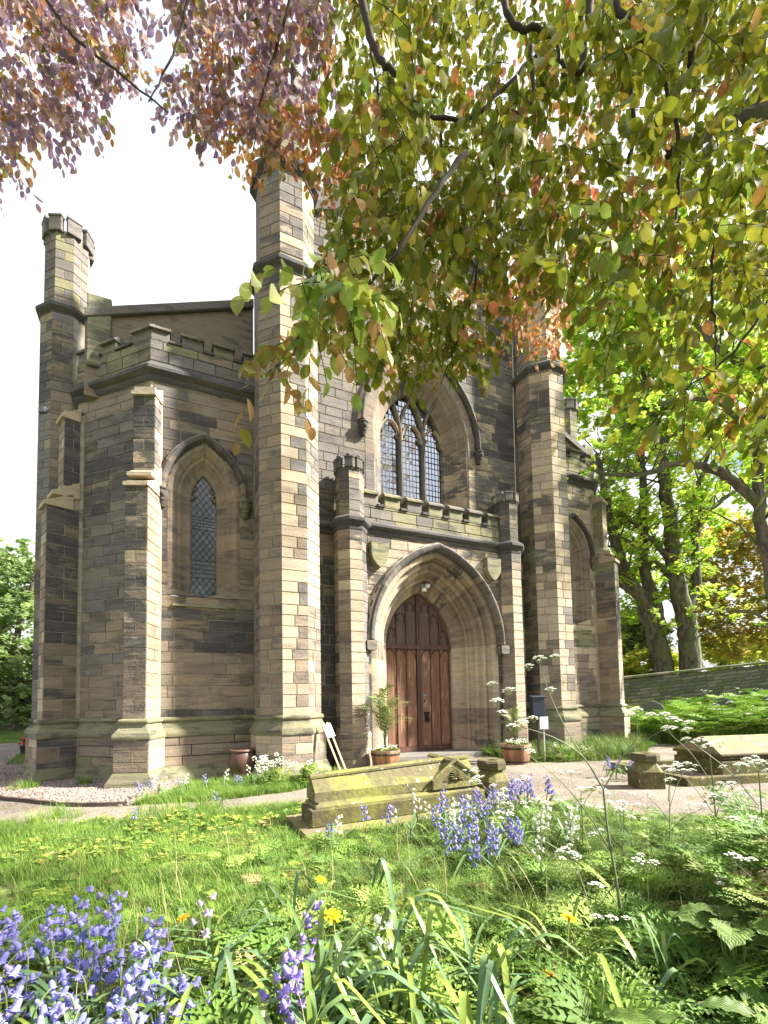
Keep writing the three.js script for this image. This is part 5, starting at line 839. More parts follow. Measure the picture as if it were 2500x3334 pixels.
const LEFT_CROWNS = [
  ['L1', 21.0, 2.2, 1100, [[-20.06, 0.77], [-17.1, 2.67], [-16.26, 4.57], [-15.58, 6.05], [-15.52, 0.77], [-15.62, -1.77], [-16.68, -2.4], [-20.06, -2.19]]],
  ['L2', 26.0, 3.0, 1500, [[-25.36, 6.96], [-20.91, 6.7], [-19.87, 5.4], [-19.34, 6.7], [-19.29, 3.3], [-20.65, 3.3], [-25.36, 2.26]]],
  ['L3', 24.0, 2.0, 900, [[-23.41, 0.39], [-19.79, 0.88], [-18.82, -0.09], [-17.81, -0.57], [-17.81, -3.47], [-23.41, -3.47]]],
];
const LEFT_LIMBS = [
  ['L1', [[-6.13, -0.67, -26.29], [-6.18, 1.12, -26.21], [-6.11, 2.81, -26.07], [-6.24, 4.5, -26.03], [-5.75, 6.39, -25.69], [-5.38, 7.86, -25.42]], 0.26, 0.05],
  ['L1', [[-6.11, 2.81, -26.07], [-6.69, 4.09, -26.27], [-7.47, 5.16, -26.57]], 0.1, 0.04],
  ['L2', [[-8.37, -1.02, -32.92], [-8.46, 2.64, -32.74], [-8.53, 5.25, -32.61], [-7.83, 7.58, -32.14], [-7.13, 9.14, -31.71]], 0.3, 0.05],
  ['L2', [[-8.53, 5.25, -32.61], [-7.59, 6.53, -32.09], [-6.52, 6.25, -31.6]], 0.1, 0.03],
  ['L3', [[-7.4, -0.84, -30.23], [-7.3, 1.09, -30.07]], 0.15, 0.1],
];

// ================================================================ trees
const leafMat = (r, g, b, tr = 0.6, rough = 0.6) => P({ color: lin(r, g, b), roughness: rough, transmission: tr, thickness: 0, ior: 1.4, specularIntensity: 0.35 });
const LEAFW = leafMat(1, 1, 1), LEAFFAR = leafMat(1, 1, 1, 0.7, 0.8);
function leafGeo(l, w, fold, bend, tip = 1) {   // ovate leaf folded on its midrib, base at the origin, pointing along +y, face +z
  const rows = [[0, 0], [0.1, 0.48], [0.27, 0.86], [0.46, 1], [0.66, 0.9], [0.85, 0.52 * tip], [1, 0]], pos = [], uv = [], idx = [];
  rows.forEach(([t, k]) => { const y = Math.cos(bend * t) * t * l, z = Math.sin(bend * t) * t * l * -1; for (const s of [-1, 0, 1]) { pos.push(s * k * w / 2, y, z + (s ? k * fold * w : 0)); uv.push(0.5 + s * k / 2, t); } });
  for (let i = 0; i < rows.length - 1; i++) for (let j = 0; j < 2; j++) { const a = i * 3 + j; if (i === 0) idx.push(a + 1, a + 4, a + 3); else if (i === rows.length - 2) idx.push(a, a + 1, a + 4); else idx.push(a, a + 1, a + 3, a + 1, a + 4, a + 3); }
  return geoFrom(pos, idx, uv);
}
const barkTex = tex(512, (u, v) => { const a = fbm(u, v, 24, 8, 4, 951), b = fbm(u, v, 6, 6, 4, 952), c = fbm(u, v, 80, 40, 2, 953); let col = mix3([0.12, 0.10, 0.08], [0.055, 0.047, 0.04], step(0.35, 0.65, a)); col = mix3(col, [0.09, 0.11, 0.045], 0.7 * step(0.52, 0.68, b)); return col.map((x) => x * (0.75 + 0.5 * c)); });
const barkBump = tex(256, (u, v) => { const h = fbm(u, v, 24, 8, 4, 955); return [h, h, h]; }, false);
const BARK = M({ map: barkTex, bumpMap: barkBump, bumpScale: 0.03, roughness: 0.95 }), TWIG = M({ color: lin(0.03, 0.02, 0.016), roughness: 0.9 });
const taper = (n, a, b) => Array.from({ length: n }, (_, i) => lerp(a, b, i / (n - 1)));

// ---- the beech overhead: boughs hang into the picture from a crown that stands behind and to the right
{
  const t = thing('beech_tree', 'copper beech whose drooping boughs hang across the top of the view', 'tree', [3.2, 0, 5.2]);
  const off = V3(-3.2, 0, -5.2), r = rng(1201), loc = (p) => V3(p[0], p[1], p[2]).add(off);
  mesh('trunk', tube(curve([[3.2, -0.2, 5.2], [3.2, 1, 5.15], [3.3, 3.2, 5.0], [3.5, 6, 4.6], [3.9, 9, 3.8], [4.6, 12, 2.6]], 20).map((p) => p.add(off)), taper(21, 0.5, 0.16), 12), BARK, t);
  const boughs = [[[3.45, 5, 4.7], [4.2, 6.6, 1.6], [4.2, 5.6, -0.9], [2.9, 4.9, -1.7]], [[3.5, 6.2, 4.5], [5.2, 7.8, 0.6], [5.2, 7.2, -2.6], [4.6, 6.6, -3.6]], [[3.6, 7.0, 4.3], [3.2, 8, 0.8], [2.0, 7.2, -1.8], [0.2, 6.2, -2.6]], [[3.8, 8.5, 3.9], [2.2, 9.2, 0], [0.3, 8.2, -2.8], [-1.6, 7.0, -3.4]], [[4.1, 9.5, 3.5], [6.0, 11, 0], [6.8, 10.8, -3.4]]];
  for (const b of boughs) { const p = curve(b.map((q) => loc(q)), 14); mesh('bough', tube(p, taper(15, 0.12, 0.035), 7), BARK, t); }
  for (const [pts, a, b] of BEECH_BRANCHES) { const p = curve(pts.map((q) => loc(q)), pts.length * 4); for (let i = 1; i < p.length - 1; i++) p[i].add(V3(r() - 0.5, r() - 0.5, r() - 0.5).multiplyScalar(0.016)); mesh('branch', tube(p, taper(p.length, a, b), 6), TWIG, t); }
  const tones = [   // by bough: lists of linear colours
    [[0.34, 0.22, 0.29], [0.27, 0.18, 0.28], [0.42, 0.27, 0.27], [0.32, 0.25, 0.20], [0.24, 0.17, 0.25], [0.44, 0.31, 0.24]],  // copper beech, paled to mauve: flare and shine-through put into the colour
    [[0.24, 0.33, 0.06], [0.31, 0.39, 0.08], [0.19, 0.28, 0.06], [0.36, 0.38, 0.09]],
    [[0.215, 0.245, 0.022], [0.165, 0.20, 0.02], [0.285, 0.295, 0.028], [0.15, 0.185, 0.022], [0.33, 0.33, 0.035], [0.25, 0.215, 0.03]],
    [[0.23, 0.22, 0.03], [0.18, 0.20, 0.026], [0.30, 0.235, 0.04], [0.36, 0.20, 0.055], [0.21, 0.21, 0.028], [0.43, 0.20, 0.07]],
    [[0.31, 0.29, 0.06], [0.37, 0.24, 0.09], [0.24, 0.27, 0.05], [0.40, 0.25, 0.12]],
    [[0.42, 0.24, 0.06], [0.34, 0.24, 0.05], [0.48, 0.22, 0.07], [0.28, 0.23, 0.04]],
    [[0.52, 0.24, 0.10], [0.50, 0.30, 0.10], [0.55, 0.21, 0.12], [0.45, 0.25, 0.09], [0.56, 0.35, 0.16]]];
  const NEXT = [[3, 6, 0], [3, 4, 1], [3, 1, 2, 3, 6], [2, 2, 5, 6], [4, 1], [3, 6], [5, 6, 3]];
  const geos = [leafGeo(0.074, 0.044, 0.08, 0.35), leafGeo(0.066, 0.041, 0.05, -0.25), leafGeo(0.082, 0.047, 0.12, 0.55), leafGeo(0.058, 0.036, 0.10, 0.15)];
  const all = [], twigs = [], q = new THREE.Quaternion(), up = V3(0, 1, 0);
  const sprig = (base, dir, tone, s, wood) => {   // a drooping twig with leaves set alternately, more or less in one plane
    const tn = r() < 0.24 ? NEXT[tone][Math.floor(r() * NEXT[tone].length)] : tone, n = 5 + Math.floor(r() * 4), len = (0.16 + 0.14 * r()) * s, d = dir.clone(), p = base.clone(), side = V3(-d.z, 0.25 * (r() - 0.5), d.x).normalize(), pts = [p.clone()];
    for (let i = 0; i < n; i++) {
      d.y -= 0.10; d.normalize(); p.addScaledVector(d, len / n); pts.push(p.clone());
      const sg = i % 2 ? 1 : -1, ld = d.clone().multiplyScalar(0.6).addScaledVector(side, i === n - 1 ? 0 : sg * 0.8).add(V3((r() - 0.5) * 0.4, -0.30 - 0.35 * r(), (r() - 0.5) * 0.4)).normalize();
      const nz = V3((r() - 0.5) * 1.2, 0.75 + 0.4 * r(), (r() - 0.5) * 1.2); nz.addScaledVector(ld, -nz.dot(ld)).normalize(); const nx = ld.clone().cross(nz).normalize();
      const m = new THREE.Matrix4().makeBasis(nx, ld, nz), k = s * (0.72 + 0.5 * r()); m.scale(V3(k, k, k)); m.setPosition(p.clone().add(off));
      const list = tones[tn], c = list[Math.floor(r() * list.length)], v = 0.8 + 0.45 * r(); all.push({ m, g: Math.floor(r() * 4), c: [c[0] * v, c[1] * v, c[2] * v], d: p.distanceTo(V3(0, EYE, 0)), k });
    }
    if (wood) twigs.push(tube(pts.filter((_, i) => i % 2 === 0 || i === pts.length - 1).map((x) => x.clone().add(off)), 0.0018, 3, 1, false));
  };
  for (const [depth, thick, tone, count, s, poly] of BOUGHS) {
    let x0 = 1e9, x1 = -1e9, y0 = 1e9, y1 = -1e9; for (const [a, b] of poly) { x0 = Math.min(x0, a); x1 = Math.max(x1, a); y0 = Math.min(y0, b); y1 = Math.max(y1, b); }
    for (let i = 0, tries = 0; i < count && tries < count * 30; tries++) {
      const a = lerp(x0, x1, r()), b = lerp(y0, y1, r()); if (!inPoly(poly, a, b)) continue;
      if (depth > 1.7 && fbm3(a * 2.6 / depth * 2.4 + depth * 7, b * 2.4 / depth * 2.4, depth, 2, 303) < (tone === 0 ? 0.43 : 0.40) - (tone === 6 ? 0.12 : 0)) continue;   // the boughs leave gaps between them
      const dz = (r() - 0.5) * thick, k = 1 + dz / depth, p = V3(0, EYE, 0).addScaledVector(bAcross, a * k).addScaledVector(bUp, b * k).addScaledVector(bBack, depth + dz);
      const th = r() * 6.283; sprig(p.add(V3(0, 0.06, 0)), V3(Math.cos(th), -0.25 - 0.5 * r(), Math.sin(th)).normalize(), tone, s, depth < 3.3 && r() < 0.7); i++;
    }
  }
  // higher crown, above the picture: the unseen rest of the tree, its clumps placed to shade the left-hand aisle
  for (const [c, rr, n, tone] of [[[6.9, 10.9, -3.9], 2.3, 330, 3], [[4.6, 9.6, -2.2], 1.9, 200, 3], [[7.4, 11.5, 0.5], 2.4, 200, 2], [[0.6, 8.4, -2.6], 1.6, 130, 0]]) for (let i = 0; i < n; i++) { const v = V3(r() - 0.5, r() - 0.5, r() - 0.5).normalize().multiplyScalar(rr * Math.cbrt(r())); const th = r() * 6.3; sprig(V3(...c).add(v), V3(Math.cos(th), -0.4, Math.sin(th)).normalize(), tone, 1.5, false); }
  all.sort((a, b) => a.d / a.k - b.d / b.k);
  const near = all.slice(0, 300), rest = all.slice(300), bank8 = new Map();
  for (const L of near) { const key = L.c.map((v) => Math.round(v * 25)).join(); if (!bank8.has(key)) bank8.set(key, leafMat(...L.c)); const o = mesh('leaf', geos[L.g], bank8.get(key), t); L.m.decompose(o.position, o.quaternion, o.scale); }
  for (let g = 0; g < 4; g++) { const l = rest.filter((x) => x.g === g), im = mesh('foliage', geos[g], LEAFW, t, l.length), c = new THREE.Color(); im.userData.kind = 'stuff'; l.forEach((x, i) => { im.setMatrixAt(i, x.m); im.setColorAt(i, c.setRGB(...x.c)); }); }
  const tw = mesh('twigs', join(twigs), TWIG, t); tw.userData.kind = 'stuff';
}

// ---- trees behind and beside the church
const crossGeo = (() => {   // a spray of five broad leaves
  const r = rng(77), list = []; for (let i = 0; i < 6; i++) { const g = leafGeo(0.15, 0.12, 0.12, 0.4, 1.4); g.rotateX(-0.6 - 0.9 * r()); g.rotateY(i / 6 * 6.283 + r()); g.translate((r() - 0.5) * 0.16, (r() - 0.5) * 0.1, (r() - 0.5) * 0.16); list.push(g); } return join(list);
})();
function crownPart(t, off, depth, thick, count, poly, tones, seed, scale, geo = crossGeo, gap = 0.42, f = 1.1) {
  const r = rng(seed), mats = [], cols = []; let x0 = 1e9, x1 = -1e9, y0 = 1e9, y1 = -1e9; for (const [a, b] of poly) { x0 = Math.min(x0, a); x1 = Math.max(x1, a); y0 = Math.min(y0, b); y1 = Math.max(y1, b); }
  for (let i = 0, n = 0; i < count && n < count * 40; n++) {
    const a = lerp(x0, x1, r()), b = lerp(y0, y1, r()), dz = (r() - 0.5) * thick; if (!inPoly(poly, a, b)) continue; const p = V3(0, EYE, 0).addScaledVector(bAcross, a).addScaledVector(bUp, b).addScaledVector(bBack, depth + dz);
    if (fbm3(p.x * f, p.y * f * 1.3, p.z * f, 2, seed) < gap) continue; if (p.y < bank(p.x, p.z) + 0.25) continue;
    const s = scale * (0.7 + 0.6 * r()), m = new THREE.Matrix4().compose(p.add(off), new THREE.Quaternion().setFromEuler(new THREE.Euler((r() - 0.5) * 1.2, r() * 6.3, (r() - 0.5) * 1.2)), V3(s, s, s)); mats.push(m); const c = tones[Math.floor(r() * tones.length)], v = 0.75 + 0.5 * r(); cols.push([c[0] * v, c[1] * v, c[2] * v]); i++;
  }
  const im = mesh('crown', geo, LEAFFAR, t, mats.length), c = new THREE.Color(); im.userData.kind = 'stuff'; mats.forEach((m, i) => { im.setMatrixAt(i, m); im.setColorAt(i, c.setRGB(...cols[i])); });
}
{
  const fresh = [[0.46, 0.62, 0.07], [0.38, 0.56, 0.06], [0.55, 0.66, 0.09], [0.32, 0.48, 0.06], [0.62, 0.68, 0.12]], gold = [[0.56, 0.50, 0.09], [0.46, 0.42, 0.08], [0.50, 0.36, 0.09], [0.40, 0.44, 0.08]], yellow = [[0.58, 0.60, 0.08], [0.48, 0.56, 0.06], [0.62, 0.60, 0.12]], blueg = [[0.30, 0.42, 0.15], [0.37, 0.48, 0.18], [0.25, 0.36, 0.12]], soft = [[0.34, 0.43, 0.16], [0.28, 0.37, 0.14], [0.42, 0.50, 0.2]];
  const defs = {
    A: ['sycamore_tree', 'forked grey-barked tree nearest the church with bright green spring leaves', fresh, 1.25], B: ['sycamore_tree', 'tall forked grey tree standing next to the twin-stemmed one behind the wall', fresh, 1.25], C: ['sycamore_tree', 'tree at the right edge with one long level limb', fresh, 1.0],
    G: ['copper_tree', 'bronze and gold leaved tree low behind the boundary wall', gold, 1.2], S: ['bush', 'bright yellow-green bush at the end of the boundary wall', yellow, 1.1], Y: ['bush', 'sunlit yellow shrub seen over the boundary wall under the trees', yellow, 1.3], H: ['bush', 'pale green shrub between the church corner and the forked trees', soft, 1.2],
    L1: ['willow_tree', 'leafy pale green tree left of the church', blueg, 1.5], L2: ['birch_tree', 'tall thin pale tree far behind the left corner of the church', blueg, 1.7], L3: ['shrub', 'loose green shrubbery low behind the left-hand path', soft, 1.6],
  };
  const made = {}, limbs = [...BACK_LIMBS, ...LEFT_LIMBS], crowns = [...BACK_CROWNS, ...LEFT_CROWNS]; let sd = 500;
  for (const k in defs) {
    const [name, label, tones, sc] = defs[k], lm = limbs.filter((l) => l[0] === k), cr = crowns.filter((c) => c[0] === k);
    let base; if (lm.length) base = lm[0][1][0]; else { const c = cr[0], a = c[4].reduce((q, v) => q + v[0], 0) / c[4].length, b = Math.min(...c[4].map((v) => v[1])), p = V3(0, EYE, 0).addScaledVector(bAcross, a).addScaledVector(bUp, b).addScaledVector(bBack, c[1]); base = [p.x, 0, p.z]; }
    const by = Math.min(base[1], bank(base[0], base[2])); const t = thing(name, label, name.includes('tree') ? 'tree' : 'bush', [base[0], by, base[2]]), off = V3(-base[0], -by, -base[2]); made[k] = t; const r = rng(sd++), tips = [];
    lm.forEach(([, pts, a, b], i) => {
      const list = pts.map((q) => V3(...q).add(off)); if (i === 0) { list[0].y = -0.2; } const p = curve(list, list.length * 5); for (let j = 3; j < p.length - 1; j++) p[j].add(V3(r() - 0.5, 0, r() - 0.5).multiplyScalar(0.08));
      const rad2 = taper(p.length, a, b); if (i === 0) { rad2[0] *= 1.5; rad2[1] *= 1.25; rad2[2] *= 1.1; }
      mesh(i === 0 ? 'trunk' : 'limb', tube(p, rad2, i === 0 ? 12 : 8), BARK, t);
      // side branches
      const tw = []; for (let j = 5; j < p.length; j += 1) { const d = V3(r() - 0.5, 0.1 + 0.45 * r(), r() - 0.5).normalize(), l = 0.8 + 1.6 * r(), q0 = Math.min(0.05, rad2[j] * 0.3), e = p[j].clone().addScaledVector(d, l * 0.4).add(V3((r() - 0.5) * 0.25, 0.15, (r() - 0.5) * 0.25)), e2 = e.clone().addScaledVector(d, l * 0.35).add(V3((r() - 0.5) * 0.4, -0.1, (r() - 0.5) * 0.4)), f2 = e2.clone().addScaledVector(d, l * 0.3).add(V3((r() - 0.5) * 0.4, -0.1, (r() - 0.5) * 0.4)); tw.push(tube([p[j], e, e2, f2], [q0, q0 * 0.6, q0 * 0.35, 0.006], 5)); for (const [b, n] of k === 'C' ? [[f2, 2], [e2, 1]] : [[f2, 3], [e2, 2], [e, 1]]) for (let w = 0; w < n; w++) tips.push(b.clone().add(V3((r() - 0.5) * 0.7, (r() - 0.5) * 0.35, (r() - 0.5) * 0.7))); }
      if (tw.length) { const o = mesh('branches', join(tw), BARK, t); o.userData.kind = 'stuff'; }
    });
    if (!lm.length) { const st = []; for (let i = 0; i < 7; i++) { const a = r() * 6.3; st.push(tube(curve([[0, -0.1, 0], [Math.cos(a) * 0.3, 0.8, Math.sin(a) * 0.3], [Math.cos(a) * 0.9, 1.9, Math.sin(a) * 0.9]], 6), taper(7, 0.05, 0.012), 5)); } mesh('stems', join(st), BARK, t); }
    if (tips.length) { const im = mesh('crown', crossGeo, LEAFFAR, t, tips.length), c = new THREE.Color(), m = new THREE.Matrix4(); im.userData.kind = 'stuff'; tips.forEach((p, i) => { const s = sc * (0.6 + 0.5 * r()), q = tones[Math.floor(r() * tones.length)], v = 0.8 + 0.4 * r(); m.compose(p, new THREE.Quaternion().setFromEuler(new THREE.Euler((r() - 0.5), r() * 6.3, (r() - 0.5))), V3(s, s, s)); im.setMatrixAt(i, m); im.setColorAt(i, c.setRGB(q[0] * v, q[1] * v, q[2] * v)); }); }
    cr.forEach(([, d, th, n, poly]) => crownPart(t, off, d, th, n, poly, tones, sd++, sc, crossGeo, k === 'S' || k === 'Y' || k === 'G' ? 0.40 : k === 'L1' ? 0.48 : 0.50, k === 'A' || k === 'B' ? 0.8 : 1.2));
  }
}

// ================================================================ plants of the churchyard
const occupied = (x, z) => inPoly(PATHS, x, z) || inPoly(GRAVELS, x, z) || (x > 1.22 && x < 3.95 && z > -5.58 && z < -4.46) || (x > 3.88 && x < 4.36 && z > -5.5 && z < -5.0);
const scatterIM = (name, geo, mat, list, parent, label, category) => { const im = mesh(parent ? name : numbered(name), geo, mat, parent || scene, list.length), c = new THREE.Color(), q = new THREE.Quaternion(), m = new THREE.Matrix4(), e = new THREE.Euler(); tag(im, label, category, null, 'stuff'); list.forEach((l, i) => { q.setFromEuler(e.set(l.tx || 0, l.a, l.tz || 0)); m.compose(V3(l.x, l.y || 0, l.z), q, V3(l.s, l.h || l.s, l.s)); im.setMatrixAt(i, m); im.setColorAt(i, c.setRGB(...l.c)); }); return im; };
function blade(list, x, z, a, h, w, bend, seg = 3, droop = 0) {   // one grass blade into a list of geometries
  const dx = Math.cos(a), dz = Math.sin(a); list.push(grid(seg + 1, 2, (i, j) => { const t = i / seg, o = bend * t * t, k = (1 - t) ** 0.7 * w * (j - 0.5), y = h * t - droop * t * t * t; return [x + dx * o - dz * k, y, z + dz * o + dx * k]; }));
}
function tuft(seed, n, h, spread, w) { const r = rng(seed), l = []; for (let i = 0; i < n; i++) { const a = r() * 6.283, q = Math.sqrt(r()) * spread, hh = h * (0.5 + 0.6 * r()); blade(l, Math.cos(a) * q, Math.sin(a) * q, a + (r() - 0.5) * 2, hh, w * (0.7 + 0.6 * r()), hh * (0.2 + 0.8 * r()), 3, hh * 0.3 * r()); } return join(l); }
function fernLeaf(seed, len, pairs, dense = 5, lob = 0.30) {   // a finely cut, twice-pinnate leaf lying outwards and arching
  const r = rng(seed), pos = [], idx = [], tri = (a, b, c) => { const s = pos.length / 3; pos.push(...a, ...b, ...c); idx.push(s, s + 1, s + 2); };
  const arch = (t) => [t * len * 0.92, len * (0.55 * t - 0.62 * t * t)];
  for (let i = 0; i < pairs; i++) {
    const t = 0.22 + 0.78 * i / pairs, [x, y] = arch(t), L = len * 0.42 * (1 - 0.82 * (t - 0.22) / 0.78) * (0.9 + 0.2 * r());
    for (const s of [-1, 1]) { const up = 0.05 + 0.1 * r(); for (let k = 0; k < dense; k++) { const u = (k + 0.6) / dense, px = x + u * L * 0.55, pz = s * u * L, py = y + u * L * up - u * u * L * 0.15, l2 = L * lob * (1.1 - u * 0.7); for (const q of [-1, 1]) { const th = (q > 0 ? 0.15 : 1.15) + (r() - 0.5) * 0.4, j = 0.8 + 0.5 * r(), dx = Math.cos(th) * l2 * j, dz = s * Math.sin(th) * l2 * j, wx = -s * Math.sin(th) * l2 * 0.27, wz = Math.cos(th) * l2 * 0.27, dy = l2 * (0.1 - 0.3 * r()), M1 = [px + dx * 0.45 + wx, py + dy * 0.3 + 0.003, pz + dz * 0.45 + wz], M2 = [px + dx * 0.55 - wx, py + dy * 0.3 + 0.003, pz + dz * 0.55 - wz], T = [px + dx, py + dy, pz + dz]; tri([px, py, pz], M1, T); tri([px, py, pz], T, M2); } } tri([x, y, 0], [x + L * 0.5, y + L * up - L * 0.13, s * L * 0.92], [x + L * 0.025, y, s * L * 0.012]); }
  }
  for (let i = 0; i < 6; i++) { const [x0, y0] = arch(i / 6), [x1, y1] = arch((i + 1) / 6), w = 0.004; tri([x0, y0, -w], [x1, y1, 0], [x0, y0, w]); }
  const g = geoFrom(pos, idx, pos.filter((_, i) => i % 3 !== 1).map((v) => v)); return g;
}
const GRASS = P({ color: lin(1, 1, 1), roughness: 0.6, transmission: 0.4, thickness: 0, ior: 1.4, specularIntensity: 0.5 });
{
  const r = rng(2024), fresh = [[0.16, 0.30, 0.045], [0.125, 0.26, 0.04], [0.21, 0.34, 0.05], [0.28, 0.37, 0.07]], deep = [[0.12, 0.19, 0.04], [0.16, 0.23, 0.045], [0.10, 0.165, 0.04]], straw = [0.40, 0.34, 0.16];
  const col = (l) => { const c = l[Math.floor(r() * l.length)], v = 0.75 + 0.5 * r(); return r() < 0.03 ? straw : [c[0] * v, c[1] * v, c[2] * v]; };
  const short = [0, 1, 2].map((i) => tuft(300 + i, 16, 0.11, 0.05, 0.0045)), tall = [0, 1, 2].map((i) => tuft(320 + i, 12, 0.30, 0.05, 0.006)), S = [[], [], []], T = [[], [], []];
  const lawn = (x, z) => z < -3.1 - 0.25 * x && x < 1.6;
  const add = (L, x, z, s, l, h) => L[Math.floor(r() * 3)].push({ x, z, y: bank(x, z), a: r() * 6.3, s, h: h || s, c: col(l) });
  for (let i = 0; i < 30000; i++) { const x = -5 + 9 * r(), z = -8 + 7.2 * r(); if (occupied(x, z) || x < 0.30 * z - 0.6) continue; const n = fbm3(x * 0.9, 0, z * 0.9, 2, 5); if (lawn(x, z)) { if (n > 0.28) add(S, x, z, 0.7 + 0.8 * n, fresh, 0.5 + 1.1 * n); } else if (z > -4.6) { const near = Math.hypot(x, z) < 2.9 ? 0.28 : 1; if (r() < 0.62 * near) add(S, x, z, 1.1, fresh, 1.0 + 0.6 * r()); if (r() < 0.24 * near) add(T, x, z, 0.6 + 0.5 * r(), deep); } }
  for (let i = 0; i < 2600; i++) { const x = 1.4 + 4 * r(), z = -4.4 + 4.2 * r(); if (occupied(x, z) || (Math.hypot(x, z) < 3 && r() < 0.75)) continue; add(T, x, z, 0.5 + 0.5 * r(), r() < 0.5 ? fresh : deep); add(S, x + 0.05, z, 1.2, fresh, 1.5); }
  for (let i = 0; i < 2600; i++) { const x = -0.8 + 3.9 * r(), z = -8.6 + 1.6 * r(); if (occupied(x, z) || (x < 0 && z < -7.9)) continue; const k = r(); add(k < 0.55 ? T : S, x, z, k < 0.55 ? 0.45 + 0.3 * r() : 1.3, fresh); }       // strip along the aisle
  for (let i = 0; i < 900; i++) { const x = 6.9 + 5.4 * r(), z = -9.3 + 2.6 * r(); if (occupied(x, z)) continue; add(T, x, z, 1.0 + 0.9 * r(), r() < 0.6 ? deep : fresh); }
  for (let i = 0; i < 4200; i++) { const x = 12.2 + 10 * r(), z = -11 + 9 * r(); if (occupied(x, z)) continue; add(T, x, z, 1.2 + 0.9 * r(), fresh, 1.6 + 1.2 * r()); }
  for (let i = 0; i < 1500; i++) { const x = -12 + 9.5 * r(), z = -26 + 12 * r(); if (occupied(x, z)) continue; add(S, x, z, 2.2, fresh); }
  for (const [x0, z0, n, rr] of [[-0.05, -6.6, 60, 0.35], [0.5, -6.5, 50, 0.22], [-1.2, -7.0, 36, 0.25], [-1.5, -6.75, 26, 0.2], [-2.2, -9.8, 40, 0.2], [-1.3, -9.75, 30, 0.14]]) for (let i = 0; i < n; i++) { const a = r() * 6.3, q = rr * Math.sqrt(r()); add(T, x0 + Math.cos(a) * q, z0 + Math.sin(a) * q, 0.5 + 0.4 * r(), fresh); }
  for (let c = 0; c < 70; c++) { const x0 = -3.5 + 5 * r(), z0 = -6.6 + 3.6 * r(), rr = 0.1 + 0.2 * r(), n = 10 + Math.floor(16 * r()); if (occupied(x0, z0)) continue; for (let i = 0; i < n; i++) { const a = r() * 6.3, q = rr * Math.sqrt(r()), x = x0 + Math.cos(a) * q, z = z0 + Math.sin(a) * q; if (!occupied(x, z)) add(T, x, z, 0.4 + 0.35 * r(), r() < 0.5 ? fresh : deep); } }
  const stalk = (() => { const l = []; blade(l, 0, 0, 0, 0.42, 0.005, 0.16, 5, 0.04); return l[0]; })(), DS = []; for (let i = 0; i < 260; i++) { const x = -0.6 + 4.2 * r(), z = -4.2 + 2.9 * r(); if (occupied(x, z) || Math.hypot(x, z) < 1.5) continue; const v = 0.7 + 0.5 * r(); DS.push({ x, z, a: r() * 6.3, s: 0.7 + 0.6 * r(), tx: (r() - 0.5) * 0.7, tz: (r() - 0.5) * 0.7, c: [0.52 * v, 0.46 * v, 0.24 * v] }); }
  scatterIM('dead_stalks', stalk, GRASS, DS, null, 'pale dry flower stalks standing in the long grass', 'stalks');
  for (let k = 0; k < 3; k++) { scatterIM('short_grass', short[k], GRASS, S[k], null, ['short green grass of the churchyard lawn', 'fine lawn grass mixed through the turf', 'low grass blades filling the turf'][k], 'grass'); scatterIM('long_grass', tall[k], GRASS, T[k], null, ['long green grass growing among the flowers', 'taller grass blades along the path and beds', 'rank grass below the boundary wall and the flowers'][k], 'grass'); }
  // small broad-leaved weeds through the turf
  const rosette = (() => { const q = rng(19), l = []; for (let i = 0; i < 7; i++) { const g = leafGeo(0.035, 0.02, 0.1, 0.5); g.rotateX(-0.5 - 0.6 * q()); g.rotateY(i * 0.9 + q()); g.translate(0, 0.02 + 0.03 * q(), 0); l.push(g); } return join(l); })(), W = [];
  for (let i = 0; i < 9000; i++) { const x = -5 + 10 * r(), z = -7 + 6.4 * r(); if (occupied(x, z) || x < 0.30 * z - 0.6) continue; if (fbm3(x * 1.7, 3, z * 1.7, 2, 9) < 0.47) continue; W.push({ x, z, y: 0.02 * r(), a: r() * 6.3, s: 0.7 + 1.1 * r(), c: col([[0.22, 0.33, 0.04], [0.30, 0.38, 0.06], [0.16, 0.26, 0.05], [0.36, 0.38, 0.08]]) }); }
  scatterIM('low_weeds', rosette, GRASS, W, null, 'small broad leaved weeds growing through the lawn', 'weeds');
  // cow parsley and other cut foliage that covers the ground
  const F = [fernLeaf(400, 0.27, 6, 4, 0.40), fernLeaf(401, 0.24, 5, 4, 0.42), fernLeaf(402, 0.30, 7, 5, 0.34)], FL = [[], [], []], ft = [[0.16, 0.285, 0.045], [0.22, 0.34, 0.055], [0.13, 0.245, 0.045], [0.27, 0.37, 0.08]];
  const nettle = [[0.28, 0.44, 0.06], [0.34, 0.50, 0.08], [0.24, 0.40, 0.06]], fern = (x, z, s, y = 0) => { for (let k = 0, n = 3 + Math.floor(r() * 3), a0 = r() * 6.3; k < n; k++) FL[Math.floor(r() * 3)].push({ x, z, y: bank(x, z) + y + 0.05 * r(), a: a0 + k / n * 6.283 + 0.5 * r(), tz: 0.15 + 0.5 * r(), s: s * (0.7 + 0.5 * r()), c: col(x > 12 ? nettle : ft) }); };
  for (let i = 0; i < 900; i++) { const x = 0.2 + 5.2 * r() ** 0.8, z = -4.3 + 4.0 * r(); if (occupied(x, z) || Math.hypot(x, z) < 1.1 || (x < 1.2 && z < -2.2 && r() < 0.6)) continue; const near = Math.hypot(x, z) < 2.75; if (near && r() < 0.62) continue; fern(x, z, near ? 1.0 + 0.6 * r() : 0.55 + 0.6 * r() , near ? 0.06 : 0); }
  for (let i = 0; i < 80; i++) { const x = 2.2 + 1.6 * r(), z = -2.5 + 2.1 * r(); if (Math.hypot(x, z) > 1.5 && !occupied(x, z)) fern(x, z, 0.9 + 0.4 * r(), 0.08 * r()); }
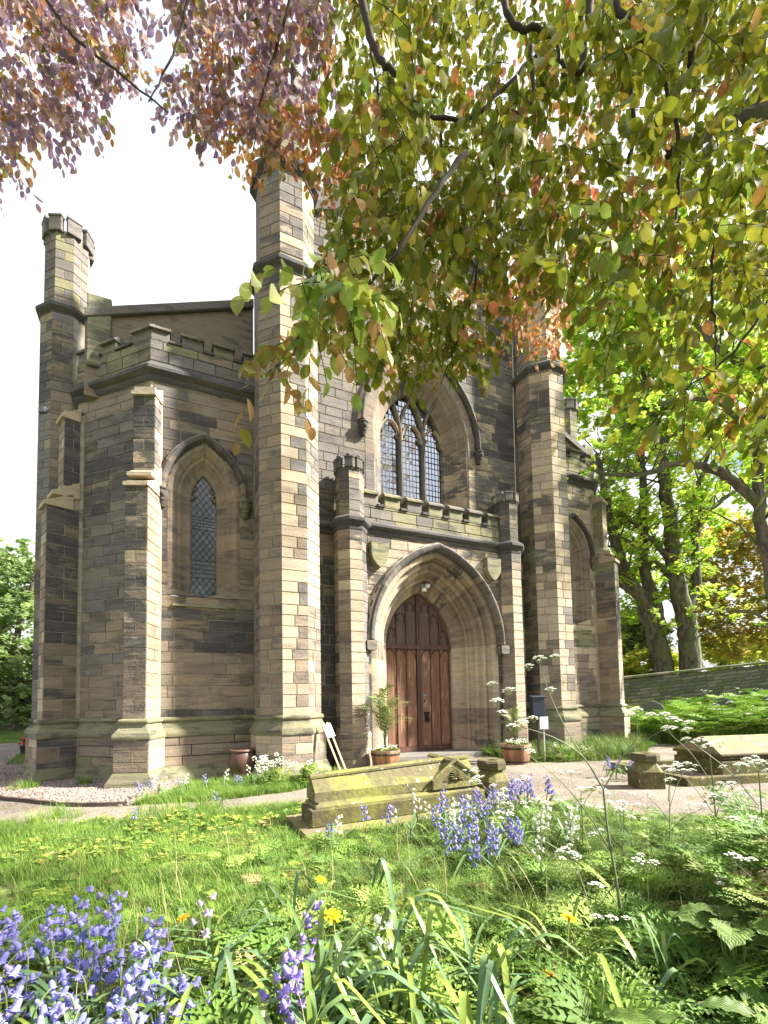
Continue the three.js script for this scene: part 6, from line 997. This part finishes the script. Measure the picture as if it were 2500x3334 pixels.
  for (let i = 0; i < 70; i++) { const d = 2.1 + 1.0 * r(), l = d * (0.76 + 0.2 * r()), x = 0.904 * l + 0.4276 * d, z = 0.4276 * l - 0.904 * d; if (!occupied(x, z)) fern(x, z, 0.9 + 0.6 * r(), 0.05 + 0.5 * r()); }
  for (let i = 0; i < 260; i++) { const x = -1.5 + 3 * r(), z = -4.4 + 2.4 * r(); if (!occupied(x, z)) fern(x, z, 0.3 + 0.25 * r()); }
  for (let i = 0; i < 1300; i++) { const x = 12.3 + 8.5 * r(), z = -11.2 + 8 * r(); if (!occupied(x, z)) fern(x, z, 1.6 + 1.2 * r(), 0.15 + 0.45 * r()); }
  for (let i = 0; i < 90; i++) { const x = 7.0 + 5 * r(), z = -9.1 + 2.2 * r(); if (!occupied(x, z)) fern(x, z, 1.0 + 0.6 * r()); }
  for (let k = 0; k < 3; k++) scatterIM('undergrowth', F[k], GRASS, FL[k], null, ['feathery cut green leaves of cow parsley covering the bank', 'ferny undergrowth leaves between the flowers', 'finely divided weeds spreading over the bed'][k], 'undergrowth');
}
// ---- strap-leaved clumps
const STRAPS = [[0.18, 0.27, 0.05], [0.14, 0.23, 0.08], [0.23, 0.31, 0.06], [0.12, 0.21, 0.10]].map((c) => P({ color: lin(...c), roughness: 0.42, transmission: 0.3, thickness: 0, ior: 1.45, specularIntensity: 0.7 }));
function strap(l, lift, reach, w, kink = 0, seg = 12) {   // an arching channelled leaf from the origin towards +x
  return grid(seg + 1, 3, (i, j) => { const t = i / seg, x = reach * (t ** 1.15), y = lift * (1 - (1 - Math.min(1, t * 1.7)) ** 2) * (1 - Math.max(0, t - 0.45) * (1.1 + kink)), k = w / 2 * Math.min(1, (1 - t) * 5) * (0.75 + 0.5 * Math.min(1, t * 3)), s = j - 1; return [x, Math.max(0.015, y) + Math.abs(s) * 0.15 * w, s * k]; });
}
const STRAPGEO = [strap(0.4, 0.24, 0.50, 0.015), strap(0.4, 0.36, 0.36, 0.016, 0.3), strap(0.4, 0.20, 0.62, 0.014), strap(0.4, 0.42, 0.22, 0.015, -0.3), strap(0.4, 0.30, 0.56, 0.016, 0.6), strap(0.5, 0.15, 0.72, 0.013)];
{
  const r = rng(3100), spots = [[0.55, -1.85, 54, 1.0, 'large arching clump of strap leaves in the foreground centre'], [0.22, -2.0, 40, 1.0, 'arching strap leaves beside the bluebell patch'], [0.85, -1.72, 40, 1.0, 'clump of strap leaves just right of the violet bluebells'], [1.08, -2.25, 18, 0.95, 'upright bent strap leaves behind the tall dandelion'], [1.32, -1.85, 18, 0.95, 'strap leaves kinked over near the two right-hand dandelions'], [0.62, -2.55, 16, 0.8, 'thin strap leaves at the edge of the short lawn'], [1.75, -1.7, 14, 0.95, 'strap leaves lying flat between the ferny leaves'], [1.05, -1.45, 26, 0.9, 'strap leaves at the bottom edge beside the cut leaves'], [1.95, -1.35, 12, 0.9, 'strap leaves near the broad dock leaves'], [0.42, -1.55, 30, 0.9, 'strap leaves at the bottom edge below the violet bluebells']];
  for (const [x, z, n, s, label] of spots) {
    const t = thing('daffodil_clump', label, 'plant', [x, 0, z], 0, 'clumps of strap leaves in the foreground');
    for (let i = 0; i < n; i++) { const o = mesh('leaf', STRAPGEO[[0, 2, 5, 5, 2, 4, 1, 0, 3][Math.floor(r() * 9)]], STRAPS[Math.floor(r() * 4)], t); o.position.set((r() - 0.5) * 0.16, 0.02, (r() - 0.5) * 0.16); o.rotation.set((r() - 0.5) * 0.4, r() * 6.283, (r() - 0.5) * 0.3); o.scale.setScalar(s * (0.9 + 0.5 * r())); }
  }
}
// ---- bluebells
const bell = (() => { const k = 6, rings = [[0.0012, 0.010], [0.0038, 0.0085], [0.005, 0.003], [0.0055, -0.003], [0.0095, -0.0075], [0.0138, -0.0058]], n = 12, pos = [], idx = []; rings.forEach(([R, y], i) => { for (let j = 0; j < n; j++) { const a = j / n * 6.283, tip = i >= 4 && j % 2 ? (i === 5 ? 0.42 : 0.68) : 1; pos.push(Math.cos(a) * R * tip, y - (i === 4 && !(j % 2) ? 0.001 : 0), Math.sin(a) * R * tip); } }); for (let i = 0; i < rings.length - 1; i++) for (let j = 0; j < n; j++) { const a = i * n + j, b = i * n + (j + 1) % n; idx.push(a, b, a + n, b, b + n, a + n); } return geoFrom(pos, idx); })();
const petalMat = (r, g, b) => P({ color: lin(r, g, b), roughness: 0.6, transmission: 0.35, thickness: 0, ior: 1.35, specularIntensity: 0.3 });
const BLUES = [[0.27, 0.27, 0.62], [0.34, 0.32, 0.68], [0.22, 0.25, 0.58], [0.39, 0.35, 0.70]].map((c) => petalMat(...c)), PURPLE = [[0.36, 0.28, 0.68], [0.31, 0.25, 0.64], [0.42, 0.33, 0.70]].map((c) => petalMat(...c)), WHITES = [petalMat(0.82, 0.82, 0.76), petalMat(0.74, 0.76, 0.66)], PINKS = [petalMat(0.66, 0.5, 0.68)];
const STEM = M({ color: lin(0.14, 0.20, 0.05), roughness: 0.6 }), STEMD = M({ color: lin(0.10, 0.12, 0.06), roughness: 0.6 });
function bluebell(seed, mats, h = 0.34, n = 9, s = 1.85) {
  const r = rng(seed), t = new THREE.Group(); t.name = 'bluebell'; const lean = (r() - 0.5) * 0.1, nod = 0.03 + 0.03 * r(), p = curve([[0, 0, 0], [lean * 0.4, h * 0.5, 0], [lean, h * 0.86, 0.01], [lean + nod, h, 0.015]], 10);
  mesh('stem', tube(p, taper(11, 0.0034, 0.0018), 5), STEM, t);
  for (let i = 0; i < n; i++) { const f = 0.6 + 0.4 * i / (n - 1), q = p[Math.min(10, Math.round(f * 10))], a = i * 2.2 + r(), o = mesh('flower', bell, mats[Math.floor(r() * mats.length)], t), R = 0.032 * (1.2 - 0.7 * (i / n)) * (0.8 + 0.4 * r()); o.position.set(q.x + Math.cos(a) * R + 0.008, lerp(h * 0.6, h, i / (n - 1)) - 0.008, q.z + Math.sin(a) * R); o.rotation.set(Math.sin(a) * 0.55, 0, -Math.cos(a) * 0.55); o.scale.setScalar(s * (0.85 + 0.3 * r()) * (1 - 0.3 * i / n)); }
  for (let i = 0; i < 3; i++) { const o = mesh('leaf', STRAPGEO[i * 2 % 6], STRAPS[(i + 1) % 4], t); o.rotation.set(0, r() * 6.3, 0.1); o.scale.setScalar(0.6 + 0.25 * r()); }
  return t;
}
{
  const protos = [bluebell(1, BLUES, 0.32, 8), bluebell(2, BLUES, 0.28, 6), bluebell(3, BLUES, 0.36, 9), bluebell(4, BLUES, 0.27, 7), bluebell(5, PURPLE, 0.38, 10), bluebell(6, WHITES, 0.36, 7), bluebell(7, BLUES, 0.42, 10), bluebell(8, PINKS, 0.34, 6)];
  const r = rng(4100), put = (k, x, z, s, label, group, y = 0) => { const c = protos[k].clone(); c.name = numbered('bluebell'); c.position.set(x, y, z); c.rotation.y = r() * 6.3; c.scale.setScalar(s); scene.add(c); tag(c, label, 'flower', group); };
  // the patch at bottom left
  const patch = [[-0.55, -1.72], [-0.02, -1.45], [0.06, -2.0], [-0.16, -2.82], [-0.95, -3.2], [-1.0, -2.6]]; for (let i = 0, n = 0; i < 72 && n < 4000; n++) { const z = -3.25 + 1.85 * r(), x = -1.05 + 1.2 * r(); if (!inPoly(patch, x, z)) continue; put([0, 1, 2, 3, 6][Math.floor(r() * 5)], x, z, 1.1 + 0.3 * r(), 'blue bluebell in the thick patch at the bottom left', 'bluebells in the bottom left patch'); i++; }
  put(4, 0.37, -1.82, 1.35, 'violet bluebell, left of the pair standing before the strap leaves', 'violet bluebells in the foreground'); put(4, 0.43, -1.77, 1.28, 'violet bluebell, right of the pair standing before the strap leaves', 'violet bluebells in the foreground'); put(4, 0.51, -2.02, 1.38, 'violet bluebell rising behind the foreground pair', 'violet bluebells in the foreground');
  put(1, 0.16, -1.98, 1.4, 'single blue bluebell between the patch and the violet pair'); put(7, 0.2, -2.6, 1.3, 'pale pink bluebell at the edge of the lawn'); put(5, 0.9, -1.95, 1.3, 'white bluebell just right of the tall dandelion'); put(1, -0.35, -5.9, 0.9, 'lone blue bluebell on the lawn near the path'); put(1, 0.62, -6.45, 0.9, 'blue bluebell in the grass tuft at the path edge');
  // before the tomb
  for (const [x, z, k, label] of [[1.40, -4.25, 1, 'small blue bluebell at the corner of the tomb slab'], [1.42, -4.12, 5, 'white bluebell at the corner of the tomb slab'], [1.72, -4.2, 6, 'tall pale blue bluebell leaning before the tomb'], [1.98, -4.22, 4, 'violet bluebell standing straight before the tomb base'], [2.08, -4.15, 5, 'white bluebell next to the violet one before the tomb']]) put(k, x, z, 1.0, label);
  for (let i = 0; i < 18; i++) put([0, 2, 6, 4, 5][Math.floor(r() * 5)], 2.3 + 0.95 * r(), -4.25 + 0.45 * r(), 1.0 + 0.25 * r(), 'bluebell in the drift along the right half of the tomb', 'bluebells along the tomb');
  for (let i = 0; i < 22; i++) put([0, 2, 3, 1][Math.floor(r() * 4)], 2.1 + 0.75 * r(), -3.55 + 0.6 * r(), 1.0 + 0.25 * r(), 'deep blue bluebell in the clump right of centre below the tomb', 'bluebells in the clump below the tomb');
  for (let i = 0; i < 11; i++) put(5, 2.35 + 0.95 * r(), -3.6 + 0.9 * r(), 0.95 + 0.25 * r(), 'white bluebell among the blue clump below the tomb', 'white bluebells below the tomb');
  for (let i = 0; i < 10; i++) put([4, 6][Math.floor(r() * 2)], 3.45 + 0.75 * r(), -4.35 + 0.4 * r(), 1.05 + 0.2 * r(), 'mauve bluebell at the kerb of the forecourt', 'mauve bluebells by the forecourt kerb');
  for (let i = 0; i < 16; i++) put([5, 5, 3, 7][Math.floor(r() * 4)], -0.35 + 2.0 * r(), -8.15 + 0.5 * r(), 0.85 + 0.2 * r(), 'white bluebell in the grass strip under the aisle wall', 'white bluebells under the aisle wall');
  for (let i = 0; i < 8; i++) put([0, 2][i % 2], 6.75 + 0.5 * r(), -5.6 + 0.6 * r(), 1.05, 'bluebell growing behind the kerbed grave post', 'bluebells by the kerbed grave');
}
// ---- dandelions
{
  const pet = (() => { const l = [], r = rng(8); for (let i = 0; i < 54; i++) { const ring = i % 3, a = i * 2.399, e = [0.18, 0.55, 1.0][ring] + 0.1 * r(), L = [0.021, 0.018, 0.013][ring], g = grid(3, 2, (k, j) => { const t = k / 2, w = 0.0017 * (0.6 + t); return [t * L * Math.cos(e), t * L * Math.sin(e) - 0.004 * t * t, (j - 0.5) * 2 * w]; }); g.rotateY(a); l.push(g); } return join(l); })(), yel = petalMat(0.9, 0.62, 0.015);
  const dleaf = grid(13, 3, (i, j) => { const t = i / 12, tooth = i % 2 ? 0.45 : 1, k = 0.026 * Math.sin(Math.min(1, t * 1.25) * 2.2) * tooth * (j - 1); return [t * 0.24, 0.11 * Math.sin(t * 2.3) + 0.004 * Math.abs(j - 1), k]; });
  const make = (x, z, h, turn, label) => { const t = thing('dandelion', label, 'flower', [x, 0, z], turn, 'dandelions in the grass'); const p = curve([[0, 0, 0], [0.01, h * 0.5, 0], [-0.012, h, 0]], 8); mesh('stem', tube(p, 0.0032, 6), M({ color: lin(0.30, 0.36, 0.12) }), t); const f = mesh('flower_head', pet, yel, t); f.position.copy(p[8]); f.rotation.set(0.35, 0, 0.1); f.scale.setScalar(2.0); const c = mesh('calyx', new THREE.CylinderGeometry(0.009, 0.004, 0.014, 8), STEM, t); c.position.copy(p[8]).add(V3(0, -0.005, 0)); for (let i = 0; i < 6; i++) { const o = mesh('leaf', dleaf, STRAPS[i % 3], t); o.rotation.set(0, i * 1.05 + turn, 0.2); o.scale.setScalar(0.8 + 0.1 * (i % 3)); } };
  make(0.66, -1.93, 0.50, 0.4, 'tall yellow dandelion in the foreground centre'); make(1.74, -1.68, 0.36, 1.5, 'yellow dandelion half way across the right-hand foliage'); make(1.43, -1.5, 0.27, 2.6, 'low yellow dandelion near the bottom right corner'); make(0.95, -3.05, 0.22, 0.9, 'small yellow dandelion at the lawn edge left of the tomb slab'); make(-0.05, -2.9, 0.2, 3.0, 'yellow dandelion half hidden behind the bluebell patch'); make(1.62, -1.46, 0.12, 2.2, 'short yellow dandelion at the very bottom of the view'); make(0.1, -3.1, 0.12, 5, 'small yellow dandelion in the lawn beyond the bluebells');
}
// ---- cow parsley
const umbel = (() => { const r = rng(66), l = []; for (let i = 0; i < 11; i++) { const a = i * 2.399, R = 0.036 * Math.sqrt(i / 11), cx = Math.cos(a) * R, cz = Math.sin(a) * R, cy = 0.012 - R * R * 14; for (let k = 0; k < 7; k++) { const b = k * 2.399, q = 0.0075 * Math.sqrt(k / 7), g = new THREE.OctahedronGeometry(0.0032, 0); g.scale(1.3, 0.9, 1.3); g.rotateY(r() * 3); g.translate(cx + Math.cos(b) * q, cy + r() * 0.002, cz + Math.sin(b) * q); l.push(g); } } return join(l); })();
const rays = (() => { const l = []; for (let i = 0; i < 11; i++) { const a = i * 2.399, R = 0.036 * Math.sqrt(i / 11); l.push(tube([V3(0, -0.03, 0), V3(Math.cos(a) * R, 0.010 - R * R * 14, Math.sin(a) * R)], 0.0006, 3, 1, false)); } return join(l); })();
const FROND = [fernLeaf(431, 0.30, 6, 4, 0.45), fernLeaf(432, 0.24, 5, 3, 0.55)], FRM = STRAPS.map((m, i) => P({ color: lin(...[[0.15, 0.24, 0.04], [0.11, 0.19, 0.035], [0.2, 0.28, 0.05], [0.12, 0.2, 0.05]][i]), roughness: 0.6, transmission: 0.4, thickness: 0, ior: 1.4, specularIntensity: 0.4 }));
function parsley(seed, stems, umbels, leaves) {   // stems: [points, r0, r1]; umbels: [pos, scale]; leaves: [pos, turn, tilt, scale]
  const t = new THREE.Group(); t.name = 'cow_parsley'; for (const [p, a, b] of stems) { const q = curve(p, p.length * 5); mesh('stem', tube(q, taper(q.length, a, b), 6), STEMD, t); }
  const r = rng(seed); for (const [p, s] of umbels) { const o = mesh('umbel', umbel, WHITES[0], t); o.position.set(...p); o.scale.setScalar(s); o.rotation.set((r() - 0.5) * 0.5, r() * 6, (r() - 0.5) * 0.5); const y = mesh('umbel_rays', rays, STEM, t); y.position.copy(o.position); y.rotation.copy(o.rotation); y.scale.copy(o.scale); }
  leaves.forEach(([p, a, tz, s], i) => { const o = mesh('leaf', FROND[i % 2], FRM[i % 4], t); o.position.set(...p); o.rotation.set(0, a, tz); o.scale.setScalar(s); }); return t;
}
function autoParsley(seed, h, nb) { const r = rng(seed), st = [[[[0, 0, 0], [0.01, h * 0.5, 0.01], [0.03, h * 0.95, 0]], 0.0055, 0.0025]], um = [[[0.03, h, 0], 1.2]], lv = []; for (let i = 0; i < nb; i++) { const y = h * (0.35 + 0.5 * i / nb), a = i * 2.4 + r(), l = 0.16 + 0.14 * r(), ex = Math.cos(a) * l, ez = Math.sin(a) * l, ey = y + l * (0.9 + 0.5 * r()); st.push([[[0.01, y, 0], [ex * 0.5, y + (ey - y) * 0.55, ez * 0.5], [ex, ey - 0.03, ez]], 0.003, 0.0015]); um.push([[ex, ey, ez], 0.9 + 0.4 * r()]); for (let k = 0; k < 2; k++) { const b = r() * 6.3, q = 0.07 + 0.03 * r(); um.push([[ex + Math.cos(b) * q, ey - 0.02 + 0.04 * r(), ez + Math.sin(b) * q], 0.6 + 0.3 * r()]); } lv.push([[0.01, y * 0.7, 0], a + 1, 0.3, 0.7 + 0.3 * r()]); } for (let i = 0; i < 5; i++) lv.push([[0, 0.05, 0], i * 1.3, 0.45, 1.1]); return parsley(seed, st, um, lv); }
{
  // the tall open plant in front of the forecourt
  const tall = parsley(11, [
    [[[0, 0, 0], [-0.02, 0.3, 0.0], [-0.06, 0.62, 0.0], [-0.075, 0.86, 0.0]], 0.0085, 0.006],
    [[[-0.075, 0.86, 0], [-0.20, 1.06, 0.02], [-0.36, 1.17, 0.03], [-0.55, 1.24, 0.02]], 0.005, 0.0022], [[[-0.20, 1.06, 0.02], [-0.3, 1.26, 0], [-0.36, 1.42, -0.02], [-0.42, 1.62, -0.02]], 0.0035, 0.0015],
    [[[-0.075, 0.86, 0], [0.06, 1.05, -0.02], [0.15, 1.16, -0.03], [0.16, 1.30, -0.03]], 0.0045, 0.002], [[[0.06, 1.05, -0.02], [0.2, 1.16, 0.02], [0.33, 1.24, 0.05]], 0.003, 0.0014],
    [[[-0.05, 0.5, 0], [-0.18, 0.72, 0.02], [-0.34, 0.92, 0.03], [-0.52, 1.07, 0.05]], 0.0045, 0.0018]],
  [[[-0.55, 1.27, 0.02], 1.2], [[-0.62, 1.25, 0.06], 1.0], [[-0.48, 1.29, 0.0], 1.0], [[-0.66, 1.33, 0.0], 0.9], [[-0.42, 1.65, -0.02], 1.3], [[-0.5, 1.60, 0.02], 1.0], [[-0.33, 1.66, 0], 0.9], [[-0.36, 1.46, -0.02], 1.0], [[-0.62, 1.46, 0.02], 1.2], [[-0.7, 1.40, 0.05], 1.1], [[-0.72, 1.50, 0], 1.0], [[0.16, 1.33, -0.03], 1.0], [[0.22, 1.30, 0.02], 0.9], [[0.10, 1.31, 0], 0.9], [[0.33, 1.27, 0.05], 1.2], [[0.4, 1.25, 0.08], 1.0], [[0.28, 1.3, 0.05], 1.0], [[-0.52, 1.10, 0.05], 0.9]],
  [[[-0.03, 0.42, 0], 3.3, 0.05, 0.9], [[-0.05, 0.55, 0], 0.2, 0.1, 0.8], [[-0.075, 0.86, 0], 2.8, -0.3, 0.5], [[0, 0.1, 0], 1, 0.4, 1.2], [[0, 0.1, 0], 4, 0.4, 1.2]]);
  tall.name = numbered('cow_parsley'); tall.position.set(2.42, 0, -1.92); tall.rotation.y = -0.44; scene.add(tall); tag(tall, 'tall open-branched cow parsley rising in front of the forecourt', 'plant', 'cow parsley plants');
  const protos = [autoParsley(21, 0.62, 4), autoParsley(22, 0.8, 5), autoParsley(23, 0.5, 3)], r = rng(5200);
  const put = (k, x, z, s, label, y = 0) => { const c = protos[k].clone(); c.name = numbered('cow_parsley'); c.position.set(x, y, z); c.rotation.y = r() * 6.3; c.scale.setScalar(s); scene.add(c); tag(c, label, 'plant', 'cow parsley plants'); };
  const spots = [[1, 3.15, -1.55, 1.25, 'leafy cow parsley at the right edge, nearest the camera'], [1, 3.5, -2.0, 1.3, 'cow parsley with many white umbels at the right edge under the kerbed grave'], [0, 2.9, -2.25, 1.0, 'cow parsley right of the tall open one, below the kerb'], [2, 2.35, -2.5, 1.0, 'short cow parsley just left of the tall open one'], [2, 2.0, -1.75, 0.9, 'short cow parsley in the middle of the right-hand foliage'], [0, 3.2, -2.9, 1.0, 'cow parsley beside the forecourt kerb'], [0, 2.75, -3.3, 0.95, 'cow parsley right of the blue clump'], [2, 3.05, -3.9, 1.0, 'cow parsley between the bluebells and the stone post'], [1, 4.0, -1.5, 1.3, 'tall cow parsley at the far right edge of the foreground'], [1, 4.4, -2.0, 1.25, 'cow parsley against the right-hand path at the edge'], [0, 2.6, -1.25, 0.9, 'cow parsley low in the bottom right corner'], [0, 3.9, -2.6, 1.1, 'cow parsley at the bend of the kerb']];
  spots.forEach((s) => put(...s));
  for (let i = 0; i < 14; i++) { const x = 12.6 + 6 * r(), z = -9.5 + 5 * r(); if (!occupied(x, z)) put(1, x, z, 1.2 + 0.4 * r(), 'cow parsley flowering in the nettle bed below the boundary wall', bank(x, z)); }
}
// ---- broad leaves at bottom right
{
  const big = (l, w, wav) => grid(13, 7, (i, j) => { const t = i / 12, s = (j - 3) / 3, k = Math.sin(Math.min(1, t * 1.05) ** 0.7 * Math.PI) ** 0.75 * w / 2 * (1 + wav * 0.12 * (i % 2 ? 1 : -1) * Math.abs(s)); return [t * l, 0.16 * l * Math.sin(t * 2.6) + 0.03 * Math.abs(s) * (1 - t) + 0.008 * Math.sin(t * 26 + Math.abs(s) * 3) * Math.abs(s), s * k]; });
  const gs = [big(0.26, 0.19, 1), big(0.32, 0.13, 0.6)], veins = tex(256, (u, v) => { const a = Math.abs(u - 0.5), k = Math.abs(((v * 11 - a * 7) % 1 + 1) % 1 - 0.5) * 2, h = 0.35 + 0.4 * Math.min(1, k * 2.2) + 0.25 * fbm(u, v, 20, 20, 2, 15) - (a < 0.02 ? 0.3 : 0); return [h, h, h]; }, false), vc = tex(256, (u, v) => { const a = Math.abs(u - 0.5), k = Math.abs(((v * 11 - a * 7) % 1 + 1) % 1 - 0.5) * 2, q = 0.75 + 0.25 * fbm(u, v, 8, 8, 3, 16), m = clamp(1 - k * 6) * 0.35 + (a < 0.02 ? 0.5 : 0); return mix3([q, q, q], [1, 1, 0.8], m); }),
    ms = [[0.12, 0.21, 0.035], [0.15, 0.24, 0.045], [0.10, 0.17, 0.03]].map((c) => P({ color: lin(...c), roughness: 0.5, transmission: 0.35, thickness: 0, ior: 1.4, specularIntensity: 0.5, map: vc, bumpMap: veins, bumpScale: 0.006 }));
  const r = rng(88); for (const [x, z, n, k, s, label] of [[2.28, -1.25, 13, 0, 0.85, 'broad crinkled leaves at the right edge of the foreground'], [2.02, -0.98, 8, 1, 0.8, 'long toothed dock leaves in the bottom right corner'], [1.42, -1.28, 6, 1, 0.85, 'upright pale green dock leaf beside the low dandelion'], [0.5, -2.3, 4, 1, 0.6, 'broad green leaf among the strap leaves']]) {
    const t = thing('dock_plant', label, 'plant', [x, 0, z], 0, 'broad-leaved weeds'); for (let i = 0; i < n; i++) { const a = i / n * 6.28 + r(), h = (k ? 0.06 : 0.24) + 0.2 * r(); mesh('stalk', tube([V3(0, 0, 0), V3(Math.cos(a) * 0.05, h, -Math.sin(a) * 0.05)], 0.003, 5), STEM, t); const o = mesh('leaf', gs[k], ms[i % 3], t); o.position.set(Math.cos(a) * 0.05, h, -Math.sin(a) * 0.05); o.rotation.set((r() - 0.5) * 0.5, a, k ? 0.5 * r() : -0.1); o.scale.setScalar(s * (0.75 + 0.4 * r())); }
  }
}
// ---- plants in the barrels and beside the turret
{
  const frond = (l, lift, droop) => { const g = [], n = 15; for (let i = 0; i < n; i++) { const t = 0.18 + 0.82 * i / n, x = t * l * 0.75, y = lift * Math.sin(t * 1.9) - droop * t * t, L = 0.17 * (1 - 0.6 * t) + 0.03; for (const s of [-1, 1]) { const p = grid(3, 2, (k, j) => { const u = k / 2, w = 0.014 * (1 - u); return [x + u * L * 0.6, y + u * L * 0.35 - u * u * L * 0.2, s * u * L * 0.85 + (j - 0.5) * 2 * w]; }); g.push(p); } } g.push(tube(curve([[0, 0, 0], [l * 0.25, lift * 0.75, 0], [l * 0.75, lift * Math.sin(1.9) - droop, 0]], 8), taper(9, 0.005, 0.0015), 4)); return join(g.map((q) => q.index ? q.toNonIndexed() : q)); };
  const fg = [frond(0.62, 0.5, 0.05), frond(0.75, 0.38, 0.12), frond(0.5, 0.6, 0)], fm = [[0.17, 0.24, 0.06], [0.22, 0.28, 0.08], [0.27, 0.27, 0.09]].map((c) => P({ color: lin(...c), roughness: 0.5, transmission: 0.3, thickness: 0, ior: 1.4 }));
  const palm = (x, y, z, n, s, label, seed) => { const r = rng(seed), t = thing('palm_plant', label, 'potted plant', [x, y, z], 0, 'palms in the half-barrels'); mesh('stem', tube([V3(0, -0.05, 0), V3(0, 0.16 * s, 0)], [0.03, 0.022], 7), BARK, t); for (let i = 0; i < n; i++) { const o = mesh('frond', fg[i % 3], fm[Math.floor(r() * 3)], t); o.position.y = 0.12 * s; o.rotation.set((r() - 0.5) * 0.3, i * 2.4, 0.1 + 0.5 * r()); o.scale.setScalar(s * (0.7 + 0.4 * r())); } };
  palm(6.72, 0.42, -7.72, 26, 0.95, 'small palm with stiff fronds in the right-hand barrel', 3); palm(3.98, 0.40, -8.42, 24, 1.5, 'feathery palm with spreading fronds in the left-hand barrel', 5);
  const under = (x, y, z, seed, label) => { const r = rng(seed), t = thing('bedding_plants', label, 'flowers', [x, y, z]), w = [], g = []; for (let i = 0; i < 90; i++) { const a = r() * 6.3, q = 0.27 * Math.sqrt(r()); const k = new THREE.OctahedronGeometry(0.012 + 0.008 * r(), 0); k.scale(1.3, 0.6, 1.3); k.translate(Math.cos(a) * q, 0.02 + 0.09 * r(), Math.sin(a) * q); w.push(k); const l = leafGeo(0.07, 0.035, 0.15, 0.6); l.rotateX(-0.9 * r()); l.rotateY(a * 3); l.translate(Math.cos(a) * q, 0.03 * r(), Math.sin(a) * q); g.push(l); } for (let i = 0; i < 40; i++) { const a = r() * 6.3, l = []; blade(l, Math.cos(a) * 0.2, Math.sin(a) * 0.2, a, 0.12, 0.009, 0.22, 5, 0.3); g.push(l[0]); } mesh('blossom', join(w), WHITES[1], t); mesh('foliage', join(g), FRM[2], t); };
  under(6.72, 0.41, -7.72, 12, 'white and pale green bedding filling the right-hand barrel'); under(3.98, 0.39, -8.42, 13, 'trailing grass and white bedding filling the left-hand barrel');
  // white allium-like clump beside the turret
  const al = (x, z, n, h, label, seed, spread = 0.28) => { const r = rng(seed), t = thing('white_flower_clump', label, 'flowers', [x, 0, z], 0, 'white flower clumps'); for (let i = 0; i < n; i++) { const a = r() * 6.3, q = spread * Math.sqrt(r()), hh = h * (0.65 + 0.4 * r()), p = [V3(Math.cos(a) * q * 0.4, 0, Math.sin(a) * q * 0.4), V3(Math.cos(a) * q, hh, Math.sin(a) * q)]; mesh('stem', tube(p, 0.003, 4), STEM, t); const l = []; for (let k = 0; k < 16; k++) { const g = new THREE.OctahedronGeometry(0.011, 0); const u = V3(r() - 0.5, r() - 0.5, r() - 0.5).normalize().multiplyScalar(0.036); g.scale(1.2, 0.7, 1.2); g.translate(p[1].x + u.x, p[1].y + u.y, p[1].z + u.z); l.push(g); } mesh('flower_head', join(l), WHITES[i % 2], t); } const g = []; for (let i = 0; i < 60; i++) { const a = r() * 6.3, q = spread * r(); const lf = leafGeo(0.16, 0.05, 0.2, 0.7); lf.rotateX(-0.6); lf.rotateY(a); lf.translate(Math.cos(a) * q, 0.04 + 0.22 * r(), Math.sin(a) * q); g.push(lf); } mesh('foliage', join(g), FRM[2], t); };
  al(1.62, -7.75, 26, 0.50, 'clump of round white flowers below the brown pot', 31, 0.36); al(2.12, -7.6, 3, 0.42, 'few white flower heads before the left-hand turret foot', 32, 0.15); al(2.3, -8.0, 4, 0.22, 'low white flowers against the turret foot', 33, 0.2);
  al(8.2, -7.6, 7, 0.3, 'small white flowers in the bed right of the notice post', 34, 0.5);
}

renderer.render(scene, camera);
